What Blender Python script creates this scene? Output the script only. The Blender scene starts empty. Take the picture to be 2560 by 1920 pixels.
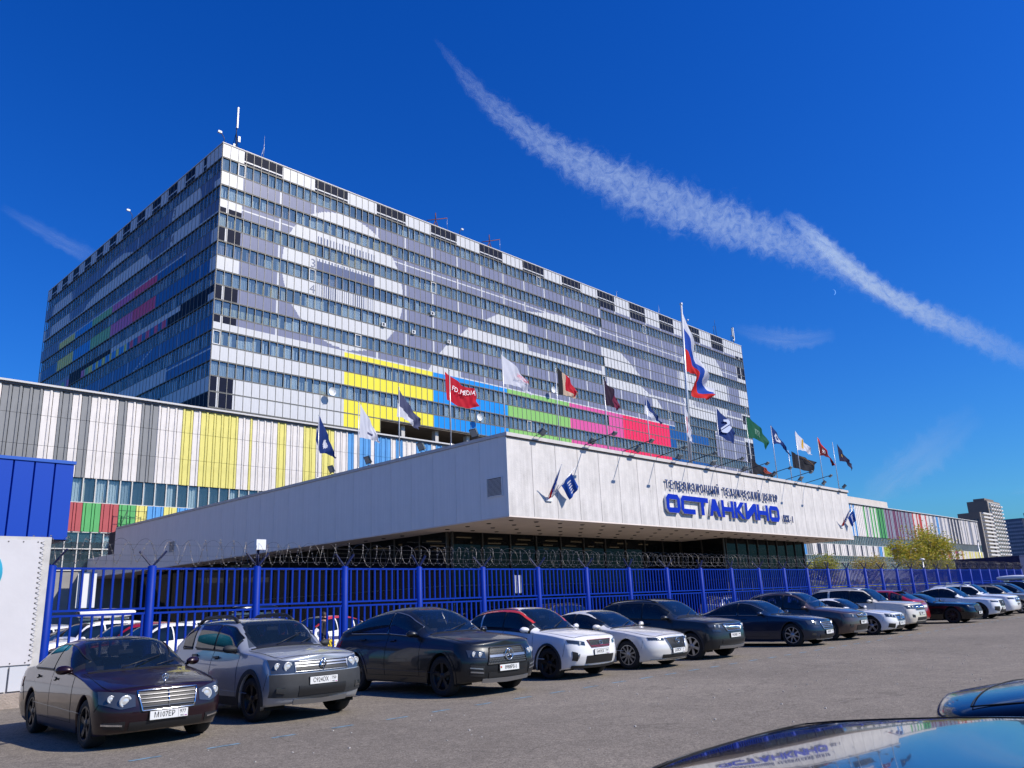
import bpy, bmesh, math, random
from math import sin, cos, pi, radians, sqrt
from mathutils import Vector, Matrix
R = random.Random(7)
SC = bpy.context.scene
COL = SC.collection

# ------------------------------------------------------------------ camera
YAW, PIT, ROL = radians(43.334), radians(15.365), radians(-2.565)
fw = Vector((cos(PIT) * cos(YAW), cos(PIT) * sin(YAW), sin(PIT)))
rt0 = Vector((sin(YAW), -cos(YAW), 0)); up0 = rt0.cross(fw)
rt = rt0 * cos(ROL) + up0 * sin(ROL); upv = -rt0 * sin(ROL) + up0 * cos(ROL)
cam_d = bpy.data.cameras.new('camera'); cam = bpy.data.objects.new('camera', cam_d); COL.objects.link(cam)
cam.matrix_world = Matrix(((rt.x, upv.x, -fw.x, 0), (rt.y, upv.y, -fw.y, 0), (rt.z, upv.z, -fw.z, 1.65), (0, 0, 0, 1)))
cam_d.sensor_width = 36; cam_d.lens = 36 * 2018.72 / 2560; cam_d.clip_start = 0.05; cam_d.clip_end = 30000
SC.camera = cam

# ------------------------------------------------------------------ world, sun, exposure
SUN = Vector((0.32, -0.67, 0.667)).normalized()
SUN_EL = math.asin(SUN.z)
w = bpy.data.worlds.new('World'); SC.world = w; w.use_nodes = True
nt = w.node_tree; nt.nodes.clear()
sky = nt.nodes.new('ShaderNodeTexSky'); sky.sky_type = 'NISHITA'; sky.sun_disc = False
sky.sun_elevation = SUN_EL; sky.sun_rotation = math.atan2(SUN.x, SUN.y)
sky.altitude = 150; sky.air_density = 1.35; sky.dust_density = 0.6; sky.ozone_density = 3.2
hs = nt.nodes.new('ShaderNodeHueSaturation'); hs.inputs['Saturation'].default_value = 1.42; hs.inputs['Hue'].default_value = 0.508
gm = nt.nodes.new('ShaderNodeMix'); gm.data_type = 'RGBA'; gm.blend_type = 'MULTIPLY'; gm.inputs[0].default_value = 1.0; gm.inputs[7].default_value = (0.26, 0.72, 1.36, 1)
bg = nt.nodes.new('ShaderNodeBackground'); bg.inputs['Strength'].default_value = 0.09
wo = nt.nodes.new('ShaderNodeOutputWorld')
nt.links.new(sky.outputs[0], hs.inputs['Color']); nt.links.new(hs.outputs[0], gm.inputs[6])
nt.links.new(gm.outputs[2], bg.inputs['Color']); nt.links.new(bg.outputs[0], wo.inputs['Surface'])
sd = bpy.data.lights.new('sun', 'SUN'); sd.energy = 4.7; sd.angle = radians(0.53); sd.color = (1.0, 0.93, 0.83)
so = bpy.data.objects.new('sun', sd); COL.objects.link(so)
so.rotation_euler = SUN.to_track_quat('Z', 'Y').to_euler(); so.location = (0, 0, 200)
SC.view_settings.view_transform = 'Standard'; SC.view_settings.look = 'None'
SC.view_settings.exposure = 0.20; SC.view_settings.gamma = 1.0
SC.view_settings.use_curve_mapping = False
SC.cycles.max_bounces = 8; SC.cycles.transparent_max_bounces = 12; SC.cycles.glossy_bounces = 4
SC.cycles.caustics_reflective = False; SC.cycles.caustics_refractive = False

# ------------------------------------------------------------------ helpers
def lin(c):
    return tuple((v / 12.92 if v <= 0.04045 else ((v + 0.055) / 1.055) ** 2.4) for v in c)
MATS = {}
def mat(name, col, rough=0.6, metal=0.0, spec=0.5, coat=0.0, noise=None, bump=None, emit=None, streak=0.0):
    """noise=(scale, amount) varies the colour; bump=(scale, strength); streak = vertical rain-streak variation"""
    if name in MATS: return MATS[name]
    m = bpy.data.materials.new(name); m.use_nodes = True; n = m.node_tree; b = n.nodes['Principled BSDF']
    b.inputs['Base Color'].default_value = (*col, 1); b.inputs['Roughness'].default_value = rough
    b.inputs['Metallic'].default_value = metal; b.inputs['Specular IOR Level'].default_value = spec
    b.inputs['Coat Weight'].default_value = coat; b.inputs['Coat Roughness'].default_value = 0.03
    tc = None
    if noise or bump or streak:
        tc = n.nodes.new('ShaderNodeTexCoord')
    if noise or streak:
        mx = n.nodes.new('ShaderNodeMix'); mx.data_type = 'RGBA'; mx.blend_type = 'MULTIPLY'; mx.inputs[0].default_value = 1
        mx.inputs[6].default_value = (*col, 1)
        fac = None
        if noise:
            nz = n.nodes.new('ShaderNodeTexNoise'); nz.inputs['Scale'].default_value = noise[0]; nz.inputs['Detail'].default_value = 5
            nz.inputs['Roughness'].default_value = 0.65
            n.links.new(tc.outputs['Object'], nz.inputs['Vector'])
            mr = n.nodes.new('ShaderNodeMapRange'); mr.inputs[1].default_value = 0.28; mr.inputs[2].default_value = 0.72
            mr.inputs[3].default_value = 1 - noise[1]; mr.inputs[4].default_value = 1 + noise[1] * 0.35
            n.links.new(nz.outputs['Fac'], mr.inputs[0]); fac = mr.outputs[0]
        if streak:
            mp = n.nodes.new('ShaderNodeMapping'); mp.inputs['Scale'].default_value = (3.1, 3.1, 0.16)
            n2 = n.nodes.new('ShaderNodeTexNoise'); n2.inputs['Scale'].default_value = 1.6; n2.inputs['Detail'].default_value = 6
            n.links.new(tc.outputs['Object'], mp.inputs[0]); n.links.new(mp.outputs[0], n2.inputs['Vector'])
            m2 = n.nodes.new('ShaderNodeMapRange'); m2.inputs[1].default_value = 0.3; m2.inputs[2].default_value = 0.7
            m2.inputs[3].default_value = 1 - streak; m2.inputs[4].default_value = 1.04
            n.links.new(n2.outputs['Fac'], m2.inputs[0])
            if fac:
                mm = n.nodes.new('ShaderNodeMath'); mm.operation = 'MULTIPLY'
                n.links.new(fac, mm.inputs[0]); n.links.new(m2.outputs[0], mm.inputs[1]); fac = mm.outputs[0]
            else: fac = m2.outputs[0]
        cb = n.nodes.new('ShaderNodeCombineColor')
        for i in range(3): n.links.new(fac, cb.inputs[i])
        n.links.new(cb.outputs[0], mx.inputs[7]); n.links.new(mx.outputs[2], b.inputs['Base Color'])
    if bump:
        nb = n.nodes.new('ShaderNodeTexNoise'); nb.inputs['Scale'].default_value = bump[0]; nb.inputs['Detail'].default_value = 4
        n.links.new(tc.outputs['Object'], nb.inputs['Vector'])
        bp = n.nodes.new('ShaderNodeBump'); bp.inputs['Strength'].default_value = bump[1]; bp.inputs['Distance'].default_value = 0.02
        n.links.new(nb.outputs['Fac'], bp.inputs['Height']); n.links.new(bp.outputs[0], b.inputs['Normal'])
    if emit:
        b.inputs['Emission Color'].default_value = (*emit[0], 1); b.inputs['Emission Strength'].default_value = emit[1]
    MATS[name] = m
    return m

def glass_mat(name, tint, alpha, rough=0.02, ior=1.5, refl=1.0):
    """thin pane: fresnel reflection over a tinted see-through layer; alpha = how opaque the tint is"""
    if name in MATS: return MATS[name]
    m = bpy.data.materials.new(name); m.use_nodes = True; n = m.node_tree; n.nodes.clear()
    out = n.nodes.new('ShaderNodeOutputMaterial'); tr = n.nodes.new('ShaderNodeBsdfTransparent')
    tr.inputs[0].default_value = (*[min(1, 0.66 + t * 1.0) for t in tint], 1) if alpha < 0.5 else (*[min(1, 0.3 + t) for t in tint], 1)
    df = n.nodes.new('ShaderNodeBsdfDiffuse'); df.inputs[0].default_value = (*tint, 1)
    m1 = n.nodes.new('ShaderNodeMixShader'); m1.inputs[0].default_value = alpha
    n.links.new(tr.outputs[0], m1.inputs[1]); n.links.new(df.outputs[0], m1.inputs[2])
    gl = n.nodes.new('ShaderNodeBsdfGlossy'); gl.inputs['Roughness'].default_value = rough
    fr = n.nodes.new('ShaderNodeLayerWeight'); fr.inputs[0].default_value = 0.5
    pw = n.nodes.new('ShaderNodeMath'); pw.operation = 'POWER'; pw.inputs[1].default_value = 4.0
    mu = n.nodes.new('ShaderNodeMath'); mu.operation = 'MULTIPLY_ADD'; mu.use_clamp = True; mu.inputs[1].default_value = 0.95 * min(1, refl); mu.inputs[2].default_value = 0.05 * refl
    n.links.new(fr.outputs['Facing'], pw.inputs[0]); n.links.new(pw.outputs[0], mu.inputs[0])
    m2 = n.nodes.new('ShaderNodeMixShader'); n.links.new(mu.outputs[0], m2.inputs[0])
    n.links.new(m1.outputs[0], m2.inputs[1]); n.links.new(gl.outputs[0], m2.inputs[2]); n.links.new(m2.outputs[0], out.inputs[0])
    MATS[name] = m
    return m

class MB:
    def __init__(s): s.v = []; s.f = []; s.m = []; s.sm = []
    def quad(s, a, b, c, d, m=0, sm=False):
        i = len(s.v); s.v += [tuple(a), tuple(b), tuple(c), tuple(d)]; s.f.append((i, i + 1, i + 2, i + 3)); s.m.append(m); s.sm.append(sm)
    def poly(s, pts, m=0):
        i = len(s.v); s.v += [tuple(p) for p in pts]; s.f.append(tuple(range(i, i + len(pts)))); s.m.append(m); s.sm.append(False)
    def box(s, x0, x1, y0, y1, z0, z1, m=0, M=None):
        i = len(s.v)
        p = [(x0, y0, z0), (x1, y0, z0), (x1, y1, z0), (x0, y1, z0), (x0, y0, z1), (x1, y0, z1), (x1, y1, z1), (x0, y1, z1)]
        if M is not None: p = [tuple(M @ Vector(q)) for q in p]
        s.v += p
        for q in ((0, 3, 2, 1), (4, 5, 6, 7), (0, 1, 5, 4), (1, 2, 6, 5), (2, 3, 7, 6), (3, 0, 4, 7)):
            s.f.append(tuple(i + k for k in q)); s.m.append(m); s.sm.append(False)
    def tube(s, pts, r, n=8, m=0, cap=True, sm=True):
        pts = [Vector(p) for p in pts]; rs = r if isinstance(r, (list, tuple)) else [r] * len(pts)
        base = len(s.v); prev = None
        for k, p in enumerate(pts):
            d = (pts[min(k + 1, len(pts) - 1)] - pts[max(k - 1, 0)]).normalized()
            a = Vector((0, 0, 1)) if abs(d.z) < 0.9 else Vector((1, 0, 0))
            if prev is not None and abs(prev.dot(d)) < 0.95: a = prev
            u = (a - d * a.dot(d)).normalized(); prev = u; vv = d.cross(u)
            for j in range(n):
                t = 2 * pi * j / n; s.v.append(tuple(p + (u * cos(t) + vv * sin(t)) * rs[k]))
        for k in range(len(pts) - 1):
            for j in range(n):
                a = base + k * n + j; b = base + k * n + (j + 1) % n
                s.f.append((a, b, b + n, a + n)); s.m.append(m); s.sm.append(sm)
        if cap:
            s.f.append(tuple(base + j for j in reversed(range(n)))); s.m.append(m); s.sm.append(False)
            e = base + (len(pts) - 1) * n; s.f.append(tuple(e + j for j in range(n))); s.m.append(m); s.sm.append(False)
    def grid(s, G, m=0, sm=True, flip=False):
        """G = rows of points"""
        base = len(s.v); nc = len(G[0])
        for row in G: s.v += [tuple(p) for p in row]
        for i in range(len(G) - 1):
            for j in range(nc - 1):
                a = base + i * nc + j; q = (a, a + 1, a + nc + 1, a + nc)
                s.f.append(q[::-1] if flip else q); s.m.append(m); s.sm.append(sm)
    def lathe(s, prof, n=24, m=0, axis='y', sm=True, c=(0, 0, 0)):
        """prof = [(radius, offset)] turned about axis"""
        base = len(s.v)
        for r, o in prof:
            for j in range(n):
                t = 2 * pi * j / n
                p = (r * cos(t), o, r * sin(t)) if axis == 'y' else ((r * cos(t), r * sin(t), o) if axis == 'z' else (o, r * cos(t), r * sin(t)))
                s.v.append((p[0] + c[0], p[1] + c[1], p[2] + c[2]))
        for k in range(len(prof) - 1):
            for j in range(n):
                a = base + k * n + j; b = base + k * n + (j + 1) % n
                s.f.append((a, b, b + n, a + n)); s.m.append(m); s.sm.append(sm)
    def mesh(s, name, mats):
        me = bpy.data.meshes.new(name); me.from_pydata(s.v, [], s.f)
        for mm in (mats if isinstance(mats, (list, tuple)) else [mats]): me.materials.append(mm)
        me.polygons.foreach_set('material_index', s.m); me.polygons.foreach_set('use_smooth', s.sm)
        me.update(); return me
    def build(s, name, mats, parent=None, **kw):
        o = bpy.data.objects.new(name, s.mesh(name, mats)); return link(o, parent, **kw)
def link(o, parent=None, label=None, cat=None, group=None, kind=None, loc=None):
    COL.objects.link(o)
    if parent is not None: o.parent = parent
    if loc is not None: o.location = loc
    if label: o['label'] = label
    if cat: o['category'] = cat
    if group: o['group'] = group
    if kind: o['kind'] = kind
    return o
def empty(name, loc=(0, 0, 0), rz=0.0, **kw):
    o = bpy.data.objects.new(name, None); link(o, None, **kw); o.location = loc; o.rotation_euler = (0, 0, rz); o.empty_display_size = 0.3
    return o
def inst(me, name, parent, loc=(0, 0, 0), **kw):
    o = bpy.data.objects.new(name, me); link(o, parent, **kw); o.location = loc; return o
def copy_tree(o, parent=None):
    c = o.copy(); COL.objects.link(c); c.parent = parent
    for ch in o.children: copy_tree(ch, c)
    return c
def text(s, size, m, parent, loc, rot, name='lettering', ext=0.004, align='CENTER', sx=1.0, space=1.0):
    cu = bpy.data.curves.new(name, 'FONT'); cu.body = s; cu.size = size; cu.extrude = ext; cu.align_x = align; cu.align_y = 'CENTER'
    cu.space_character = space; cu.resolution_u = 2; cu.materials.append(m)
    o = bpy.data.objects.new(name, cu); link(o, parent); o.location = loc; o.rotation_euler = rot; o.scale = (sx, 1, 1)
    return o
def interp(pts, x):
    if x <= pts[0][0]: return pts[0][1]
    for (a, b), (c, d) in zip(pts, pts[1:]):
        if x <= c: return b + (d - b) * (x - a) / (c - a) if c > a else d
    return pts[-1][1]
def sinterp(pts, x):
    """Catmull-Rom through pts (x ascending)"""
    n = len(pts)
    if x <= pts[0][0]: return pts[0][1]
    if x >= pts[-1][0]: return pts[-1][1]
    for i in range(n - 1):
        if x <= pts[i + 1][0]:
            x0, y0 = pts[i]; x1, y1 = pts[i + 1]; h = x1 - x0; t = (x - x0) / h
            def sl(k):
                if k <= 0: return (pts[1][1] - pts[0][1]) / (pts[1][0] - pts[0][0])
                if k >= n - 1: return (pts[-1][1] - pts[-2][1]) / (pts[-1][0] - pts[-2][0])
                a = (pts[k][1] - pts[k - 1][1]) / (pts[k][0] - pts[k - 1][0]); b = (pts[k + 1][1] - pts[k][1]) / (pts[k + 1][0] - pts[k][0])
                return 0.0 if a * b <= 0 else 2 * a * b / (a + b)
            m0, m1 = sl(i) * h, sl(i + 1) * h
            return (2*t**3 - 3*t*t + 1) * y0 + (t**3 - 2*t*t + t) * m0 + (-2*t**3 + 3*t*t) * y1 + (t**3 - t*t) * m1
# ------------------------------------------------------------------ ground
m_asph = mat('asphalt', (0.115, 0.105, 0.095), rough=0.92, spec=0.25)
def asphalt_nodes(m):
    n = m.node_tree; b = n.nodes['Principled BSDF']; tc = n.nodes.new('ShaderNodeTexCoord')
    def noise(sc, det, lo, hi, a, c):
        z = n.nodes.new('ShaderNodeTexNoise'); z.inputs['Scale'].default_value = sc; z.inputs['Detail'].default_value = det
        n.links.new(tc.outputs['Object'], z.inputs['Vector'])
        r = n.nodes.new('ShaderNodeMapRange'); r.inputs[1].default_value = lo; r.inputs[2].default_value = hi
        r.inputs[3].default_value = a; r.inputs[4].default_value = c
        n.links.new(z.outputs['Fac'], r.inputs[0]); return r.outputs[0], z
    f1, _ = noise(0.16, 6, 0.3, 0.7, 0.84, 1.12)
    f2, _ = noise(1.7, 5, 0.3, 0.7, 0.9, 1.08)
    vo = n.nodes.new('ShaderNodeTexVoronoi'); vo.inputs['Scale'].default_value = 75
    n.links.new(tc.outputs['Object'], vo.inputs['Vector'])
    cr = n.nodes.new('ShaderNodeSeparateColor'); n.links.new(vo.outputs['Color'], cr.inputs[0])
    r3 = n.nodes.new('ShaderNodeMapRange'); r3.inputs[3].default_value = 0.58; r3.inputs[4].default_value = 1.44
    n.links.new(cr.outputs[0], r3.inputs[0])
    v2 = n.nodes.new('ShaderNodeTexVoronoi'); v2.inputs['Scale'].default_value = 17
    n.links.new(tc.outputs['Object'], v2.inputs['Vector'])
    c2 = n.nodes.new('ShaderNodeSeparateColor'); n.links.new(v2.outputs['Color'], c2.inputs[0])
    r4 = n.nodes.new('ShaderNodeMapRange'); r4.inputs[3].default_value = 0.88; r4.inputs[4].default_value = 1.12
    n.links.new(c2.outputs[1], r4.inputs[0])
    # cracks and oil spots with a shape of their own
    v3 = n.nodes.new('ShaderNodeTexVoronoi'); v3.feature = 'DISTANCE_TO_EDGE'; v3.inputs['Scale'].default_value = 0.23
    wz = n.nodes.new('ShaderNodeTexNoise'); wz.inputs['Scale'].default_value = 0.9; wz.inputs['Detail'].default_value = 6
    n.links.new(tc.outputs['Object'], wz.inputs['Vector'])
    va = n.nodes.new('ShaderNodeVectorMath'); va.operation = 'ADD'
    vs = n.nodes.new('ShaderNodeVectorMath'); vs.operation = 'SCALE'; vs.inputs['Scale'].default_value = 1.5
    n.links.new(wz.outputs['Color'], vs.inputs[0]); n.links.new(tc.outputs['Object'], va.inputs[0]); n.links.new(vs.outputs[0], va.inputs[1])
    n.links.new(va.outputs[0], v3.inputs['Vector'])
    r5 = n.nodes.new('ShaderNodeMapRange'); r5.inputs[1].default_value = 0.0; r5.inputs[2].default_value = 0.006
    r5.inputs[3].default_value = 0.72; r5.inputs[4].default_value = 1.0; n.links.new(v3.outputs['Distance'], r5.inputs[0])
    cur = f1
    for o in (f2, r3.outputs[0], r4.outputs[0], r5.outputs[0]):
        k = n.nodes.new('ShaderNodeMath'); k.operation = 'MULTIPLY'; n.links.new(cur, k.inputs[0]); n.links.new(o, k.inputs[1]); cur = k.outputs[0]
    # cleaner, browner surface on the parking strip (y > 11)
    sx = n.nodes.new('ShaderNodeVectorMath'); sx.operation = 'SCALE'
    sx.inputs[0].default_value = (0.212, 0.183, 0.146); n.links.new(cur, sx.inputs['Scale']); n.links.new(sx.outputs[0], b.inputs['Base Color'])
    bp = n.nodes.new('ShaderNodeBump'); bp.inputs['Strength'].default_value = 0.55; bp.inputs['Distance'].default_value = 0.012
    n.links.new(cr.outputs[0], bp.inputs['Height']); n.links.new(bp.outputs[0], b.inputs['Normal'])
asphalt_nodes(m_asph)
g = MB(); g.quad((-3000, -3000, 0), (6000, -3000, 0), (6000, 6000, 0), (-3000, 6000, 0))
ground = g.build('asphalt_ground', m_asph, kind='structure')
m_dash = mat('dash_paint', (0.19, 0.32, 0.40), rough=0.85, noise=(9, 0.75))
for k in range(62):
    b = MB(); L = 0.42 + R.uniform(-0.05, 0.05)
    pts = []
    x0 = 4.5 + k * 0.985 + R.uniform(-0.03, 0.03); y0 = 11.04 + R.uniform(-0.02, 0.02)
    n_ = 6
    for j in range(n_ + 1): pts.append((x0 + L * j / n_, y0 - 0.04 + R.uniform(-0.008, 0.008), 0.004))
    for j in range(n_, -1, -1): pts.append((x0 + L * j / n_, y0 + 0.04 + R.uniform(-0.008, 0.008), 0.004))
    b.poly(pts); b.build('dash_marking', m_dash, ground)
# small stones and butts lying about
st = MB()
for k in range(240):
    x, y = R.uniform(2, 30), R.uniform(3, 11); s = R.uniform(0.004, 0.014)
    st.box(x - s, x + s, y - s * 0.8, y + s * 0.8, 0.0, s * 1.1, 0, None)
st.build('gravel_litter', mat('litter', (0.42, 0.40, 0.37), 0.9), kind='stuff', label='scattered pebbles and litter on the parking lot asphalt', cat='gravel')

# ------------------------------------------------------------------ main tower
TX, TY, ZT, W, HR, NC, NL = 47.37, 100.0, 68.05, 1.2205, 2.186, 124, 61
PAL = [mat('panel_white', (0.60, 0.60, 0.605), 0.35, noise=(0.9, 0.06), streak=0.07),
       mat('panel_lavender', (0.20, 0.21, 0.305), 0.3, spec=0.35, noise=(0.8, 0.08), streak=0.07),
       mat('panel_dark', (0.005, 0.009, 0.028), 0.55, spec=0.08, noise=(1.6, 0.25)),
       mat('panel_yellow', (0.80, 0.70, 0.035), 0.35, streak=0.04),
       mat('panel_blue', (0.004, 0.235, 0.66), 0.35, streak=0.04),
       mat('panel_green', (0.24, 0.50, 0.115), 0.35, streak=0.04),
       mat('panel_pink', (0.66, 0.085, 0.29), 0.35, streak=0.04),
       mat('panel_red', (0.80, 0.012, 0.075), 0.35, streak=0.04),
       mat('panel_navy', (0.006, 0.075, 0.27), 0.35, streak=0.04),
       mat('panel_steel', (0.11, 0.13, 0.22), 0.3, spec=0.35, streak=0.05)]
def G(k): return 2.9 + 4.9 * k
def inpoly(u, r, P):
    c = False; j = len(P) - 1
    for i in range(len(P)):
        (xi, yi), (xj, yj) = P[i], P[j]
        if (yi > r) != (yj > r) and u < (xj - xi) * (r - yi) / (yj - yi) + xi: c = not c
        j = i
    return c
FW = [[(42.4, 7.05), (45.7, 5.95), (52.15, 5.95), (52.15, 7.05)],
      [(37.2, 9.05), (39.3, 7.95), (52.1, 7.95), (52.15, 8.57), (71.1, 8.57), (71.1, 7.9), (72.4, 7.9), (72.4, 9.05)],
      [(33.2, 11.05), (34.9, 9.95), (36.9, 9.95), (36.9, 11.05)], [(31.2, 12.55), (31.9, 11.95), (36.9, 11.95), (36.9, 12.55)],
      [(51.8, 5.05), (52.1, 4.9), (56.4, 4.5), (56.5, 4.3), (61.9, 4.2), (66.4, 4.37), (69, 4.65), (71, 5.05)],
      [(71.6, 5.95), (76.9, 5.95), (80.3, 7.0), (83.1, 8.05), (72.4, 8.05), (71.6, 7.0)],
      [(72.4, 8.95), (82.4, 8.95), (84.3, 9.4), (86.3, 10.0), (87.6, 10.0), (89.5, 11.05), (86.4, 11.05), (86.2, 10.0), (72.4, 10.0)]]
def front_col(u, r):
    c = front_base(u, r)
    return c
def front_base(u, r):
    if r >= 12.5 and 17.4 < u < 105.6:
        if r < 12.6: return 0
        return 3 + int((u - 17.4) // 14.7) if u < 105.6 else 8
    rgt = u > 72.0
    end = u < 2.75 or u > 120.55
    if r < 1.0 or (rgt and r < 1.72 and u < 120.55):
        k = (u - 2.78) / 9.8; f = (k - math.floor(k)) * 9.8
        if 0 <= k < 12 and f < 5.1: return 0 if 0.65 < r < 0.77 else 2
        return 0
    if end:
        ue = u if u < 60 else 123.3 - u
        gap = 0.82 < ue < 1.05
        if r < 4 and u < 60: return 0
        if u > 60:
            if r < 1.65: return 0
            if r < 2: return 0 if gap else 2
            if r < 5: return 0 if gap or (r > 4.45) else 2
            if r < 9.2: return 0
            if r < 10.3: return 0 if gap else 2
            if r < 12.5: return 0
            return 0 if gap else 2
        if r < 5: return 0 if r < 4.65 or gap else 2
        if r < 7: return 0 if gap else 2
        if r < 9: return 0
        if r < 11: return 0 if gap else 2
        if r < 13: return 0 if r > 12.5 or gap else 2
        if r < 15.5: return 0
        return 0 if gap else 2
    if r > 12.5 and u < 17.4: return 0
    for cu in (17.55, 105.8):
        if ((u - cu) * W) ** 2 + ((r - 7.17) * HR) ** 2 < (9.33 * 1.2195) ** 2:
            if cu < 50 and 4.4 < r < 5 and 13.15 < u < 22.3 and ((u - 13.15) / 0.462) % 1 < 0.4: return 9
            if cu < 50 and 6 < r < 7 and 13.1 < u < 22.0:
                return 0 if (r < 6.3 and (r < 6.12 or ((u - 13.15) / 0.462) % 1 < 0.6)) else 9
            if 8 < r < 9.0 and cu < 50 and 13.15 < u < 22 and ((u - 13.15) / 0.34) % 1 < 0.36: return 9
            if 9 < r < 9.7 and cu > 50 and 101.6 < u < 109.5 and ((u - 101.6) / 0.5) % 1 < 0.4: return 9
            if cu > 50 and u < 100.6 and r < 4.1: continue
            return 0
    for P in FW:
        if inpoly(u, r, P): return 0
    k = (u - G(0)) / 4.9
    if abs(k - round(k)) * 4.9 < 0.13 and u > 5: return 0
    if 4.3 < r < 4.44 and u > 2.7: return 0
    if 9.74 < r < 9.86 and u > 72: return 0
    if 12.5 < r < 12.6: return 0
    if u < 3.1 and (r < 3 or 8 <= r < 9): return 1
    return 1
def left_col(u, r):
    k = u / 4.95; f = (k - math.floor(k)) * 4.95
    if r < 1:
        if f < 2.1 or (f > 1.75 + 2.6 + 0.4) or u < 3.95: return 0
        return 0 if 0.63 < r < 0.69 else 2
    if 6.3 < r < 6.4 and 8 < u < 52.3: return 0
    if 6 <= r < 7 or 8 <= r < 9:
        if u < 1.5: return 0
        if r >= 8 or r > 6.4:
            for a, b, c in ((8, 16.2, 8), (16.2, 23.4, 7), (23.4, 30.8, 6), (30.8, 38.4, 5), (38.4, 45.4, 4), (45.4, 52.3, 3)):
                if a < u < b: return c
    if 10 <= r < 11:
        if u < 1.5 and r > 10.45: return 0
        if 8.7 < u < 30 and r < 10.42: return 0
        if r > 10.42:
            for a, b, c in ((12.5, 13.7, 7), (14.8, 15.8, 7), (17.3, 18.4, 7), (19.7, 20.8, 7), (22.3, 23.4, 7), (24.5, 25.3, 3), (27, 28, 3), (29.6, 30.3, 3), (31.8, 33, 3), (34.4, 35.3, 3), (36.6, 38.2, 3), (38.2, 39.6, 5), (39.6, 41, 6), (46, 47, 6), (48, 49.3, 5), (50, 51, 6)):
                if a < u < b: return c
            if 12 < u < 24: return 8
            if 24 <= u < 38: return 4
        return 2 if u < 46 else 1
    if 2 <= r < 3:
        if u < 1.5 and r > 2.45: return 0
        for P in ([(4.8, 3.1), (4.9, 2.45), (5.5, 1.9), (12.5, 1.9), (13.2, 3.1)], [(24.5, 3.05), (28, 2.45), (33, 2.45), (37.2, 3.05)], [(48.4, 3.1), (49, 1.9), (57, 1.9), (57.6, 3.1)]):
            if inpoly(u, r, P): return 0
        if 2.35 < r < 2.43: return 0
    if 4 <= r < 5:
        for P in ([(4.9, 5.1), (4.8, 3.9), (12.6, 3.9), (13.2, 5.1)], [(18.4, 5.05), (20.2, 4.05), (35.5, 3.9), (41.4, 4.5), (43.1, 5.05)], [(48.5, 5.1), (49, 3.9), (57.2, 3.9), (57.6, 5.1)]):
            if inpoly(u, r, P): return 0
        if 4.9 < r: return 0
    if r < 9 and u > 59.8: return 0 if r % 4 < 2 else 1
    if 12 <= r < 13 and abs((u - 15) / 7 - (r - 11.84) / 1.23) < 0.03: return 0
    if 14 <= r < 15: return 0 if (11.4 < u < 26 or (14.2 < r < 14.28)) else 8
    if 16 <= r < 17: return 0 if u < 12.5 else 2
    if r >= 17: return 2
    kk = (u - 3.9) / 4.9
    if abs(kk - round(kk)) * 4.9 < 0.05: return 0
    return 9 if r < 8 else 8  # lavender of the shaded face, its shade painted in as steel and navy
def is_panel_front(i, r):
    if i < 72: return r % 2 == 0 or r == 17
    if r in (0, 1, 3, 4, 6, 7, 9, 10, 16, 17): return True
    if r in (12, 14): return i < 93 or i >= 108
    if r == 13: return i < 105 or i >= 108
    return False
def is_panel_left(i, r): return r % 2 == 0 or r == 17
tower = empty('television_tower_block', (TX, TY, 0), label='long grey and white office block with test-card mural panels rising behind the entrance hall', cat='office building')
GAPX, GAPZ, TH = 0.035, 0.05, 0.05
SUBU, SUBR = 12, 10
uniform = {}
def panel_cells(colf, i, r):
    cells = [[colf(i + (a + 0.5) / SUBU, r + (b + 0.5) / SUBR) for a in range(SUBU)] for b in range(SUBR)]
    s = set(c for row in cells for c in row)
    return cells, (cells[0][0] if len(s) == 1 else None)
def add_panel(mb, o, du, colf, i, r, m_off=0, cells=None, uni=None):
    """o = top left corner, du = unit vector along the wall, outward = n"""
    n = Vector((du.y, -du.x, 0))
    w_, h_ = W - 2 * GAPX, HR - 2 * GAPZ
    a = o + du * GAPX - Vector((0, 0, GAPZ))
    def P(s, t, d=TH): return a + du * (w_ * s) - Vector((0, 0, h_ * t)) + n * d
    c0 = uni if uni is not None else cells[SUBR // 2][SUBU // 2]
    if uni is not None:
        mb.quad(P(0, 1), P(1, 1), P(1, 0), P(0, 0), c0)
    else:
        for b in range(SUBR):       # runs of equal colour in a row become one face
            x = 0
            while x < SUBU:
                e = x
                while e < SUBU and cells[b][e] == cells[b][x]: e += 1
                mb.quad(P(x / SUBU, (b + 1) / SUBR), P(e / SUBU, (b + 1) / SUBR), P(e / SUBU, b / SUBR), P(x / SUBU, b / SUBR), cells[b][x])
                x = e
    mb.quad(P(0, 0), P(1, 0), P(1, 0, 0), P(0, 0, 0), c0); mb.quad(P(0, 1, 0), P(1, 1, 0), P(1, 1), P(0, 1), c0)
    mb.quad(P(0, 1, 0), P(0, 1), P(0, 0), P(0, 0, 0), c0); mb.quad(P(1, 1), P(1, 1, 0), P(1, 0, 0), P(1, 0), c0)
m_pane = glass_mat('facade_glass', (0.24, 0.32, 0.35), 0.26, 0.015, 1.55, 4.0)
m_pane2 = glass_mat('facade_glass_dusty', (0.22, 0.29, 0.30), 0.38, 0.05, 1.5, 4.0)
far_panel = MB(); far_pane = MB(); curt = MB(); openf = MB()
CUR = [mat('curtain_white', (0.82, 0.86, 0.84), 0.9), mat('curtain_cream', (0.78, 0.72, 0.52), 0.9), mat('curtain_grey', (0.45, 0.49, 0.50), 0.9), mat('curtain_rose', (0.42, 0.34, 0.36), 0.9), mat('room_dark', (0.012, 0.02, 0.032), 0.9), mat('shade_yellow', (0.72, 0.68, 0.45), 0.9)]
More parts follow.
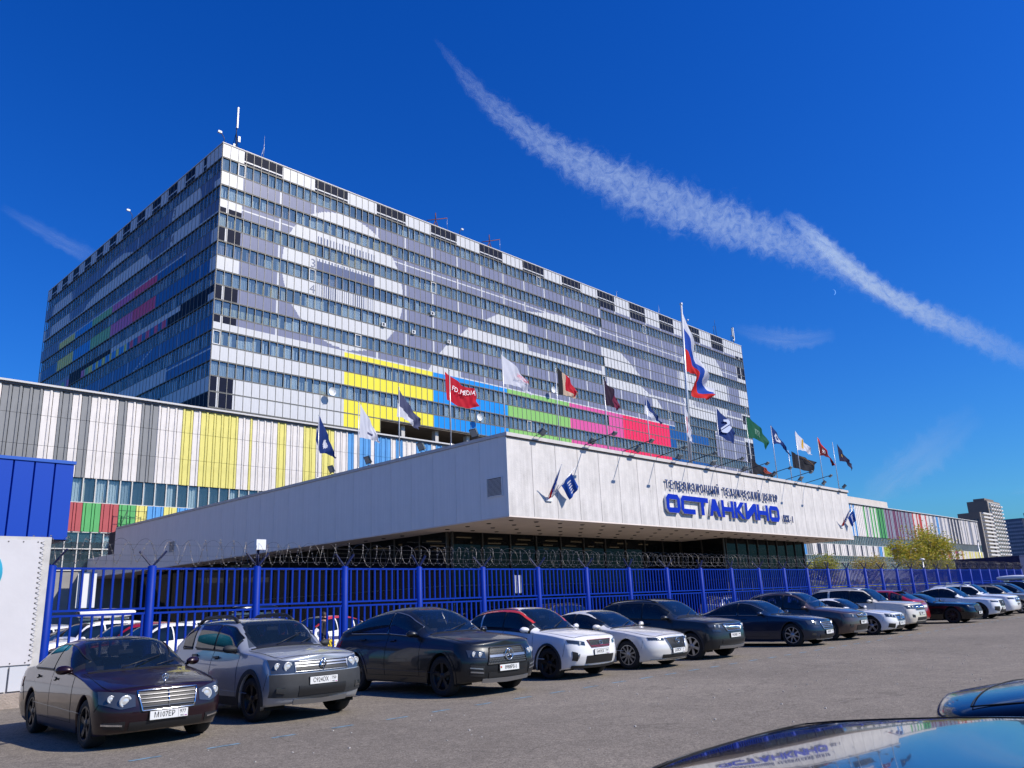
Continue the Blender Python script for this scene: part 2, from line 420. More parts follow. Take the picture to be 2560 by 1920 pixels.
du = Vector((1, 0, 0)); dl = Vector((0, -1, 0))
pane_me = None
def pane_quad(mb, o, d, m=0, rec=0.10):
    n = Vector((d.y, -d.x, 0)); a = o + d * 0.06 - Vector((0, 0, 0.08)) - n * rec; w_, h_ = W - 0.12, HR - 0.16
    mb.quad(a - Vector((0, 0, h_)), a + d * w_ - Vector((0, 0, h_)), a + d * w_, a, m)
pmb = MB(); pane_quad(pmb, Vector((0, 0, 0)), du); pane_me = [pmb.mesh('window_pane', [m_pane]), pmb.mesh('window_pane', [m_pane2])]
kind_run = 0; run = 0
def curtains(o, d, mb, kind, dep=0.28):
    """pleated curtain pieces behind one pane"""
    n = Vector((d.y, -d.x, 0)); z0 = o.z - HR + 0.1
    if kind == 4: return
    npleat = 9
    if kind in (2,) and R.random() < 0.6: segs = [(0.05, 0.95, 0.92)]
    elif kind == 5: segs = [(0.06, 0.30, 0.62), (0.38, 0.92, 0.62)]
    else:
        segs = R.choice([[(0.0, 0.45, 0.95)], [(0.45, 1.0, 0.93)], [(0.04, 0.96, R.uniform(0.6, 0.95))], [(0.04, 0.96, R.uniform(0.6, 0.95))], [(0.1, 0.42, 0.66), (0.62, 0.74, 0.66)], [(0.0, 0.2, 0.94), (0.72, 1, 0.94)], [(0.15, 0.5, 0.95), (0.7, 0.9, 0.7)]])
    for a, b, hgt in segs:
        cnt = max(2, int((b - a) * npleat * 1.3))
        for j in range(cnt):
            s0 = a + (b - a) * j / cnt; s1 = a + (b - a) * (j + 0.82) / cnt
            dd = dep + (0.05 if j % 2 else 0.0); top = z0 + (HR - 0.2) * hgt
            p0 = o + d * (W * s0) - n * dd; p1 = o + d * (W * s1) - n * (dd + 0.04)
            mb.quad((p0.x, p0.y, z0), (p1.x, p1.y, z0), (p1.x, p1.y, top), (p0.x, p0.y, top), kind)
near_pan = 0; near_win = 0
for r in range(18):
    kr = 0
    for i in range(NC):
        if r == 17 and i >= 23: continue
        o = Vector((TX + i * W, TY, ZT - r * HR))
        if is_panel_front(i, r):
            cells, uni = panel_cells(front_base, i, r)
            if i < 29 and near_pan < 300 and r != 17 or (r == 17 and i < 20 and near_pan < 300):
                near_pan += 1
                if uni is not None:
                    if uni not in uniform:
                        mb = MB(); add_panel(mb, Vector((0, 0, 0)), du, None, 0, 0, uni=uni); uniform[uni] = mb.mesh('facade_panel', PAL)
                    inst(uniform[uni], 'facade_panel', tower, (i * W, 0, ZT - r * HR))
                else:
                    mb = MB(); add_panel(mb, Vector((0, 0, 0)), du, None, 0, 0, cells=cells)
                    inst(mb.mesh('facade_panel', PAL), 'facade_panel', tower, (i * W, 0, ZT - r * HR))
            else: add_panel(far_panel, o - Vector((TX, TY, 0)), du, None, 0, 0, cells=cells, uni=uni)
        else:
            lo = o - Vector((TX, TY, 0)); pm = 0
            if kr <= 0: kr = R.randint(2, 9); kk = R.choices([0, 1, 2, 3, 4], [10, 2.4, 4, 1.6, 1.0])[0]; pmat = 1 if R.random() < 0.2 else 0
            kr -= 1
            if r == 11 and 1 <= i <= 6: kk = 5
            if i < 38 and near_win < 300: near_win += 1; inst(pane_me[pmat], 'window_pane', tower, (i * W, 0, ZT - r * HR))
            else: pane_quad(far_pane, lo, du, pmat)
            curtains(lo, du, curt, kk)
            if R.random() < 0.014:      # white replacement frame
                a = lo + du * 0.1
                for (x0, x1, z0, z1) in ((0.08, 0.16, 0.12, HR - 0.12), (W - 0.16, W - 0.08, 0.12, HR - 0.12), (0.16, W - 0.16, 0.12, 0.2), (0.16, W - 0.16, HR - 0.2, HR - 0.12)):
                    openf.box(lo.x + x0, lo.x + x1, -0.06, 0.0, lo.z - z1, lo.z - z0)
far_panel.build('facade_panel', PAL, tower, kind='stuff'); far_pane.build('window_pane', [m_pane, m_pane2], tower, kind='stuff')
curt.build('curtain', CUR, tower, kind='stuff')
m_alu = mat('frame_aluminium', (0.27, 0.26, 0.235), 0.5, metal=0.2, noise=(2, 0.15))
openf.build('casement_frame', mat('white_pvc', (0.78, 0.78, 0.78), 0.4), tower, kind='stuff')
# left face
lp = MB(); lw = MB(); lc = MB()
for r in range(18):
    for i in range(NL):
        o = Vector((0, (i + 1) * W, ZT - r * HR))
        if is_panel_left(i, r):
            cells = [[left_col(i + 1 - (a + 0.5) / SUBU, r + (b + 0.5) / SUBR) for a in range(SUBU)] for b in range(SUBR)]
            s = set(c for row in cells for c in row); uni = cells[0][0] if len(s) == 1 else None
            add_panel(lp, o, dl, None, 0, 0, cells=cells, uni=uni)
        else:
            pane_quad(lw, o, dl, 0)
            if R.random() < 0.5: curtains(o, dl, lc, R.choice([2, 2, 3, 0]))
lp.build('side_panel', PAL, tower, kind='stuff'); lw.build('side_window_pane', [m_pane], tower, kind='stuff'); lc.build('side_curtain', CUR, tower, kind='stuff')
# frame bars
fb = MB(); zb = ZT - 18 * HR
for i in range(NC + 1):
    z0 = ZT - (18 if i <= 23 else 17) * HR
    fb.box(i * W - 0.032, i * W + 0.032, -0.11, 0.02, z0, ZT)
for r in range(19):
    x1 = NC * W if r < 18 else 23 * W
    fb.box(-0.05, x1 + 0.05, -0.085, 0.02, ZT - r * HR - 0.05, ZT - r * HR + 0.05)
    if r: fb.box(-0.05, x1 + 0.05, -0.14, 0.0, ZT - r * HR + 0.055, ZT - r * HR + 0.09)
for i in range(NL + 1): fb.box(-0.09, 0.02, i * W - 0.025, i * W + 0.025, zb, ZT)
fb.build('window_frame', m_alu, tower, kind='stuff')
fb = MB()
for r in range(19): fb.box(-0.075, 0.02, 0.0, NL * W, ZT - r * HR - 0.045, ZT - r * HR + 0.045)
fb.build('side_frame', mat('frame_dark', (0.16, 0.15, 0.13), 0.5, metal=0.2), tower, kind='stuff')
core = MB()
core.box(0.75, NC * W, 0.75, NL * W, ZT - 17 * HR + 0.3, ZT - 0.02, 0)
core.box(0.75, 23 * W, 0.75, NL * W, 22, ZT - 17 * HR + 0.3, 0)
for r in range(19):
    core.box(0.12, NC * W - 0.02, 0.12, NL * W - 0.05, ZT - r * HR - 0.16, ZT - r * HR + 0.1 if r else ZT + 0.02, 0) if r < 18 else None
core.build('core', mat('core_dark', (0.02, 0.027, 0.036), 0.9), tower)
sf = MB(); sf.box(23 * W, NC * W, 0.05, 26, ZT - 17 * HR - 0.25, ZT - 17 * HR - 0.06); sf.build('soffit', mat('soffit_concrete', (0.20, 0.16, 0.12), 0.9, noise=(0.6, 0.35)), tower)
wl = MB(); wl.box(23 * W, NC * W, 20, 21, 22, ZT - 17 * HR - 0.25); wl.build('recess_wall', mat('recess_wall', (0.09, 0.085, 0.08), 0.9), tower)
sd_ = MB(); sd_.box(NC * W - 0.1, NC * W + 0.06, 0.0, NL * W, 24, ZT); sd_.build('end_wall', mat('end_wall', (0.25, 0.27, 0.33), 0.5), tower)
rf = MB(); rf.box(-0.12, NC * W + 0.12, -0.14, 0.1, ZT + 0.04, ZT + 0.17); rf.box(-0.12, 0.1, 0.1, NL * W, ZT + 0.04, ZT + 0.17); rf.build('parapet_cap', mat('parapet_cap', (0.62, 0.60, 0.56), 0.5), tower)
rd = MB(); rd.box(3.2, NC * W - 2, 1.6, NL * W - 2, ZT, ZT + 0.9); rd.build('roof_upstand', mat('roof_dark', (0.03, 0.04, 0.06), 0.8), tower)
pl = MB(); pl.box(-0.35, 0.35, 0, 0.9, 22, ZT - 17 * HR - 0.25); pme = pl.mesh('pillar', [mat('pillar_render', (0.55, 0.53, 0.50), 0.85, noise=(1.2, 0.15))])
for k in range(14): inst(pme, 'pillar', tower, (33.4 + k * 7.2, 0.9, 0))
# numerals of the test card
m_num = mat('numeral_grey', (0.16, 0.18, 0.26), 0.6)
for (u, r, s) in ((12.6, 6.62, '3'), (12.55, 8.55, '4'), (100.9, 6.55, '3'), (100.9, 9.45, '4')):
    text(s, 2.0, m_num, tower, (u * W, -0.075, ZT - r * HR), (pi / 2, 0, 0), 'numeral')
for (v, r, s) in ((12.3, 2.5, '3'), (12.4, 4.5, '4')):
    text(s, 2.0, m_num, tower, (-0.075, v * W, ZT - r * HR), (pi / 2, 0, -pi / 2), 'numeral')

# ------------------------------------------------------------------ roof and facade clutter
m_grey = mat('galvanised', (0.42, 0.43, 0.44), 0.45, metal=0.6); m_dk = mat('dark_metal', (0.035, 0.04, 0.05), 0.5, metal=0.4)
m_wh = mat('white_plastic', (0.75, 0.76, 0.76), 0.4); m_rust = mat('rusty_red', (0.16, 0.05, 0.035), 0.8)
t = empty('antenna_mast', (TX + 2.3, TY + 0.8, ZT), label='tall cellular antenna mast on the front corner of the tower roof', cat='antenna')
a = MB(); a.tube([(0, 0, 0), (0, 0, 7.2)], 0.07, 8); [a.tube([(0.6 * cos(q), 0.6 * sin(q), 0), (0, 0, 3.2)], 0.04, 6) for q in (0.3, 2.4, 4.5)]; a.build('mast_pole', m_dk, t)
a = MB(); a.box(-0.11, 0.11, -0.3, -0.15, 3.8, 7.3); a.build('antenna_panel', m_wh, t)
a = MB(); a.box(0.2, 0.55, -0.3, -0.1, 1.6, 2.5); a.box(-0.5, -0.2, -0.3, -0.1, 0.5, 1.0); a.build('radio_box', m_wh, t)
def camera_post(x, y, z, lbl, s=1.0, rz=0):
    t = empty('security_camera', (x, y, z), rz, label=lbl, cat='camera')
    a = MB(); a.tube([(0, 0, 0), (0, 0, 1.0 * s), (-0.35 * s, 0, 1.5 * s), (-0.6 * s, 0, 1.7 * s)], 0.06 * s, 6); a.build('bracket', m_dk, t)
    a = MB(); a.box(-1.0 * s, -0.45 * s, -0.15 * s, 0.15 * s, 1.6 * s, 1.9 * s); a.build('camera_housing', m_wh, t)
camera_post(TX + 0.2, TY + 0.2, ZT, 'white camera on a bent bracket at the near corner of the tower roof')
camera_post(TX - 0.1, TY + 26.5 * 1.2195, ZT, 'white camera reaching out over the shaded side of the tower roof', 1.0, 0)
camera_post(TX + 67.5 * 1.2195 - 36, TY, ZT, 'small camera on a bracket at the front roof edge near the antenna whip', 0.9, pi)
camera_post(TX + 101.5 * W, TY, ZT, 'small camera on the front roof edge beside the big tricolour flag', 0.9, pi)
def whip(x, y, h, lbl):
    t = empty('whip_antenna', (x, y, ZT), label=lbl, cat='antenna')
    a = MB(); a.tube([(0, 0, 0), (0.1, 0, h * 0.5), (0.1, 0, h)], [0.05, 0.04, 0.015], 6); a.build('rod', m_grey, t)
    a = MB(); a.tube([(-0.5, 0, 0), (0.1, 0, h * 0.55)], 0.035, 6); a.build('brace', m_grey, t)
whip(TX + 6.6, TY + 0.5, 4.3, 'thin whip antenna near the left end of the tower roof')
whip(TX + 78 * W, TY + 0.5, 2.2, 'short whip antenna above the middle of the tower roof')
whip(TX + 92 * W, TY + 0.5, 2.8, 'leaning whip antenna left of the big tricolour flag')
def davit(x, lbl):
    t = empty('roof_davit', (x, TY + 0.6, ZT), label=lbl, cat='hoist')
    a = MB(); [a.tube([(q, 0, 0), (0, 0, 2.1)], 0.09, 6) for q in (-1.0, 1.0)]; a.tube([(0, 1.2, 0), (0, 0, 2.1)], 0.09, 6); a.tube([(-0.6, 0, 0.9), (0.6, 0, 0.9)], 0.07, 6); a.build('trestle', m_rust, t)
    a = MB(); a.tube([(-2.6, 0.0, 1.2), (3.0, -0.6, 3.4)], 0.1, 6); a.tube([(0, 0, 2), (0, 0, 3.9)], 0.12, 6); a.build('jib', m_rust, t)
    a = MB(); a.tube([(3.0, -0.6, 3.4), (3.0, -0.6, 0.1)], 0.03, 5); a.build('cable', m_grey, t); t.scale = (.8, .8, .8)
davit(TX + 33.6 * W, 'rusty red roof hoist with a long jib on the tower roof edge'); davit(TX + 44.8 * W, 'smaller rusty roof hoist right of the long-jib one')
t = empty('roof_antenna_frame', (TX + 113 * W, TY + 0.4, ZT), label='thin rectangular antenna frame near the right end of the tower roof', cat='antenna')
a = MB(); a.tube([(0, 0, 0), (0, 0, 3), (1.2, 0, 3.2), (1.2, 0, 0)], 0.06, 5); a.tube([(1.0, 0, 3.2), (1.0, 0, 5)], 0.04, 5); a.build('frame', m_dk, t)
t = empty('sector_antenna', (TX + 121.5 * W, TY + 0.4, ZT), label='cluster of white sector antennas at the far right tower corner', cat='antenna')
a = MB(); a.tube([(0, 0, 0), (0, 0, 5)], 0.09, 6); a.tube([(-1.2, 0, 0), (-1.2, 0, 2.4), (0, 0, 2.6)], 0.07, 6); a.build('mast_pole', m_dk, t)
a = MB(); a.box(0.2, 0.5, -0.2, 0.1, 1.5, 5.0); a.box(-0.5, -0.3, -0.2, 0.1, 2.2, 4.6); a.build('antenna_panel', m_wh, t)
a = MB(); a.lathe([(0.0, -0.3), (0.3, -0.2), (0.35, 0), (0.3, 0.1)], 10, c=(0, 0, 1.2)); a.build('drum_dish', m_wh, t)
def dish(u, r, d, lbl):
    t = empty('satellite_dish', (TX + u * W, TY - 0.1, ZT - r * HR), label=lbl, cat='satellite dish', group='satellite dishes on the tower front')
    a = MB(); prof = [(0.02 + d * k / 6, -0.9 - 0.25 * (k / 6) ** 2) for k in range(7)]
    a.lathe(prof, 18); a.lathe([(p, q + 0.03) for p, q in prof], 18); a.build('reflector', m_wh, t)
    a = MB(); a.tube([(0, 0, 0), (0, -0.9, 0)], 0.04, 6); a.tube([(0, -1.15, -d * 0.9), (0, -1.9, 0)], 0.025, 5); a.build('arm', m_grey, t)
dish(15.1, 15.8, 0.62, 'white satellite dish left of the yellow panels on the tower'); dish(39.9, 15.7, 0.62, 'white satellite dish above the lowest blue panels on the tower'); dish(56.6, 11.9, 0.62, 'white satellite dish above the green panels on the tower')
def acbox(u, r, lbl, gp='air conditioners on the tower windows'):
    t = empty('air_conditioner', (TX + u * W, TY - 0.08, ZT - r * HR), label=lbl, cat='air conditioner', group=gp)
    a = MB(); a.box(-0.36, 0.36, -0.35, 0, -0.3, 0.3); a.build('case', m_wh, t)
    a = MB(); a.box(-0.24, 0.14, -0.36, -0.351, -0.22, 0.22); a.build('fan_grille', m_dk, t)
acbox(23.4, 9.82, 'white air conditioner in the window under the right edge of the white circle')
acbox(28.5, 9.78, 'white air conditioner a few windows right of the white circle')
acbox(35.0, 9.8, 'white air conditioner left of the long white mural arrow'); acbox(32.0, 7.8, 'white air conditioner one storey above the others on the tower')

# ------------------------------------------------------------------ long low block (podium) with coloured ribs
PY, PZ = 90.0, 25.6
podium = empty('podium_building', (0, PY, 0), label='long low building striped with grey, white and coloured ribbed panels under the tower', cat='office building')
RIB = {'w': (0.78, 0.73, 0.69), 'g': (0.25, 0.255, 0.26), 'y': (0.78, 0.70, 0.20), 'b': (0.09, 0.33, 0.68), 'r': (0.45, 0.085, 0.09), 'G': (0.10, 0.42, 0.13), 'm': (0.17, 0.05, 0.115), 'p': (0.27, 0.29, 0.36), 'd': (0.045, 0.055, 0.09), 'R': (0.55, 0.05, 0.05), 'D': (0.02, 0.14, 0.07), 'l': (0.34, 0.40, 0.04), 'B': (0.02, 0.11, 0.42)}
rib_m = {k: mat('rib_' + k, v, 0.7, noise=(0.7, 0.12), streak=0.16) for k, v in RIB.items()}
rk = list(RIB); rib_l = [rib_m[k] for k in rk]
TOPC = [(21.7, 'w'), (24.83, 'g'), (26.22, 'w'), (27.64, 'g'), (28.77, 'w')]  # start..
SEG = [(-20, 'w'), (21.2, 'g'), (24.83, 'w'), (26.22, 'g'), (27.64, 'w'), (28.77, 'g'), (29.83, 'w'), (32.71, 'g'), (33.32, 'w'), (34.91, 'g'), (36.64, 'w'), (39.75, 'y'), (40.92, 'w'), (41.81, 'y'), (46.76, 'w'), (47.84, 'y'), (48.6, 'w'), (51.85, 'y'), (53.24, 'w'), (55.62, 'y'), (57.33, 'w'), (58.33, 'y'), (60.1, 'w'), (62.46, 'b'), (63.61, 'w'), (64.63, 'b'), (66.1, 'w'), (66.96, 'b'), (69.45, 'w'), (70.45, 'b'), (71.96, 'w'), (74.51, 'b'), (76.99, 'w'), (78.12, 'b'), (79.48, 'w')]
def seg_at(S, x):
    c = S[0][1]
    for a, b in S:
        if x >= a: c = b
        else: break
    return c
def rib_unit(mb, x, w_, z0, z1, cl, m):
    """one folded-sheet board: flat face, raised rib at its right, shadow groove"""
    g0 = 0.07; r0 = w_ * 0.66
    pts = [(x + g0, 0.12), (x + g0, 0.0), (x + r0, 0.0), (x + r0 + 0.05, -0.10), (x + w_ - 0.09, -0.10), (x + w_ - 0.04, 0.0), (x + w_ - 0.0, 0.0), (x + w_ - 0.0, 0.12)]
    for a, b in zip(pts, pts[1:]):
        mm = m if not callable(m) else m((a[0] + b[0]) / 2)
        mb.quad((a[0], a[1], z0), (b[0], b[1], z0), (b[0], b[1], z1), (a[0], a[1], z1), mm)
    mb.poly([(p[0], p[1], z0) for p in pts], m if not callable(m) else m(x)); 
bw = 0.9385; x = 17.47 - bw * 6; nb = 0; stuff = MB(); cells_me = {}
while x < 84:
    zs = [(22.56, PZ - 0.25), (19.45, 22.53), (16.5, 19.42)]
    for z0, z1 in zs:
        key = (seg_at(SEG, x + 0.3), seg_at(SEG, x + 0.75), round(z0, 1))
        if key not in cells_me:
            mb = MB(); rib_unit(mb, 0, bw, z0, z1, None, (lambda q, key=key: rk.index(key[0] if q < 0.56 else key[1])))
            cells_me[key] = mb.mesh('ribbed_panel', rib_l)
        inst(cells_me[key], 'ribbed_panel', podium, (x, 0, 0))
    x += bw
SEG2 = [(84, 'w')]
xx = 84.0
while xx < 205: SEG2.append((xx, R.choice('wwbwgw'))); xx += R.uniform(1, 4)
xx = 205
for lo, hi, al in ((205, 238, 'wbwbwb'), (238, 251, 'wGwGwp'), (251, 257, 'GDGD'), (257, 276, 'pmpmppm'), (276, 282, 'ppm'), (282, 298, 'RwwRwR'), (298, 306, 'wpw'), (306, 309, 'b'), (309, 320, 'wpw'), (320, 332, 'dwd'), (332, 356, 'wgwwp')):
    k = 0; q = lo
    while q < hi: SEG2.append((q, al[k % len(al)])); k += 1; q += R.uniform(0.9, 1.7)
x = 84.0; far_rib = MB()
while x < 356: rib_unit(far_rib, x, 1.25, 16.5, PZ - 0.25, None, rk.index(seg_at(SEG2, x + 0.3))); x += 1.25
# lower coloured band
SL = [(-20, 'r'), (29.71, 'G'), (31.46, 'r'), (33.2, 'G'), (34.9, 'y'), (36.5, 'b'), (38.24, 'y'), (39.6, 'b'), (42, 'y'), (44, 'w'), (46, 'G'), (50, 'b')]
x = 17.5
while x < 48:
    key = (seg_at(SL, x + 0.3), seg_at(SL, x + 0.75), 'low')
    if key not in cells_me:
        mb = MB(); rib_unit(mb, 0, 0.9, 10.95, 13.9, None, (lambda q, key=key: rk.index(key[0] if q < 0.54 else key[1])))
        cells_me[key] = mb.mesh('coloured_panel', rib_l)
    inst(cells_me[key], 'coloured_panel', podium, (x, -0.05, 0)); x += 0.9
x = 48.0; low2 = [(48, 'w')]
q = 48
while q < 205: low2.append((q, R.choice('wgwbp'))); q += R.uniform(2, 5)
for lo, hi, al in ((205, 246, 'wdwgw'), (246, 253, 'wpb'), (253, 259.5, 'l'), (259.5, 266, 'B'), (266, 272, 'G'), (272, 280, 'm'), (280, 330, 'wrmw'), (330, 356, 'yw')):
    k = 0; q = lo
    while q < hi: low2.append((q, al[k % len(al)])); k += 1; q += R.uniform(1.5, 2.3)
while x < 356: rib_unit(far_rib, x, 1.25, 10.95, 13.9, None, rk.index(seg_at(low2, x + 0.3))); x += 1.25
far_rib.build('ribbed_panel', rib_l, podium, kind='stuff')
# windows between the bands
m_pw = glass_mat('podium_glass', (0.10, 0.18, 0.22), 0.25, 0.02, 1.52, 2.2)
wm = MB(); wm.quad((0.05, 0.18, 13.98), (1.2, 0.18, 13.98), (1.2, 0.18, 16.45), (0.05, 0.18, 16.45)); wme = wm.mesh('window_pane', [m_pw])
wm = MB(); wm.quad((0.05, 0.18, 7.2), (1.2, 0.18, 7.2), (1.2, 0.18, 10.85), (0.05, 0.18, 10.85)); wme2 = wm.mesh('window_pane', [m_pw])
fr = MB(); pc = MB(); farw = MB()
x = 16.0; n = 0
while x < 356:
    fr.box(x - 0.06, x + 0.06, 0.04, 0.24, 13.9, 16.5); fr.box(x - 0.05, x + 0.05, 0.06, 0.24, 7.0, 10.95)
    if x < 56: inst(wme, 'window_pane', podium, (x, 0, 0)); inst(wme2, 'window_pane', podium, (x, 0, 0))
    else:
        farw.quad((x + 0.05, 0.18, 13.98), (x + 1.2, 0.18, 13.98), (x + 1.2, 0.18, 16.45), (x + 0.05, 0.18, 16.45)); farw.quad((x + 0.05, 0.18, 7.2), (x + 1.2, 0.18, 7.2), (x + 1.2, 0.18, 10.85), (x + 0.05, 0.18, 10.85))
    c = R.choice([0, 0, 2, 2, 4])
    for z0, z1 in ((14, 16.4), (7.3, 10.8)):
        c = R.choices([0, 1, 2, 3, 4], [5, 1, 4, 0, 5])[0]
        if c == 4: continue
        wd = R.choice([0.35, 0.9, 1.15]); cnt = int(wd / 0.14)
        for j in range(cnt): pc.quad((x + 0.08 + j * 0.14, 0.42 + 0.05 * (j % 2), z0), (x + 0.2 + j * 0.14, 0.44 + 0.05 * (j % 2), z0), (x + 0.2 + j * 0.14, 0.44 + 0.05 * (j % 2), z1), (x + 0.08 + j * 0.14, 0.42 + 0.05 * (j % 2), z1), c)
    x += 1.245
farw.build('window_pane', m_pw, podium, kind='stuff'); pc.build('curtain', CUR, podium, kind='stuff')
for z in (13.93, 10.9, 9.2, 7.05): fr.box(-20, 356, -0.02, 0.25, z - 0.05, z + 0.05)
fr.build('window_frame', mat('frame_pale', (0.55, 0.54, 0.50), 0.5), podium, kind='stuff')
b = MB(); b.box(-20, 356, 0.8, 60, 0.02, 16.6, 0); b.box(-20, 356, 0.14, 60, 16.6, PZ - 0.2, 0); b.box(-20, 356, 0.14, 0.8, 10.93, 13.88, 0); b.build('backing_wall', mat('backing_dark', (0.02, 0.025, 0.035), 0.9), podium)
b = MB(); b.box(-20, 356, 0.1, 0.9, 0.0, 7.0); b.build('base_wall', mat('base_wall', (0.30, 0.29, 0.28), 0.85, noise=(0.5, 0.2)), podium)
b = MB(); b.box(-20, 356.2, -0.42, 1.2, PZ - 0.02, PZ + 0.18); b.box(-20, 356.2, -0.2, 1.2, PZ - 0.24, PZ - 0.04, 1); b.build('cornice', [mat('cornice', (0.55, 0.54, 0.53), 0.6), mat('cornice_dark', (0.12, 0.12, 0.13), 0.7)], podium)
b = MB(); b.box(-20, 356, 1.2, 60, PZ - 0.3, PZ - 0.05); b.build('roof', mat('roof_bitumen', (0.09, 0.09, 0.09), 0.9), podium)
b = MB(); b.box(196, 268, 2.0, 12, PZ, PZ + 2.6); b.build('rooftop_room', mat('rooftop_room', (0.58, 0.52, 0.46), 0.7, noise=(0.4, 0.1)), podium)
# fire stair on the podium front
t = empty('fire_stair', (33.2, PY - 0.15, 10.6), label='black metal access ladder platform in front of the green panels', cat='ladder')
b = MB()
for q in (0, 0.9, 1.8, 2.9):
    b.tube([(q, -0.5, 0), (q, -0.5, 2.7)], 0.035, 5)
for z in (0.9, 1.8, 2.6): b.tube([(0, -0.5, z), (2.9, -0.5, z)], 0.025, 5)
b.tube([(0, -0.5, 0.1), (0.9, -0.5, 2.6)], 0.035, 5); b.build('railing', m_dk, t)
b = MB(); b.box(-0.1, 3.0, -0.9, 0, -0.1, 0); b.build('platform', m_grey, t)
# ------------------------------------------------------------------ entrance hall with the white canopy
CX0, CX1, CY0, CY1, CZ0, CZ1 = 30.8, 76.5, 29.7, 83.0, 6.24, 10.63
hall = empty('entrance_hall', (0, 0, 0), label='glass entrance hall under a deep white concrete canopy', cat='entrance hall')
m_fas = mat('fascia_concrete', (0.68, 0.645, 0.61), 0.8, noise=(1.1, 0.18), streak=0.17, bump=(14, 0.6))
m_fas2 = mat('fascia_shaded_side', (0.80, 0.76, 0.73), 0.55, noise=(0.4, 0.06), streak=0.04)  # base colour of the shaded side lightened to stand in for ambient light
fpm = MB(); fpm.box(0.016, 1.984, 0, 0.12, CZ0 + 0.02, CZ1 - 0.12); fme = fpm.mesh('fascia_panel', m_fas)
x = CX0
while x < CX1 - 0.1:
    if x + 2 > CX1:
        b = MB(); b.box(0.012, CX1 - x, 0, 0.12, CZ0 + 0.02, CZ1 - 0.12); inst(b.mesh('fascia_panel', m_fas), 'fascia_panel', hall, (x, CY0, 0))
    else: inst(fme, 'fascia_panel', hall, (x, CY0, 0))
    x += 2.0
fpl = MB(); fpl.box(0, 0.1, 0.01, 1.965, CZ0 + 0.02, CZ1 - 0.1); fml = fpl.mesh('side_fascia_panel', m_fas2)
y = CY0 + 0.13
while y < CY1 - 0.5: inst(fml, 'side_fascia_panel', hall, (CX0, y, 0)); y += 1.975
b = MB(); b.box(CX0 + 0.1, CX1 - 0.02, CY0 + 0.12, CY1 + 2, CZ0 + 0.03, CZ1 - 0.25); b.build('canopy_core', mat('joint_dark', (0.05, 0.05, 0.06), 0.9), hall)
b = MB(); b.box(CX0 - 0.06, CX1 + 0.08, CY0 - 0.12, CY0 + 0.45, CZ1 - 0.10, CZ1 + 0.10); b.box(CX0 - 0.06, CX0 + 0.4, CY0 + 0.45, CY1, CZ1 - 0.08, CZ1 + 0.10)
b.build('parapet_cap', mat('cap_white', (0.60, 0.56, 0.53), 0.6, noise=(1.5, 0.15)), hall)
b = MB(); b.box(CX0 - 0.03, CX1 + 0.03, CY0 - 0.07, CY0 + 0.0, CZ1 - 0.16, CZ1 - 0.103); b.build('drip_edge', mat('drip', (0.07, 0.06, 0.055), 0.8), hall)
b = MB(); b.box(CX0 - 0.012, CX0 + 0.01, CY0 - 0.03, CY0 + 0.14, CZ0, CZ1 - 0.12); b.build('corner_trim', mat('trim_white', (0.74, 0.73, 0.71), 0.5), hall)
b = MB(); b.box(CX0 + 0.35, CX1 - 0.1, CY0 + 0.4, CY1, CZ1 - 0.25, CZ1 - 0.18); b.build('roof', mat('roof_felt', (0.10, 0.10, 0.10), 0.95), hall)
b = MB(); b.box(CX0, CX1, CY0, CY1 + 6.5, CZ0 - 0.05, CZ0 + 0.02); b.build('soffit', mat('soffit_render', (0.78, 0.68, 0.61), 0.85, noise=(0.7, 0.12)), hall)
b = MB(); b.lathe([(0.0, -0.04), (0.10, -0.04), (0.14, -0.01), (0.15, 0.0)], 12, axis='z'); dme = b.mesh('downlight', mat('downlight_dark', (0.02, 0.018, 0.016), 0.5))
for k in range(22):
    for j in range(4 if k < 13 else 2): inst(dme, 'downlight', hall, (CX0 + 1.4 + 2.05 * k, CY0 + 1.2 + 1.75 * j, CZ0 - 0.052))
for j in range(5, 26): inst(dme, 'downlight', hall, (CX0 + 1.4, CY0 + 1.2 + 1.9 * j, CZ0 - 0.052))
# lower link volume at the far left end
b = MB(); b.box(CX0, CX0 + 12, CY1, 89.9, 6.2, 8.2); b.build('link_wall', m_fas2, hall)
# glazing: three runs of tinted panes between slim mullions
m_hg = glass_mat('hall_glass', (0.006, 0.009, 0.013), 0.80, 0.01, 1.5, 0.28)
m_mul = mat('mullion_bronze', (0.065, 0.06, 0.055), 0.5, metal=0.3)
def glazing(p0, p1, step, z1=CZ0 - 0.05):
    p0 = Vector(p0); p1 = Vector(p1); d = (p1 - p0); L = d.length; d.normalize(); n = int(L / step + 0.3); st = L / n
    nrm = Vector((d.y, -d.x, 0)); ang = math.atan2(d.y, d.x)
    gm_ = MB(); gm_.quad((0.06, 0, 0.1), (st - 0.06, 0, 0.1), (st - 0.06, 0, 2.94), (0.06, 0, 2.94)); g1 = gm_.mesh('glass_pane', m_hg)
    gm_ = MB(); gm_.quad((0.06, 0, 3.02), (st - 0.06, 0, 3.02), (st - 0.06, 0, z1), (0.06, 0, z1)); g2 = gm_.mesh('glass_pane', m_hg)
    mb_ = MB(); mb_.box(-0.045, 0.045, -0.09, 0.09, 0, z1); mm = mb_.mesh('mullion', m_mul)
    tb_ = MB(); tb_.box(0.05, st - 0.05, -0.04, 0.04, 2.95, 3.01); tm = tb_.mesh('transom', m_mul)
    for k in range(n + 1):
        o = inst(mm, 'mullion', hall, p0 + d * st * k); o.rotation_euler.z = ang
        if k < n:
            for me_, nm in ((g1, 'glass_pane'), (g2, 'glass_pane'), (tm, 'transom')):
                o = inst(me_, nm, hall, p0 + d * st * k); o.rotation_euler.z = ang
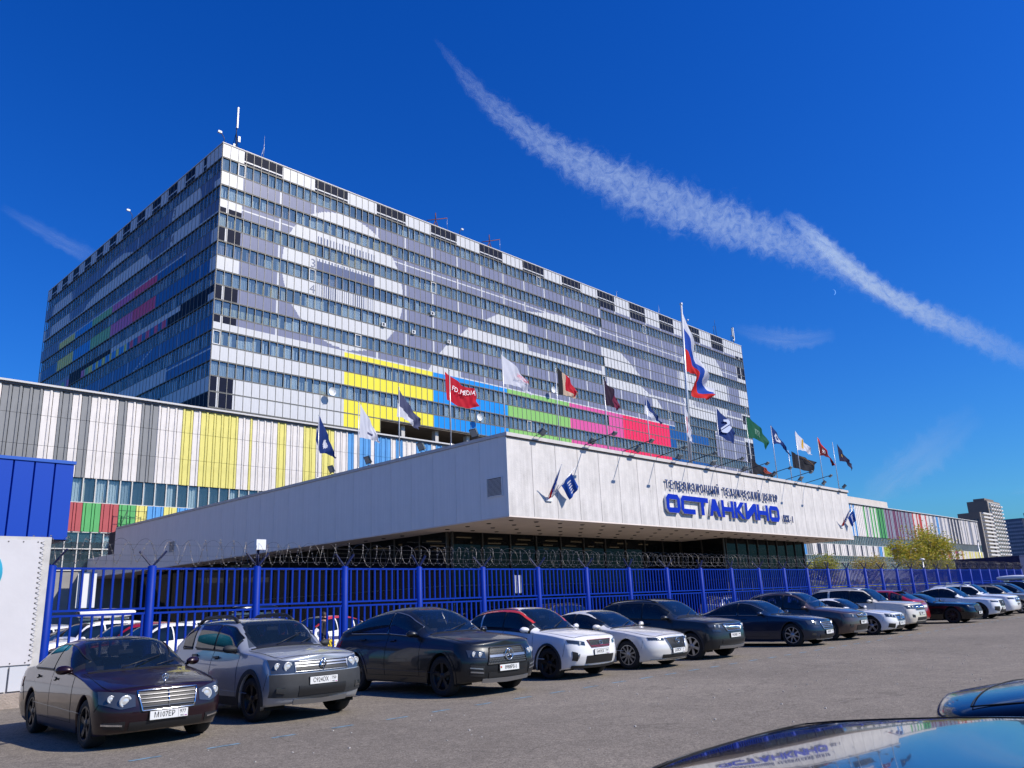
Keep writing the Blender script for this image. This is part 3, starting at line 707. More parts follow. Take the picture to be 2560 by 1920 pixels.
glazing((33.4, 37.1, 0), (58.6, 37.1, 0), 2.55)
glazing((59.2, 33.2, 0), (73.2, 33.2, 0), 1.75)
glazing((58.9, 37.1, 0), (58.9, 33.2, 0), 1.95)
glazing((33.2, 83.0, 0), (33.2, 37.3, 0), 2.5)
glazing((73.4, 33.2, 0), (73.4, 60, 0), 2.6)
b = MB(); b.box(34.5, 73, 60, 60.4, 0, 6.2); b.box(44, 58, 46, 46.3, 0, 6.2, 0); b.box(60, 73, 44, 44.3, 0, 6.2); b.build('inner_wall', mat('inner_wall', (0.10, 0.085, 0.07), 0.9), hall)
b = MB(); b.box(33.4, 73.2, 37.3, 83, 0.0, 0.06); b.build('inner_floor', mat('inner_floor', (0.16, 0.15, 0.14), 0.3), hall)
b = MB(); b.box(41.5, 46.5, 44.0, 44.2, 2.6, 5.2); b.build('orange_screen', mat('orange_wall', (0.62, 0.12, 0.03), 0.7), hall)
m_tube = mat('strip_light', (0.8, 0.7, 0.5), 0.5, emit=((1.0, 0.75, 0.45), 0.6))
b = MB()
for i in range(8):
    for j in range(4): b.box(36 + i * 2.9, 37.3 + i * 2.9, 39.5 + j * 3, 39.58 + j * 3, 6.1, 6.14)
b.build('ceiling_lamp', m_tube, hall)
cm = MB(); cm.box(-0.3, 0.3, -0.3, 0.3, 0, 6.2); cme = cm.mesh('column', mat('column_grey', (0.25, 0.24, 0.23), 0.7))
for xx in (38.5, 46, 53.5, 61, 68.5): inst(cme, 'column', hall, (xx, 41.5, 0))
for yy in (44, 52, 60, 68, 76): inst(cme, 'column', hall, (35.6, yy, 0))
# curtains hanging inside the left glazing
b = MB()
for k in range(14):
    y0 = 50 + k * 2.4
    if k % 3 == 1: continue
    for j in range(7): b.quad((33.6 + 0.06 * (j % 2), y0 + j * 0.22, 0.1), (33.63 + 0.06 * (j % 2), y0 + j * 0.22 + 0.2, 0.1), (33.63 + 0.06 * (j % 2), y0 + j * 0.22 + 0.2, 5.6), (33.6 + 0.06 * (j % 2), y0 + j * 0.22, 5.6))
b.build('curtain', mat('hall_curtain', (0.42, 0.42, 0.36), 0.9), hall)
# ventilation grilles on the shaded side
def vent(y0, y1, z0, z1):
    o = empty('ventilation_grille', (CX0, y0, z0)); o.parent = hall
    b = MB(); t_ = 0.05
    for a in ((0, y1 - y0, 0, t_), (0, y1 - y0, z1 - z0 - t_, z1 - z0), (0, t_, t_, z1 - z0 - t_), (y1 - y0 - t_, y1 - y0, t_, z1 - z0 - t_)): b.box(-0.06, -0.002, a[0], a[1], a[2], a[3])
    b.build('frame', m_fas2, o)
    b = MB(); b.quad((-0.006, 0, 0), (-0.006, 0, z1 - z0), (-0.006, y1 - y0, z1 - z0), (-0.006, y1 - y0, 0)); b.build('backing', mat('joint_dark', (0.05,) * 3), o)
    n = 15; sm_ = MB(); sm_.box(-0.05, -0.01, 0.06, y1 - y0 - 0.06, 0.0, 0.022); sl = sm_.mesh('slat', m_fas2)
    for k in range(n):
        s = inst(sl, 'slat', o, (0, 0, 0.06 + (z1 - z0 - 0.12) * k / n)); 
vent(30.07, 31.27, 7.34, 8.40); vent(69.6, 70.8, 7.36, 8.33)

# ------------------------------------------------------------------ letters of the roof sign
m_lb = mat('letter_blue', (0.001, 0.020, 0.38), 0.45, spec=0.2); m_lw = mat('letter_side', (0.66, 0.70, 0.76), 0.5)
H_, T_ = 1.22, 0.335
def gl(name, w_):
    c = 0.27; h = H_; t = T_
    if name == 'O': return [[(c, 0), (w_ - c, 0), (w_, c), (w_, h - c), (w_ - c, h), (c, h), (0, h - c), (0, c)], [(t, t), (t, h - t), (w_ - t, h - t), (w_ - t, t)]]
    if name == 'C': return [[(w_, 0), (c, 0), (0, c), (0, h - c), (c, h), (w_, h), (w_, h - t), (t, h - t), (t, t), (w_, t)]]
    if name == 'T': m_ = w_ * 0.56; return [[(0, h), (w_, h), (w_, h - t), (m_ + t * .55, h - t), (m_ + t * .55, 0), (m_ - t * .55, 0), (m_ - t * .55, h - t), (0, h - t)]]
    if name == 'A': return [[(0, 0), (.30 * w_, h), (.60 * w_, h), (w_, 0), (.72 * w_, 0), (.60 * w_, .30 * h), (.30 * w_, .30 * h), (.22 * w_, 0)]]
    if name == 'H': return [[(0, 0), (0, h), (t, h), (t, .62 * h), (w_ - t, .62 * h), (w_ - t, h), (w_, h), (w_, 0), (w_ - t, 0), (w_ - t, .36 * h), (t, .36 * h), (t, 0)]]
    if name == 'K': return [[(0, 0), (0, h), (t, h), (t, .6 * h), (w_ * .62, h), (w_ * .97, h), (w_ * .48, .5 * h), (w_, 0), (w_ * .68, 0), (t, .42 * h), (t, 0)]]
    if name == 'I': return [[(0, 0), (0, h), (t, h), (t, .48 * h), (w_ - t * 1.25, h), (w_, h), (w_, 0), (w_ - t, 0), (w_ - t, .52 * h), (t * 1.25, 0)]]
def curve_poly(name, polys, ext, m, bev=0.0):
    cu = bpy.data.curves.new(name, 'CURVE'); cu.dimensions = '2D'; cu.fill_mode = 'BOTH'; cu.extrude = ext; cu.bevel_depth = bev
    for P in polys:
        sp = cu.splines.new('POLY'); sp.points.add(len(P) - 1); sp.use_cyclic_u = True
        for p, q in zip(sp.points, P): p.co = (q[0], q[1], 0, 1)
    cu.materials.append(m); return cu
sign = empty('roof_lettering', (0, CY0, 0), label='big blue square-cut letters ОСТАНКИНО on the white canopy front', cat='sign')
for nm, x0, x1 in (('O', 45.52, 47.15), ('C', 47.28, 49.0), ('T', 48.98, 50.78), ('A', 50.92, 52.45), ('H', 52.62, 54.3), ('K', 54.46, 55.98), ('I', 56.05, 57.82), ('H', 57.94, 59.68), ('O', 59.88, 61.55)):
    P = gl(nm, x1 - x0)
    o = bpy.data.objects.new('letter', curve_poly('letter', P, 0.085, m_lw)); link(o, sign); o.location = (x0, -0.125, 7.15); o.rotation_euler = (pi / 2, 0, 0)
    f = bpy.data.objects.new('face_plate', curve_poly('face_plate', P, 0.012, m_lb)); link(f, o); f.location = (0, 0, 0.098)
m_sl = mat('letter_slate', (0.045, 0.075, 0.21), 0.45)
s2 = empty('small_lettering', (0, CY0, 0), label='row of small slate-blue letters ТЕЛЕВИЗИОННЫЙ ТЕХНИЧЕСКИЙ ЦЕНТР above the big letters', cat='sign')
for txt, a, b_ in (('ТЕЛЕВИЗИОННЫЙ', 45.62, 52.75), ('ТЕХНИЧЕСКИЙ', 53.1, 58.95), ('ЦЕНТР', 59.25, 61.85)):
    n = len(txt); wl_ = (b_ - a) / n
    for k, ch in enumerate(txt):
        text(ch, 0.82, m_sl, s2, (a + wl_ * (k + 0.5), -0.12, 8.98), (pi / 2, 0, 0), 'letter', 0.035, sx=0.62)
s3 = empty('entrance_number_lettering', (0, CY0, 0), label='small slate letters КСК-1 to the lower right of the big sign', cat='sign')
for k, ch in enumerate('КСК-1'): text(ch, 0.78, m_sl, s3, (62.55 + 0.37 * k, -0.12, 7.45), (pi / 2, 0, 0), 'letter', 0.035, sx=0.58)

# ------------------------------------------------------------------ floodlights
m_fl = mat('floodlight_case', (0.13, 0.15, 0.15), 0.5, metal=0.3); m_lens = mat('floodlight_glass', (0.35, 0.38, 0.38), 0.1)
for k in range(9):
    x = 37.5 + 3.76 * k
    t = empty('arm_floodlight', (x, CY0, CZ1), label='floodlight on a long outreach arm, number %s from the left corner of the canopy' % ['one', 'two', 'three', 'four', 'five', 'six', 'seven', 'eight', 'nine'][k], cat='floodlight', group='long-arm floodlights over the canopy sign')
    t['label'] = ['first', 'second', 'third', 'fourth', 'fifth', 'sixth', 'seventh', 'eighth', 'ninth'][k] + ' long-arm floodlight from the canopy corner, reaching out from the parapet'
    b = MB(); b.tube([(0, 0.3, 0.05), (0, -2.2, 0.46)], 0.028, 6); b.tube([(0, 0.3, 0.1), (0, 0.32, -0.05)], 0.05, 6); b.build('arm', m_dk, t)
    M = Matrix.Translation((0, -2.3, 0.42)) @ Matrix.Rotation(radians(-35), 4, 'X')
    b = MB(); b.box(-0.16, 0.16, -0.16, 0.12, -0.05, 0.05, 0, M); b.build('lamp_head', m_fl, t)
    b = MB(); b.box(-0.13, 0.13, -0.13, 0.09, -0.062, -0.052, 0, M); b.build('lens', m_lens, t)
for k, x in enumerate((33.1, 37.55, 42.2, 47.0, 51.45, 56.0, 60.8, 65.6, 70.2, 74.6)):
    t = empty('parapet_floodlight', (x, CY0 - 0.1, CZ1 + 0.05), label=['first', 'second', 'third', 'fourth', 'fifth', 'sixth', 'seventh', 'eighth', 'ninth', 'tenth'][k] + ' square floodlight from the corner, clamped low on the front parapet', cat='floodlight', group='square floodlights on the front parapet')
    M = Matrix.Translation((0.1, -0.45, 0.25)) @ Matrix.Rotation(radians(48), 4, 'X') @ Matrix.Rotation(R.uniform(-0.3, 0.3), 4, 'Y')
    b = MB(); b.box(-0.24, 0.24, -0.05, 0.06, -0.2, 0.2, 0, M); b.build('lamp_head', m_fl, t)
    b = MB(); b.box(-0.2, 0.2, -0.062, -0.052, -0.16, 0.16, 0, M); b.build('lens', m_lens, t)
    b = MB(); b.tube([(-0.15, 0.1, 0.02), (-0.15, -0.42, 0.1), (0.3, -0.42, 0.1), (0.3, 0.1, 0.02)], 0.018, 5); b.build('bracket', m_dk, t)
for k, y in enumerate((32.0, 36.6, 41.9, 46.0)):
    t = empty('edge_floodlight', (CX0 - 0.05, y, CZ1 + 0.1), pi / 2, label=['first', 'second', 'third', 'fourth'][k] + ' floodlight back from the corner on the shaded left roof edge', cat='floodlight', group='floodlights on the left roof edge')
    M = Matrix.Translation((0.0, 0.1, 0.35)) @ Matrix.Rotation(radians(-30), 4, 'X')
    b = MB(); b.box(-0.26, 0.26, -0.05, 0.06, -0.24, 0.24, 0, M); b.build('lamp_head', m_fl, t)
    b = MB(); b.box(-0.22, 0.22, 0.061, 0.07, -0.2, 0.2, 0, M); b.build('lens', m_lens, t)
    b = MB(); b.tube([(0.2, -0.2, 0), (0.2, 0.1, 0.1), (-0.2, 0.1, 0.1), (-0.2, -0.2, 0)], 0.02, 5); b.build('bracket', m_dk, t)

# ------------------------------------------------------------------ flags
def lerp(a, b, t): return a + (b - a) * t
CAMV = Vector((0, 0, 1.65))
def unp(px, py, Yp):
    d = fw + rt * ((px - 1280) / 2018.72) - upv * ((py - 960) / 2018.72); return CAMV + d * (Yp / d.y)
def cloth(name, parent, top, bot, Yp, colf, mats, amp=0.10, waves=2.2, nx=26, nz=16, ph=0.0):
    """flag cloth between a top-edge and a bottom-edge line given as (x, z) points; folds run in y"""
    def along(L, s):
        f = s * (len(L) - 1); i = min(int(f), len(L) - 2); t = f - i
        return (lerp(L[i][0], L[i + 1][0], t), lerp(L[i][1], L[i + 1][1], t))
    def smooth(L, s):
        a = along(L, max(0, s - 0.07)); b = along(L, min(1, s + 0.07)); c = along(L, s)
        k = 0.5 if 0.02 < s < 0.98 else 0
        return (lerp(c[0], (a[0] + b[0]) / 2, k), lerp(c[1], (a[1] + b[1]) / 2, k))
    G_ = []
    for j in range(nz + 1):
        t = j / nz; row = []
        for i in range(nx + 1):
            s = i / nx; a = smooth(top, s); b = smooth(bot, s)
            x, z = lerp(a[0], b[0], t), lerp(a[1], b[1], t)
            e = amp * (s ** 0.7)
            x += 0.05 * s * sin(9 * t + 5 * s + ph); z += 0.035 * s * sin(7 * s + 8 * t + ph)
            y = Yp + e * sin(2 * pi * (waves * s + 0.55 * t) + ph) + 0.35 * e * sin(2 * pi * (4.3 * s - 1.4 * t) + 2 * ph)
            row.append((x, y, z))
        G_.append(row)
    mb = MB(); mb.grid(G_); k = 0
    for j in range(nz):
        for i in range(nx): mb.m[k] = colf((i + 0.5) / nx, (j + 0.5) / nz); k += 1
    return mb.build(name, mats, parent)
def cm_(name, c):
    m = mat('cloth_' + name, c, 0.75, spec=0.2)
    n = m.node_tree
    if 'tl' not in m:
        b = n.nodes['Principled BSDF']; t = n.nodes.new('ShaderNodeBsdfTranslucent'); t.inputs[0].default_value = (*c, 1)
        mx = n.nodes.new('ShaderNodeMixShader'); mx.inputs[0].default_value = 0.28
        n.links.new(b.outputs[0], mx.inputs[1]); n.links.new(t.outputs[0], mx.inputs[2]); n.links.new(mx.outputs[0], n.nodes['Material Output'].inputs[0]); m['tl'] = 1
    return m
cN, cW, cR, cK, cG, cB, cS, cC, cP, cY = (cm_('navy', (0.010, 0.035, 0.17)), cm_('white', (0.66, 0.67, 0.74)), cm_('red', (0.52, 0.012, 0.03)), cm_('black', (0.018, 0.018, 0.024)), cm_('green', (0.008, 0.10, 0.055)), cm_('blue', (0.01, 0.07, 0.42)), cm_('slate', (0.07, 0.08, 0.16)), cm_('cream', (0.60, 0.45, 0.33)), cm_('plum', (0.16, 0.012, 0.05)), cm_('yellow', (0.7, 0.42, 0.05)))
def solid(i): return lambda s, t: i
def disc(a, b, cs, ct, rs, rt_): return lambda s, t: b if ((s - cs) / rs) ** 2 + ((t - ct) / rt_) ** 2 < 1 else a
FL = []
def flag(x, Yp, pole_h, top_px, bot_px, colf, mats, lbl, base_z=CZ1, r=0.035, amp=0.10, word=None, px=None, lean=0.0):
    t = empty('flagpole', (x, Yp, base_z), label=lbl, cat='flag', group='flags along the canopy roof')
    b = MB(); b.tube([(0, 0, 0), (lean, 0, pole_h)], [r * 1.15, r * 0.8], 8)
    b.lathe([(0.0, pole_h + r * 3), (r * 1.4, pole_h + r * 1.5), (r * 0.6, pole_h)], 8, axis='z', c=(lean, 0, 0)); b.lathe([(r * 3.2, 0), (r * 3, 0.08), (r * 1.3, 0.25)], 8, axis='z')
    b.build('pole', mat('pole_paint', (0.62, 0.63, 0.64), 0.35, metal=0.3), t)
    tp = [unp(a, c, Yp) for a, c in top_px]; bp_ = [unp(a, c, Yp) for a, c in bot_px]
    tl = [(p.x - x, p.z - base_z) for p in tp]; bl = [(p.x - x, p.z - base_z) for p in bp_]
    o = cloth('cloth', t, tl, bl, 0, colf, mats, amp, ph=x)
    if word:
        s, s_, tt, cc, m, rz = word
        a = unp(*px, Yp)
        text(s, s_, m, t, (a.x - x, -0.16, a.z - base_z), (pi / 2, rz, 0), 'lettering', 0.002)
    return t
flag(31.12, 48.36, 4.65, [(799, 1038), (815, 1078), (828, 1110), (839.6, 1144)], [(789, 1099), (800, 1133), (815, 1133), (839, 1146)], disc(0, 1, 0.45, 0.5, 0.12, 0.22), [cN, cW], 'navy flag with a small pale emblem, furthest left on the roof edge', word=None)
flag(31.17, 43.67, 4.65, [(901, 1009), (918, 1041), (937, 1072), (949, 1105)], [(898, 1094), (912, 1095), (930, 1100), (948, 1107)], lambda s, t: 1 if 0.42 < s < 0.6 and 0.62 < t < 0.78 else 0, [cW, cS], 'white flag with a small dark mark, second from the left on the roof edge')
flag(31.02, 39.14, 4.65, [(997, 972), (1018, 1007), (1040, 1036), (1056, 1052)], [(992, 1042), (1010, 1044), (1028, 1060), (1043, 1076)], lambda s, t: 1 if t > 0.52 + 0.3 * s and s < 0.8 else 0, [cS, cW], 'slate flag with a white lower stripe, third from the left on the roof edge')
flag(30.95, 34.26, 4.65, [(1112, 929), (1135, 948), (1162, 967), (1191, 972)], [(1117, 999), (1140, 1012), (1168, 1022), (1194, 1018)], solid(0), [cR], 'crimson flag with white FD.MEDIA lettering, last before the canopy corner')
m_wl = mat('print_white', (0.8, 0.8, 0.82), 0.6); m_rl = mat('print_red', (0.6, 0.01, 0.05), 0.6)
fdm = [o for o in bpy.data.objects if o.name.startswith('flagpole') and 'FD.MEDIA' in o.get('label', '')][0]
for k, ch in enumerate('FD.MEDIA'):
    p = unp(1129 + 7.4 * k, 972 + 2.1 * k + 4.5 * sin(k * 0.55), 34.26)
    text(ch, 0.42, m_wl, fdm, (p.x - 30.95, -0.14 - 0.0 * k, p.z - CZ1), (pi / 2, 0.22, 0), 'lettering', 0.002)
flag(31.4, 30.3, 4.8, [(1253, 886), (1285, 912), (1312, 945), (1332, 983)], [(1257, 960), (1284, 962), (1306, 972), (1326, 990)], solid(0), [cW], 'plain white flag with tiny red letters, standing on the canopy corner', word=('ЗВЕЗДА', 0.26, 0, 0, m_rl, 0.3), px=(1302, 949))
flag(36.0, 30.3, 4.7, [(1393, 919), (1412, 935), (1430, 958), (1444, 987)], [(1397, 987), (1412, 988), (1425, 990), (1440, 997)], lambda s, t: 0 if s < 0.22 else (1 if (s < 0.34 or t > 0.72 or s > 0.93) else 2), [cK, cC, cR], 'black flag with a cream-edged red block, second on the front parapet')
flag(40.75, 30.3, 4.8, [(1508, 945), (1520, 962), (1535, 975), (1548, 1018)], [(1513, 1013), (1524, 1014), (1533, 1018), (1545, 1026)], lambda s, t: 1 if s > 0.68 else 0, [cm_('aubergine', (0.03, 0.014, 0.035)), cP], 'dark aubergine flag with a plum tip, third on the front parapet')
flag(45.42, 30.3, 4.8, [(1613, 990), (1625, 1012), (1640, 1036), (1655, 1057)], [(1611, 1034), (1622, 1040), (1634, 1054), (1652, 1060)], lambda s, t: 1 if t > 0.5 and s < 0.85 else 0, [cN, cW], 'narrow blue and white flag, fourth on the front parapet', word=('ВГТРК', 0.22, 0, 0, mat('print_dark', (0.02, 0.02, 0.05), 0.6), 0.95), px=(1631, 1034))
flag(51.55, 31.0, 13.1, [(1704, 772), (1721, 822), (1738, 878), (1753, 905), (1767, 950), (1790, 973)], [(1715, 929), (1727, 929), (1737, 936), (1734, 968), (1740, 998), (1764, 1001)], lambda s, t: 0 if t < 0.27 else (1 if t < 0.60 else 2), [cW, cB, cm_('flag_red', (0.60, 0.02, 0.02))], 'huge white, blue and red tricolour flag on the thick tall pole', r=0.10, amp=0.42, lean=1.0)
flag(50.25, 30.3, 4.7, [(1712, 1002), (1717, 1032), (1724, 1062), (1730, 1088)], [(1714, 1062), (1719, 1085), (1724, 1103), (1730, 1111)], disc(0, 1, 0.3, 0.62, 0.16, 0.3), [cW, cm_('flag_red', (0.6, 0.02, 0.02))], 'limp white flag with a red dot beside the thick tricolour pole')
tf = flag(54.8, 30.3, 4.8, [(1791, 1020), (1806, 1036), (1822, 1056), (1836, 1084)], [(1796, 1088), (1812, 1097), (1826, 1104), (1838, 1110)], solid(0), [cN], 'navy flag with a broad pale two-stroke emblem right of the tricolour')
emb = MB()
for Q in ([(1250, 675), (1325, 672), (1355, 712), (1350, 745), (1215, 835), (1213, 806), (1312, 738), (1300, 712), (1255, 705)], [(1215, 848), (1345, 765), (1385, 795), (1345, 855), (1310, 882), (1240, 872)]):
    P_ = [unp(1600 + a / 6.144, 940 + c / 6.144, 30.3) for a, c in Q]; emb.poly([(p.x - 54.8, -0.17, p.z - CZ1) for p in P_][::-1])
emb.build('emblem', mat('print_pale', (0.45, 0.50, 0.66), 0.6), tf)
flag(59.5, 30.3, 4.8, [(1865, 1041), (1883, 1052), (1903, 1073), (1921, 1104)], [(1867, 1094), (1884, 1096), (1902, 1103), (1917, 1124)], lambda s, t: 1 if abs(s - 0.52) < 0.14 and 0.35 < t < 0.7 and (int(s * 26) % 2 == 0 or t < .42) else 0, [cG, cm_('sage', (0.16, 0.28, 0.22))], 'dark green flag with a faint emblem, furthest right before the open sky')
flag(59.42, 30.6, 1.9, [(1874, 1144), (1895, 1160), (1915, 1172), (1935, 1187)], [(1879, 1185), (1897, 1186), (1915, 1190), (1934, 1193)], lambda s, t: 1 if s > 0.55 and t < 0.55 and int(t * 22) % 2 == 0 else 0, [cK, cm_('rust', (0.4, 0.06, 0.03))], 'low black flag with a rusty striped corner, just above the parapet')
flag(63.8, 30.3, 4.7, [(1926, 1061), (1941, 1082), (1957, 1106), (1976, 1138)], [(1933, 1111), (1945, 1108), (1958, 1118), (1975, 1141)], lambda s, t: 1 if ((s - .34) / .17) ** 2 + ((t - .5) / .3) ** 2 < 1 and ((s - .34) / .1) ** 2 + ((t - .5) / .16) ** 2 > 1 else 0, [cN, cW], 'navy flag with a white ring emblem against the sky')
flag(68.38, 30.3, 4.7, [(1988, 1077), (2001, 1094), (2014, 1108), (2029, 1124)], [(1993, 1125), (2004, 1125), (2016, 1129), (2028, 1139)], disc(0, 1, 0.45, 0.42, 0.1, 0.4), [cW, cY], 'white flag with a yellow streak against the sky')
pf = flag(67.15, 30.6, 3.0, [(1978, 1128), (1998, 1139), (2020, 1148), (2040, 1155)], [(1983, 1169), (2000, 1173), (2018, 1178), (2036, 1181)], solid(0), [cK], 'wide black flag with a faint gold arc, low in front of the white one', word=('ПУРЕ', 0.0001, 0, 0, m_wl, 0.0), px=(2010, 1160))
for o in list(pf.children):
    if o.name.startswith('lettering'): bpy.data.objects.remove(o)
arc_ = [unp(1998 + 4.6 * k, 1143 + 1.6 * k + 0.22 * k * k, 30.6) for k in range(8)]
b = MB(); b.tube([(p.x - 67.15, -0.17, p.z - CZ1) for p in arc_], 0.03, 5); b.build('emblem', mat('print_gold', (0.25, 0.14, 0.06), 0.6), pf)
flag(73.0, 30.3, 4.75, [(2043, 1092), (2056, 1113), (2070, 1132), (2086, 1163)], [(2048, 1139), (2059, 1139), (2070, 1143), (2084, 1164)], lambda s, t: 2 if abs(s - .38) < .13 and .35 < t < .75 and int(s * 30 + t * 9) % 2 else (1 if t > 0.2 else 0), [cm_('flag_red', (0.6, 0.02, 0.02)), cm_('wine', (0.12, 0.008, 0.012)), cW], 'wine red flag with a pale crest, second from the right')
flag(77.45 - 1.1, 30.3, 4.7, [(2092, 1109), (2104, 1127), (2117, 1145), (2131, 1160)], [(2099, 1153), (2109, 1153), (2119, 1158), (2127, 1178)], disc(0, 1, 0.3, 0.5, 0.06, 0.12), [cm_('ink', (0.02, 0.016, 0.05)), cY], 'ink dark flag furthest right on the parapet')
# short staffs bracketed to the fascia
def wallflag(x, z, tip, clothp, colf, mats, lbl, amp=0.08):
    t = empty('wall_flag', (x, CY0, z), label=lbl, cat='flag', group='flags on wall brackets on the canopy front')
    b = MB(); b.tube([(0, -0.02, 0), tip], 0.022, 6); b.build('staff', mat('pole_paint', (0.62, 0.63, 0.64)), t)
    b = MB(); b.box(-0.12, 0.12, -0.09, 0, -0.12, 0.1); b.build('bracket', m_wh, t)
    n = 14; T0 = Vector(tip); top = []; bot = []
    a, b2, c, d = [Vector(q) for q in clothp]; G_ = []
    for j in range(n + 1):
        row = []
        for i in range(n + 1):
            s, u = i / n, j / n; p = a.lerp(b2, s).lerp(d.lerp(c, s), u)
            p += Vector((0.04 * sin(9 * s + 4 * u), amp * u * sin(11 * s + 3 * u), 0)); row.append(p)
        G_.append(row)
    mb = MB(); mb.grid(G_); k = 0
    for j in range(n):
        for i in range(n): mb.m[k] = colf((i + 0.5) / n, (j + 0.5) / n); k += 1
    mb.build('cloth', mats, t)
tri = lambda s, t: 0 if t < 0.33 else (1 if t < 0.66 else 2)
def tri_s(s, t): return 0 if s > 0.66 - 0.5 * t + .3 else (1 if s > 0.3 else 2)
trm = [cW, cB, cm_('flag_red', (0.6, 0.02, 0.02))]
for sx, nm in ((33.9, 'left'), (73.9, 'right')):
    wallflag(sx, 7.3, (-0.15, -1.35, 1.75), [(-0.02, -0.25, 0.35), (-0.14, -1.3, 1.7), (0.12, -0.55, 0.45), (0.05, -0.12, -0.02)], tri_s, trm, 'small tricolour flag folded on a staff at the %s end of the canopy' % nm)
    wallflag(sx + 0.25, 7.3, (1.25, -0.9, 1.75), [(0.55, -0.42, 0.75), (1.05, -0.78, 1.45), (1.75, -0.75, 0.75), (1.2, -0.45, 0.0)], lambda s, t: 1 if abs(s - .5 + .25 * (t - .5)) < .13 and .15 < t < .85 and int(t * 14) % 2 else 0, [cm_('royal', (0.012, 0.06, 0.32)), cW], 'small blue flag with white script on a staff at the %s end of the canopy' % nm)
# ------------------------------------------------------------------ steel fence
m_fb = mat('fence_blue', (0.001, 0.028, 0.30), 0.5, spec=0.15, noise=(3, 0.12)); m_fd = mat('fence_arm', (0.008, 0.012, 0.06), 0.5)
m_wire = mat('razor_wire', (0.17, 0.155, 0.145), 0.5, metal=0.4)
FY = 21.8; SP = 3.005
fence = empty('steel_fence', (0, FY, 0), label='long blue steel bar fence topped with coiled razor wire behind the parked cars', cat='fence')
pm = MB(); pm.lathe([(0.0, 3.09), (0.06, 3.085), (0.11, 3.06), (0.112, 1.9), (0.118, 1.89), (0.118, 0)], 16, axis='z'); pme = pm.mesh('post', m_fb)
am = MB()
for s in (-1, 1): am.box(-0.02, 0.02, -0.03, 0.03, 0, 0.52, 0, Matrix.Translation((0, 0, 3.05)) @ Matrix.Rotation(s * radians(38), 4, 'Y') @ Matrix.Rotation(s * 0.2, 4, 'X'))
ame = am.mesh('wire_bracket', m_fd)
rl = MB(); rl.box(0.11, SP - 0.11, -0.03, 0.03, -0.025, 0.025)
rme = rl.mesh('rail', m_fb)
bu = MB(); bu.box(-0.024, 0.024, -0.024, 0.024, 2.026, 2.974); bum = bu.mesh('bar', m_fb)
bl = MB(); bl.box(-0.024, 0.024, -0.024, 0.024, 0.346, 1.854); blm = bl.mesh('bar', m_fb)
px = [6.66] + [9.07 + SP * k for k in range(31)]
nbar = 0; fb_ = MB(); posts = []
for k, x in enumerate(px):
    inst(pme, 'post', fence, (x, 0, 0))
    o = inst(ame, 'wire_bracket', fence, (x, 0, 0)); o.rotation_euler.z = R.uniform(-0.5, 0.5)
    if k == len(px) - 1: break
    L = px[k + 1] - x
    if k == 0:
        b = MB(); b.box(0.11, L - 0.11, -0.03, 0.03, -0.025, 0.025); rm0 = b.mesh('rail', m_fb)
    for z in (3.0, 2.0, 1.88, 0.32): inst(rm0 if k == 0 else rme, 'rail', fence, (x, 0, z))
    n = int((L - 0.2) / 0.222)
    for j in range(n):
        xx = x + 0.11 + (L - 0.22) * (j + 0.5) / n
        for me_, off, z0, z1 in ((bum, 0, 2.026, 2.974), (blm, 0.07, 0.346, 1.854)):
            if nbar < 300: inst(me_, 'bar', fence, (xx + off, 0, 0)); nbar += 1
            else: fb_.box(xx + off - 0.024, xx + off + 0.024, -0.024, 0.024, z0, z1)
fb_.build('bar', m_fb, fence, kind='stuff')
wr = MB(); X1 = px[-1]; x = 6.2; ph = 0; pts = []
N = 20
while x < X1:
    loops = 0.44 + 0.1 * sin(x * 0.9)
    rad = 0.30 + 0.05 * sin(x * 1.3)
    for k in range(N):
        a = 2 * pi * k / N
        pts.append((x + loops * k / N + 0.11 * sin(a * 1.0), rad * sin(a) * 0.9, 3.42 + rad * cos(a) + 0.03 * sin(3 * x)))
    x += loops
wr.tube(pts, 0.0052, 3, cap=False, sm=False)
pts2 = []; x = 6.35
while x < X1:
    loops = 0.62; rad = 0.33
    for k in range(N):
        a = -2 * pi * k / N; pts2.append((x + loops * k / N, rad * sin(a), 3.44 + rad * cos(a)))
    x += loops
wr.tube(pts2, 0.0042, 3, cap=False, sm=False)
for z in (3.2, 3.35, 3.62): wr.tube([(6.3, 0.1, z), (X1, 0.1, z)], 0.004, 3)
# barbs
for i in range(0, len(pts) - 1, 2):
    p = pts[i]; wr.quad((p[0] - 0.02, p[1], p[2] - 0.012), (p[0] + 0.02, p[1], p[2] - 0.012), (p[0] + 0.02, p[1], p[2] + 0.012), (p[0] - 0.02, p[1], p[2] + 0.012))
wr.build('razor_wire', m_wire, fence, kind='stuff')
def bsign(x, w_, z0, z1, lbl):
    t = empty('fence_sign', (x, FY + 0.06, z0), label=lbl, cat='sign')
    b = MB(); b.box(0, w_, 0, 0.015, 0, z1 - z0); b.build('plate', mat('sign_white', (0.72, 0.72, 0.70), 0.5), t)
bsign(7.30, 0.44, 2.06, 2.92, 'blank white plate wired behind the fence bars beside the billboard')
bsign(22.85, 0.42, 2.12, 2.78, 'blank white plate wired behind the fence bars halfway along')
t = empty('relay_box', (12.08, FY - 0.03, 3.35), label='small white relay box clamped above a fence post', cat='box')
b = MB(); b.box(-0.16, 0.14, -0.16, -0.03, 0.18, 0.47); b.build('case', m_wh, t)
b = MB(); b.tube([(0, 0, -0.3), (0, 0, 0.2)], 0.03, 6); b.tube([(-0.06, -0.05, 0.2), (-0.1, -0.05, -0.1), (-0.02, 0, -0.25)], 0.012, 5); b.build('stem', m_fd, t)

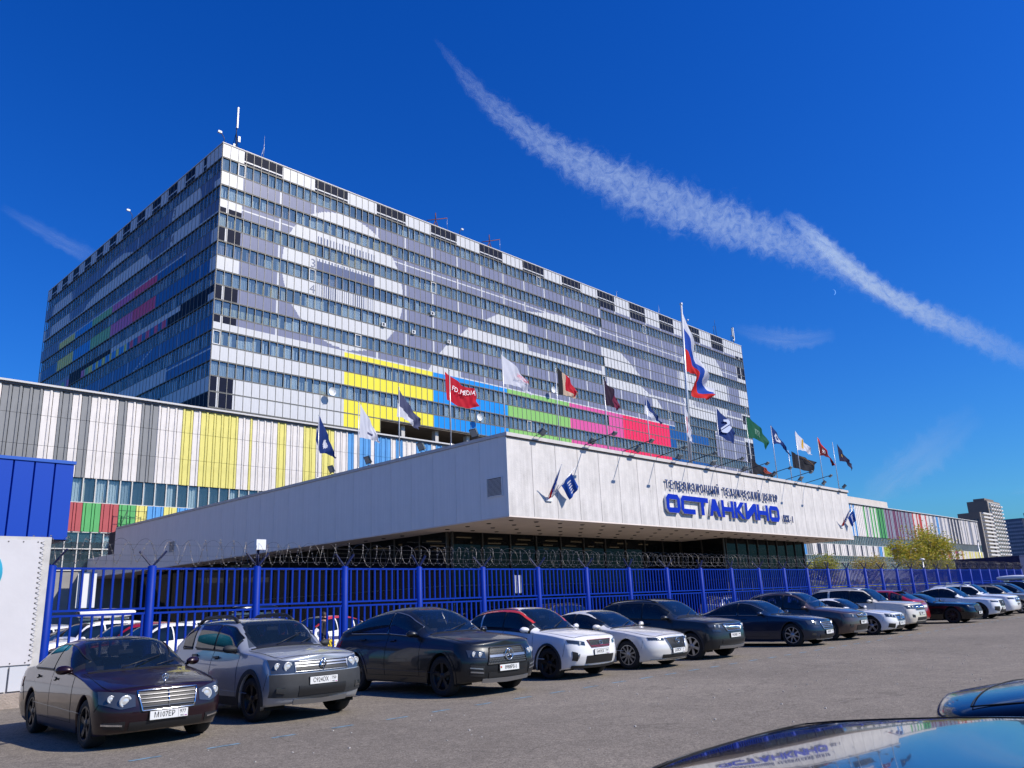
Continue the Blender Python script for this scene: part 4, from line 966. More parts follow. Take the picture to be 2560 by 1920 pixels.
# ------------------------------------------------------------------ billboard and blue kiosk at the left edge
t = empty('billboard', (0, 20.9, 0), label='big white laced banner board with part of a teal logo at the left edge', cat='billboard')
b = MB(); b.box(-1.5, 6.18, 0, 0.03, 0.87, 3.58); b.build('banner', mat('banner_vinyl', (0.60, 0.58, 0.585), 0.5, noise=(1.2, 0.06), bump=(2.2, 0.35)), t)
b = MB(); b.box(-1.6, 6.34, 0.04, 0.12, 0.3, 3.66); b.build('board', mat('board_paint', (0.55, 0.53, 0.50), 0.6, noise=(3, 0.2)), t)
b = MB()
for k in range(24): b.tube([(6.12, -0.006, 0.95 + k * 0.112), (6.12, 0.006, 0.95 + k * 0.112)], 0.018, 8)
for k in range(20): b.tube([(6.05 - k * 0.3, -0.006, 3.54), (6.05 - k * 0.3, 0.006, 3.54)], 0.016, 8); b.tube([(6.05 - k * 0.3, -0.006, 0.91), (6.05 - k * 0.3, 0.006, 0.91)], 0.016, 8)
b.build('eyelet', mat('eyelet', (0.12, 0.10, 0.09), 0.5, metal=0.5), t, kind='stuff')
c = bpy.data.curves.new('rope', 'CURVE')
b = MB(); b.tube([(6.12 + 0.09 * (k % 2), -0.012, 0.95 + k * 0.056) for k in range(48)], 0.006, 4); b.build('lacing', mat('rope', (0.5, 0.48, 0.44), 0.8), t)
b = MB(); b.lathe([(0, -0.012), (0.62, -0.012), (0.62, -0.002)], 40, c=(4.78, 0, 2.85)); b.build('logo_disc', mat('logo_teal', (0.03, 0.33, 0.50), 0.5), t)
b = MB(); b.box(4.3, 5.33, -0.01, -0.002, 1.78, 1.9); b.build('logo_bar', mat('print_dark', (0.02, 0.02, 0.05), 0.6), t)
b = MB(); b.box(-1.5, 5.72, -0.02, 0.02, 0.33, 0.84); b.box(5.76, 6.1, -0.02, 0.02, 0.33, 0.84); b.build('skirt_board', mat('skirt_board', (0.55, 0.56, 0.58), 0.5), t)
b = MB(); b.box(-1.7, 6.15, -0.25, 0.6, 0, 0.30); b.build('plinth', mat('plinth_concrete', (0.36, 0.30, 0.25), 0.95, noise=(6, 0.25), bump=(25, 0.8)), t)
t = empty('blue_kiosk', (0, 22.6, 0), label='box of royal blue profiled sheeting rising above the banner board', cat='kiosk')
zk0, zk1 = 1.65 + (3.61 - 1.65) * 22.6 / 20.9, 1.65 + (5.415 - 1.65) * 22.6 / 20.9
xk = 6.67 * 22.6 / 20.9
m_kb = mat('kiosk_blue', (0.003, 0.052, 0.40), 0.45, spec=0.3)
sw = 0.47; shm = MB(); pr = [(0.0, 0.07), (0.022, 0.0), (sw - 0.022, 0.0), (sw, 0.07)]
for a, c2 in zip(pr, pr[1:]): shm.quad((a[0], a[1], zk0), (c2[0], c2[1], zk0), (c2[0], c2[1], zk1), (a[0], a[1], zk1))
sme = shm.mesh('sheet_panel', m_kb); k = 1
while xk - k * sw > -1: inst(sme, 'sheet_panel', t, (xk - k * sw, 0, 0)); k += 1
b = MB(); b.box(-1, xk, 0.075, 3.0, zk0 - 0.02, zk1 - 0.02); b.build('shell', mat('kiosk_shell', (0.01, 0.02, 0.10), 0.6), t)
b = MB(); b.box(-1, xk + 0.02, -0.03, 0.1, zk1 - 0.02, zk1 + 0.06); b.build('top_flashing', mat('flashing', (0.02, 0.10, 0.45), 0.4), t)
b = MB(); b.tube([(xk - 0.6, 1.5, 0), (xk - 0.6, 1.5, zk0)], 0.08, 8); b.tube([(1, 1.5, 0), (1, 1.5, zk0)], 0.08, 8); b.build('leg', m_fd, t)
# navy shed behind the far end of the fence
t = empty('navy_shed', (101.5, 22.2, 0), label='flat-topped dark navy shed wall behind the far end of the fence', cat='shed')
b = MB(); b.box(0, 40, 0, 6.4, 0, 4.45); b.build('wall', mat('shed_navy', (0.006, 0.009, 0.07), 0.6, noise=(0.5, 0.1)), t)
b = MB(); b.box(-0.05, 40.1, -0.05, 6.5, 4.45, 4.53); b.build('roof', mat('shed_roof', (0.02, 0.02, 0.09), 0.6), t)
b = MB()
for k in range(14): b.box(-0.03, -0.004, 0.2 + k * 0.45, 0.24 + k * 0.45, 0.05, 4.4)
b.build('seam', mat('shed_navy2', (0.004, 0.006, 0.05), 0.6), t, kind='stuff')
# slim light pole
t = empty('light_pole', (115.5, 29.5, 0), label='slim pale lighting pole rising behind the far fence', cat='lamp post')
b = MB(); b.tube([(0, 0, 0), (0, 0, 6.9)], [0.11, 0.06], 8); b.build('pole', mat('pole_paint', (0.62, 0.63, 0.64)), t)
b = MB(); b.tube([(0, 0, 6.85), (-0.7, -0.3, 7.0)], 0.05, 6); b.box(-1.0, -0.6, -0.42, -0.2, 6.95, 7.05); b.build('lamp_head', m_grey, t)
t = empty('park_lamp', (165, 52, 0), label='white globe park lamp standing in front of the big birch', cat='lamp post')
b = MB(); b.tube([(0, 0, 0), (0, 0, 6.6)], 0.12, 8); b.build('pole', mat('pole_paint', (0.62, 0.63, 0.64)), t)
b = MB(); b.lathe([(0, -0.0), (0.5, 0.05), (0.35, 0.3), (0, 0.4)], 12, axis='z', c=(0, 0, 6.6)); b.build('shade', m_wh, t)

# ------------------------------------------------------------------ far towers
def tower_block(name, loc, parts, lbl, wcol, rows):
    t = empty(name, loc, label=lbl, cat='apartment building'); return t
m_br = mat('block_brown', (0.20, 0.165, 0.14), 0.85, noise=(0.05, 0.1)); m_cr = mat('block_cream', (0.42, 0.38, 0.33), 0.85); m_win = mat('block_window', (0.03, 0.045, 0.08), 0.3)
def block(t, x0, x1, y0, y1, z0, z1, m, nf, nw, ns, side=True, wc=None):
    b = MB(); b.box(x0, x1, y0, y1, z0, z1); b.build('wall', m, t)
    wme = MB(); fh = (z1 - z0 - 2) / nf
    if nw:
        ww = (x1 - x0) / nw
        for f in range(nf):
            for k in range(nw): wme.box(x0 + ww * (k + 0.2), x0 + ww * (k + 0.8), y0 - 0.06, y0 - 0.003, z0 + fh * (f + 0.3), z0 + fh * (f + 0.8))
    if ns:
        ww = (y1 - y0) / ns
        for f in range(nf):
            for k in range(ns): wme.box(x0 - 0.06, x0 - 0.003, y0 + ww * (k + 0.25), y0 + ww * (k + 0.75), z0 + fh * (f + 0.35), z0 + fh * (f + 0.8))
    if wme.v: wme.build('window', wc or m_win, t, kind='stuff')
t = empty('brown_tower_block', (0, 0, 0), label='tall brown apartment tower with white balconies on the skyline at right', cat='apartment building')
block(t, 800, 842, 191, 207, 0, 73, m_br, 21, 0, 0)
b = MB(); b.box(800.5, 841.5, 190.6, 190.95, 2, 72); b.build('front_wall', m_cr, t)
bal = MB(); bw2 = MB()
for f in range(21):
    for k in range(5): bal.box(803 + k * 8, 808 + k * 8, 188.8, 190.5, 3.2 + f * 3.25, 4.5 + f * 3.25); bw2.box(803 + k * 8, 808 + k * 8, 190.5, 190.58, 4.7 + f * 3.25, 6.0 + f * 3.25)
for f in (17, 18): bw2.box(799.9, 799.99, 200, 201.2, 3 + f * 3.25, 5 + f * 3.25); bw2.box(799.9, 799.99, 194, 195.2, 3 + f * 3.25, 5 + f * 3.25)
bal.build('balcony', mat('balcony_white', (0.62, 0.60, 0.57), 0.8), t, kind='stuff'); bw2.build('window', m_win, t, kind='stuff')
b = MB(); b.box(806, 836, 194, 203, 73, 75.5); b.build('roof_room', m_br, t)
t = empty('stepped_apartment_block', (0, 0, 0), label='lower brown stepped apartment block in front of the tall tower', cat='apartment building')
block(t, 760, 784, 188.5, 205.4, 0, 60.5, m_br, 18, 0, 0); b = MB(); b.box(760.5, 783.5, 188.2, 188.45, 0, 60); b.build('front_wall', m_cr, t)
bal = MB(); bw2 = MB()
for f in range(19): bal.box(763, 790, 186.2, 188.1, 3.0 + f * 3.1, 4.3 + f * 3.1)
for k in range(5): bw2.box(759.9, 759.99, 190 + k * 2.6, 191.2 + k * 2.6, 53, 55)
bal.build('balcony', mat('balcony_white', (0.62, 0.60, 0.57)), t, kind='stuff'); bw2.build('window', m_win, t, kind='stuff')
t = empty('blue_slab_block', (0, 0, 0), label='wide bluish slab block with tiny window grid at the right edge', cat='apartment building')
block(t, 900, 930, 188, 217, 0, 61.8, mat('block_blue', (0.10, 0.15, 0.24), 0.8, noise=(0.3, 0.5)), 17, 0, 16, wc=mat('block_window2', (0.30, 0.36, 0.44), 0.3))
b = MB(); b.box(899.5, 931, 186.5, 187.9, 0, 61); b.build('end_wall', m_cr, t)
t = empty('dark_tower_block', (0, 0, 0), label='dark tower block cut by the right picture edge', cat='apartment building')
block(t, 900, 930, 176, 186, 0, 66, mat('block_dark', (0.03, 0.035, 0.05), 0.8), 18, 0, 4)

# ------------------------------------------------------------------ trees
m_leaf = [mat('leaf_a', (0.42, 0.40, 0.04), 0.7), mat('leaf_b', (0.24, 0.27, 0.03), 0.7), mat('leaf_c', (0.50, 0.36, 0.05), 0.7)]
for m in m_leaf:
    n = m.node_tree; b = n.nodes['Principled BSDF']; tl = n.nodes.new('ShaderNodeBsdfTranslucent'); tl.inputs[0].default_value = b.inputs['Base Color'].default_value
    mx = n.nodes.new('ShaderNodeMixShader'); mx.inputs[0].default_value = 0.4; n.links.new(b.outputs[0], mx.inputs[1]); n.links.new(tl.outputs[0], mx.inputs[2]); n.links.new(mx.outputs[0], n.nodes['Material Output'].inputs[0])
m_bark = mat('bark', (0.09, 0.075, 0.06), 0.9, noise=(3, 0.3)); m_birch = mat('birch_bark', (0.45, 0.43, 0.40), 0.85, noise=(2, 0.5))
def tree(x, y, h, rad, n, lbl, bark, sz=0.5, tw=0.14, brown=0.2, asp=1.0):
    t = empty('tree', (x, y, 0), label=lbl, cat='tree', group='trees beyond the fence')
    tips = []; tb = MB()
    def grow(p, d, L, r, lev):
        pts = [p]; q = p; dd = d
        for k in range(4):
            dd = (dd + Vector((R.uniform(-.18, .18), R.uniform(-.18, .18), R.uniform(-.02, .12)))).normalized(); q = q + dd * L / 4; pts.append(q)
        tb.tube(pts, [r * (1 - 0.16 * k) for k in range(5)], 6 if lev < 2 else 4, cap=False)
        if lev >= 3: tips.append((pts[2], lev)); tips.append((q, lev)); return
        for k in range(4 if lev else 7):
            f = R.uniform(0.35, 1.0) if lev else R.uniform(0.3, 1.0); b0 = pts[min(4, max(1, int(f * 4)))]
            a = R.uniform(0, 2 * pi); up_ = R.uniform(0.35, 1.0)
            nd = Vector((cos(a) * asp, sin(a) * asp, up_)).normalized(); grow(b0, nd, L * R.uniform(0.45, 0.62), r * 0.5, lev + 1)
    grow(Vector((0, 0, 0)), Vector((0, 0, 1)), h * 0.62, tw, 0)
    tb.build('trunk', bark, t)
    cb = MB(); mxr = rad
    for _ in range(n):
        p, lv = R.choice(tips); s = R.gauss(0, 0.5) ; p = p + Vector((R.gauss(0, .45), R.gauss(0, .45), R.gauss(0, .5))) * (rad / 4)
        a = R.uniform(0, 2 * pi); el = R.uniform(-1.3, 1.3); u = Vector((cos(a), sin(a), 0)); v = Vector((-sin(a) * sin(el), cos(a) * sin(el), cos(el))); q = sz * R.uniform(0.5, 1.2)
        cb.poly([p - u * q * .5, p + v * q * .3, p + u * q * .5, p - v * q * .3], 2 if R.random() < brown else R.choice([0, 0, 1]))
    cb.build('crown', m_leaf, t)
tree(181, 55, 16.5, 6, 8000, 'biggest yellow-green birch in fresh leaf beyond the fence', m_birch, 0.40, 0.22, 0.25)
tree(171, 57, 14.5, 5, 4200, 'yellow-green birch leaning beside the biggest one, on its left', m_birch, 0.45, 0.18, 0.35)
tree(195, 58, 14.2, 4.5, 3000, 'thin green tree on the right side of the biggest birch', m_bark, 0.42, 0.18, 0.2)
tree(119, 52, 10.5, 3.4, 3600, 'slim greenish tree peeping out at the right end of the glass hall', m_bark, 0.32, 0.12, 0.1)
tree(130, 55, 8.6, 3.4, 1500, 'small bare brownish tree next to the slim greenish one', m_bark, 0.26, 0.12, 0.8)
tree(147, 55, 9.5, 4.2, 3000, 'round twiggy brownish tree in front of the striped lower storey', m_bark, 0.26, 0.14, 0.75)
tree(212, 60, 10.5, 4.2, 1500, 'sparse small-leaved tree nearest the navy shed', m_bark, 0.34, 0.15, 0.4)
b = MB()
for _ in range(9000):
    x = R.uniform(95, 230); y = R.uniform(48, 70); z = R.uniform(0.1, 3.2); a = R.uniform(0, 6.3); q = 0.3
    b.poly([(x - q * cos(a), y - q * sin(a), z), (x, y, z - .2), (x + q * cos(a), y + q * sin(a), z), (x, y, z + .25)], R.choice([0, 1, 2]))
b.build('undergrowth', m_leaf, None, kind='stuff', label='low shrubs and weeds filling the strip under the trees', cat='undergrowth')

# ------------------------------------------------------------------ vapour trail, wisps and day moon
def cloud_mat(name, scale, lo, hi, dens, stretch=(1, 1, 1)):
    m = bpy.data.materials.new(name); m.use_nodes = True; n = m.node_tree; n.nodes.clear()
    out = n.nodes.new('ShaderNodeOutputMaterial'); uv = n.nodes.new('ShaderNodeUVMap'); tr = n.nodes.new('ShaderNodeBsdfTransparent')
    d1 = n.nodes.new('ShaderNodeBsdfTranslucent'); d1.inputs[0].default_value = (0.66, 0.84, 1.0, 1)
    d2 = n.nodes.new('ShaderNodeBsdfDiffuse'); d2.inputs[0].default_value = (0.66, 0.84, 1.0, 1)
    ms = n.nodes.new('ShaderNodeMixShader'); ms.inputs[0].default_value = 0.5; n.links.new(d1.outputs[0], ms.inputs[1]); n.links.new(d2.outputs[0], ms.inputs[2])
    sp = n.nodes.new('ShaderNodeSeparateXYZ'); n.links.new(uv.outputs[0], sp.inputs[0])
    mp = n.nodes.new('ShaderNodeMapping'); mp.inputs['Scale'].default_value = stretch; n.links.new(uv.outputs[0], mp.inputs[0])
    n1 = n.nodes.new('ShaderNodeTexNoise'); n1.inputs['Scale'].default_value = scale; n1.inputs['Detail'].default_value = 9; n1.inputs['Roughness'].default_value = 0.62; n1.inputs['Distortion'].default_value = 0.6
    n.links.new(mp.outputs[0], n1.inputs['Vector'])
    # soft falloff across (v) and along (u)
    def ramp(src, a, b, c, d):
        r1 = n.nodes.new('ShaderNodeMapRange'); r1.interpolation_type = 'SMOOTHSTEP'; r1.inputs[1].default_value = a; r1.inputs[2].default_value = b; n.links.new(src, r1.inputs[0])
        r2 = n.nodes.new('ShaderNodeMapRange'); r2.interpolation_type = 'SMOOTHSTEP'; r2.inputs[1].default_value = c; r2.inputs[2].default_value = d; r2.inputs[3].default_value = 1; r2.inputs[4].default_value = 0; n.links.new(src, r2.inputs[0])
        k = n.nodes.new('ShaderNodeMath'); k.operation = 'MULTIPLY'; n.links.new(r1.outputs[0], k.inputs[0]); n.links.new(r2.outputs[0], k.inputs[1]); return k.outputs[0]
    ev = ramp(sp.outputs[1], 0.0, 0.42, 0.58, 1.0)
    at = n.nodes.new('ShaderNodeAttribute'); at.attribute_name = 'dens'
    ad = n.nodes.new('ShaderNodeMath'); ad.operation = 'MULTIPLY_ADD'; ad.inputs[1].default_value = 0.62; ad.inputs[2].default_value = -0.31
    n.links.new(ev, ad.inputs[0])
    sm = n.nodes.new('ShaderNodeMath'); sm.operation = 'ADD'; n.links.new(n1.outputs['Fac'], sm.inputs[0]); n.links.new(ad.outputs[0], sm.inputs[1])
    r3 = n.nodes.new('ShaderNodeMapRange'); r3.interpolation_type = 'SMOOTHSTEP'; r3.inputs[1].default_value = lo; r3.inputs[2].default_value = hi; n.links.new(sm.outputs[0], r3.inputs[0])
    e2 = n.nodes.new('ShaderNodeMath'); e2.operation = 'MULTIPLY'; n.links.new(r3.outputs[0], e2.inputs[0]); n.links.new(ev, e2.inputs[1])
    e3 = n.nodes.new('ShaderNodeMath'); e3.operation = 'MULTIPLY'; n.links.new(e2.outputs[0], e3.inputs[0]); n.links.new(at.outputs['Fac'], e3.inputs[1])
    e4 = n.nodes.new('ShaderNodeMath'); e4.operation = 'MULTIPLY'; e4.use_clamp = True; e4.inputs[1].default_value = dens; n.links.new(e3.outputs[0], e4.inputs[0])
    mf = n.nodes.new('ShaderNodeMixShader'); n.links.new(e4.outputs[0], mf.inputs[0]); n.links.new(tr.outputs[0], mf.inputs[1]); n.links.new(ms.outputs[0], mf.inputs[2]); n.links.new(mf.outputs[0], out.inputs[0])
    return m
def sky_ribbon(name, path, m, alt, lbl, cat):
    """path = [(px, py, half width px, density)] unprojected once onto the altitude where the cloud floats"""
    rows = []; dn = []
    n = len(path)
    for i in range((n - 1) * 10 + 1):
        f = i / 10; k = min(int(f), n - 2); t = f - k; p = [lerp(path[k][q], path[k + 1][q], t) for q in range(4)]
        a = path[max(k - 1, 0)]; b_ = path[min(k + 2, n - 1)]
        m0 = [(path[k + 1][q] - a[q]) / 2 for q in range(2)]; m1 = [(b_[q] - path[k][q]) / 2 for q in range(2)]
        for q in range(2): p[q] = (2*t**3-3*t*t+1)*path[k][q] + (t**3-2*t*t+t)*m0[q] + (-2*t**3+3*t*t)*path[k+1][q] + (t**3-t*t)*m1[q]
        rows.append(p)
    for i, p in enumerate(rows): p[2] *= 1 + 0.10 * sin(i * 1.9) + 0.08 * sin(i * 0.83 + 1) + R.uniform(-.05, .05)
    mb = MB(); G_ = []; uvs = []; L = 0
    for i, p in enumerate(rows):
        q = rows[min(i + 1, len(rows) - 1)]; o = rows[max(i - 1, 0)]; dx, dy = q[0] - o[0], q[1] - o[1]; s = sqrt(dx * dx + dy * dy); nx, ny = -dy / s, dx / s
        if i: L += sqrt((p[0] - o[0]) ** 2 + (p[1] - o[1]) ** 2) * (0.5 if i < len(rows) - 1 else 1)
        row = []
        for j in range(9):
            v = j / 8 * 2 - 1; x, y = p[0] + nx * p[2] * v, p[1] + ny * p[2] * v
            d = fw + rt * ((x - 1280) / 2018.72) - upv * ((y - 960) / 2018.72); row.append(CAMV + d * (alt / d.z)); uvs.append((L / 160.0, j / 8, p[3]))
        G_.append(row)
    mb.grid(G_); o = mb.build(name, m, None, label=lbl, cat=cat, kind='stuff'); me = o.data
    uvl = me.uv_layers.new(name='UVMap'); at = me.attributes.new('dens', 'FLOAT', 'POINT')
    at.data.foreach_set('value', [u[2] for u in uvs])
    for l in me.loops: uvl.data[l.index].uv = uvs[l.vertex_index][:2]
    o.visible_shadow = True
    return o
cm1 = cloud_mat('vapour', 5.2, 0.36, 1.08, 0.78, (3.2, 2.0, 1))
cm3 = cloud_mat('vapour_dense', 4.6, 0.24, 1.02, 0.85, (3.6, 1.6, 1))
sky_ribbon('vapour_trail', [(1085, 95, 8, 0.0), (1130, 150, 24, 0.12), (1210, 245, 46, 0.32), (1330, 340, 64, 0.55), (1480, 425, 96, 0.72), (1640, 495, 112, 0.72), (1800, 552, 108, 0.75), (1930, 595, 90, 0.75), (2030, 635, 75, 0.55), (2120, 685, 60, 0.25), (2200, 735, 50, 0.0)], cm1, 2600, 'broad ragged upper part of the white vapour trail crossing the sky', 'vapour trail')
sky_ribbon('vapour_trail', [(1955, 530, 20, 0.0), (2000, 560, 32, 0.5), (2050, 605, 42, 1.0), (2110, 658, 44, 1.05), (2200, 725, 44, 1.05), (2300, 778, 50, 0.9), (2400, 822, 56, 0.6), (2500, 868, 56, 0.35), (2640, 930, 50, 0.1)], cm3, 2900, 'narrow dense lower part of the white vapour trail at upper right', 'vapour trail')
cm2 = cloud_mat('cirrus', 2.2, 0.38, 1.1, 0.32, (0.8, 2.2, 1))
sky_ribbon('cirrus_wisp', [(1830, 818, 20, 0.0), (1900, 838, 46, .5), (1960, 848, 56, .9), (2020, 846, 50, .6), (2090, 834, 30, 0.0)], cm2, 3200, 'soft pale cloud wisp right of the tower roof', 'cloud')
sky_ribbon('cirrus_wisp', [(2140, 1280, 40, 0.0), (2210, 1215, 80, .7), (2290, 1150, 110, .8), (2370, 1090, 100, .4), (2450, 1030, 70, 0.0)], cm2, 3200, 'faint rising cloud wisp above the low block at right', 'cloud')
sky_ribbon('cirrus_wisp', [(0, 515, 18, 0.0), (90, 568, 34, .5), (170, 612, 44, .6), (260, 652, 40, 0.0)], cm2, 3200, 'faint straight streak of cloud left of the tower', 'cloud')
sky_ribbon('cirrus_wisp', [(2420, 1320, 30, 0.0), (2500, 1280, 60, .5), (2620, 1230, 70, .5)], cm2, 3200, 'faint cloud wisp low at the right edge', 'cloud')
d = fw + rt * ((2082 - 1280) / 2018.72) - upv * ((731 - 960) / 2018.72); mc = CAMV + d * 9000
b = MB(); n = 16; rr = 34
ux_, uy_ = rt, upv
P_ = [mc + ux_ * rr * cos(a) + uy_ * rr * sin(a) for a in [radians(-60) + radians(150) * k / n for k in range(n + 1)]]
Q_ = [mc + ux_ * (rr * 0.72 * cos(a) + 1) + uy_ * (rr * 0.93 * sin(a)) for a in [radians(-60) + radians(150) * k / n for k in range(n + 1)]]
for k in range(n): b.quad(P_[k], P_[k + 1], Q_[k + 1], Q_[k])
b.build('day_moon', mat('moon', (0.3, 0.4, 0.6), 0.9, emit=((0.12, 0.32, 0.75), 1.0)), None, kind='structure', label='thin pale crescent of the day moon', cat='moon')
# ------------------------------------------------------------------ cars
def paint(name, col, metal=0.0, rough=0.28, coat=1.0, dirt=0.0):
    m = mat('paint_' + name, col, rough, metal, 0.3, coat, noise=(2.2, 0.06 + dirt))
    m.node_tree.nodes['Principled BSDF'].inputs['Coat Roughness'].default_value = 0.025
    return m
m_cg = mat('car_glass', (0.004, 0.007, 0.010), 0.03, 0, 0.6, 0.0)
m_cgl = mat('car_glass_light', (0.022, 0.036, 0.045), 0.03, 0, 0.6, 0.0)
m_tyre = mat('tyre_rubber', (0.013, 0.013, 0.013), 0.85, bump=(30, 0.3)); m_rim = mat('rim_alloy', (0.42, 0.43, 0.45), 0.3, 0.85); m_rimd = mat('rim_dark', (0.03, 0.03, 0.033), 0.35, 0.6)
m_trim = mat('black_trim', (0.012, 0.012, 0.013), 0.5); m_clad = mat('grey_cladding', (0.028, 0.03, 0.033), 0.7, noise=(6, 0.3)); m_chr = mat('chrome', (0.72, 0.73, 0.75), 0.12, 1.0)
m_seam = mat('panel_gap', (0.004, 0.004, 0.004), 0.9); m_lamp = mat('headlamp_lens', (0.06, 0.066, 0.07), 0.08, 0.3, 0.6, 1.0); m_lampd = mat('headlamp_dark', (0.035, 0.04, 0.045), 0.06, 0.2, 0.6, 1.0)
m_bulb = mat('lamp_reflector', (0.62, 0.62, 0.60), 0.2, 0.35); m_tail = mat('tail_lamp', (0.30, 0.004, 0.008), 0.1, 0, 0.8, 1.0); m_amb = mat('amber_lamp', (0.6, 0.16, 0.01), 0.2)
m_plate = mat('plate_white', (0.70, 0.70, 0.68), 0.5); m_ink = mat('plate_ink', (0.01, 0.01, 0.012), 0.6); m_under = mat('underbody', (0.006, 0.006, 0.006), 0.95); m_silver = mat('silver_trim', (0.36, 0.37, 0.39), 0.3, 0.8)

class Car:
    def __init__(s, L, Wd, H, wb, fo, R_, sill, top, sho, nose, tail, dN=0.5, dT=0.4, nN=2.7, nT=3.2, tumble=0.26, kb=0.78, glass=None, hm=4.6, drop=0.0):
        s.L, s.W, s.H, s.wb, s.R, s.sill = L, Wd / 2, H, wb, R_, sill
        s.xN = L / 2; s.xT = -L / 2; s.xf = s.xN - fo; s.xr = s.xf - wb; s.dN, s.dT, s.nN, s.nT = dN, dT, nN, nT
        s.top = sorted([(s.xN - a, b) for a, b in top]); s.sho = sorted([(s.xN - a, b) for a, b in sho])   # distances measured back from the nose
        s.nose, s.tail, s.tumble, s.kb, s.hm = nose, tail, tumble, kb, hm
        s.Ra = R_ + 0.055
    def zc(s, x): return sinterp(s.top, x)
    def zs(s, x): return min(sinterp(s.sho, x), s.zc(x) - 0.015)
    def side(s, z):
        zr = (z - 0.2) / 0.75
        return 1 - 0.075 * max(0, 0.42 - zr) ** 1.5 * 2.2 - 0.055 * max(0, zr - 0.62) ** 2 * 6
    def plan(s, x0, z):
        """half width at longitudinal parameter x0 (unshifted)"""
        w_ = s.W * s.side(z)
        a = x0 - (s.xN - s.dN); b = (s.xT + s.dT) - x0
        if a > 0: return w_ * max(0, 1 - (a / s.dN) ** s.nN) ** (1 / s.nN)
        if b > 0: return w_ * max(0, 1 - (b / s.dT) ** s.nT) ** (1 / s.nT)
        return w_ 
    def shift(s, x0, z):
        f = min(1, max(0, (x0 - (s.xN - s.dN - 0.45)) / 0.75)); f = f * f * (3 - 2 * f)
        g_ = min(1, max(0, ((s.xT + s.dT + 0.45) - x0) / 0.75)); g_ = g_ * g_ * (3 - 2 * g_)
        return x0 - f * interp(s.nose, z) + g_ * interp(s.tail, z)
    def low(s, x0, z, sy=1, off=0.0):
        p = Vector((s.shift(x0, z), sy * s.plan(x0, z), z))
        if off:
            e = 0.02; a = Vector((s.shift(x0 + e, z), sy * s.plan(x0 + e, z), z)) if x0 + e < s.xN else p; b = Vector((s.shift(x0 - e, z), sy * s.plan(x0 - e, z), z))
            c = Vector((s.shift(x0, z + e), sy * s.plan(x0, z + e), z + e))
            n = (b - a).cross(c - p) if (b - a).length > 1e-6 else Vector((1, 0, 0))
            n = n * (1 if sy > 0 else -1)
            if n.length < 1e-9: n = Vector((1, 0, 0))
            n.normalize()
            if n.y * sy < -0.01: n = -n
            p = p + n * off
        return p
    def front(s, y, z, off=0.0):
        w_ = s.W * s.side(z); q = min(0.999, abs(y) / w_); t = (1 - q ** s.nN) ** (1 / s.nN); x0 = s.xN - s.dN * (1 - t)
        x = s.shift(x0, z); p = Vector((x, y, z))
        if off:
            e = 0.01
            def P(yy, zz):
                w2 = s.W * s.side(zz); q2 = min(0.999, abs(yy) / w2); t2 = (1 - q2 ** s.nN) ** (1 / s.nN); return Vector((s.shift(s.xN - s.dN * (1 - t2), zz), yy, zz))
            n = (P(y + e, z) - P(y - e, z)).cross(P(y, z + e) - P(y, z - e))
            if n.x < 0: n = -n
            n.normalize(); p = p + n * off
        return p
    def rear(s, y, z, off=0.0):
        w_ = s.W * s.side(z); q = min(0.999, abs(y) / w_); t = (1 - q ** s.nT) ** (1 / s.nT); x0 = s.xT + s.dT * (1 - t)
        return Vector((s.shift(x0, z) - off, y, z))
    def up(s, x, th, ys=None, zs=None):
        zs = s.zs(x) if zs is None else zs; zc = s.zc(x); h = max(0.004, zc - zs); ys = s.plan(x, zs) if ys is None else ys
        e = 2.3 + (s.hm - 2.3) * min(1, max(0, (h - 0.16) / 0.25))
        zz = h * max(0, sin(th)) ** (2 / e); yy = ys * max(0, cos(th)) ** (2 / e) * (1 - s.tumble * max(0, zz - 0.05) / 0.55)
        return Vector((x, yy, zs + zz))
    def upz(s, x, z, sy=1, off=0.0):
        """point on the cabin side at height z"""
        zs = s.zs(x); h = max(0.004, s.zc(x) - zs); e = 2.3 + (s.hm - 2.3) * min(1, max(0, (h - 0.16) / 0.25))
        th = math.asin(min(1, max(0, (z - zs) / h) ** (e / 2))); p = s.up(x, th)
        def Q(xx, t): return s.up(xx, t)
        n = Vector((0, 1, s.tumble * 1.3)); n = Vector(((Q(x - .05, th).y - Q(x + .05, th).y) * 8, 1, s.tumble * 1.3)).normalized()
        p = p + n * off; return Vector((p.x, sy * p.y, p.z))
    def topf(s, x, f, off=0.0):
        """point on the upper skin at x, at fraction f of the half width (windscreen, bonnet, roof, rear window)"""
        zs = s.zs(x); h = max(0.004, s.zc(x) - zs); e = 2.3 + (s.hm - 2.3) * min(1, max(0, (h - 0.16) / 0.25))
        th = math.acos(min(1, abs(f) ** (e / 2))); p = s.up(x, th); a = s.zc(x + .02) - s.zc(x - .02); n = Vector((-a / 0.04, 0, 1)).normalized()
        return Vector((p.x + n.x * off, (1 if f >= 0 else -1) * p.y, p.z + n.z * off))

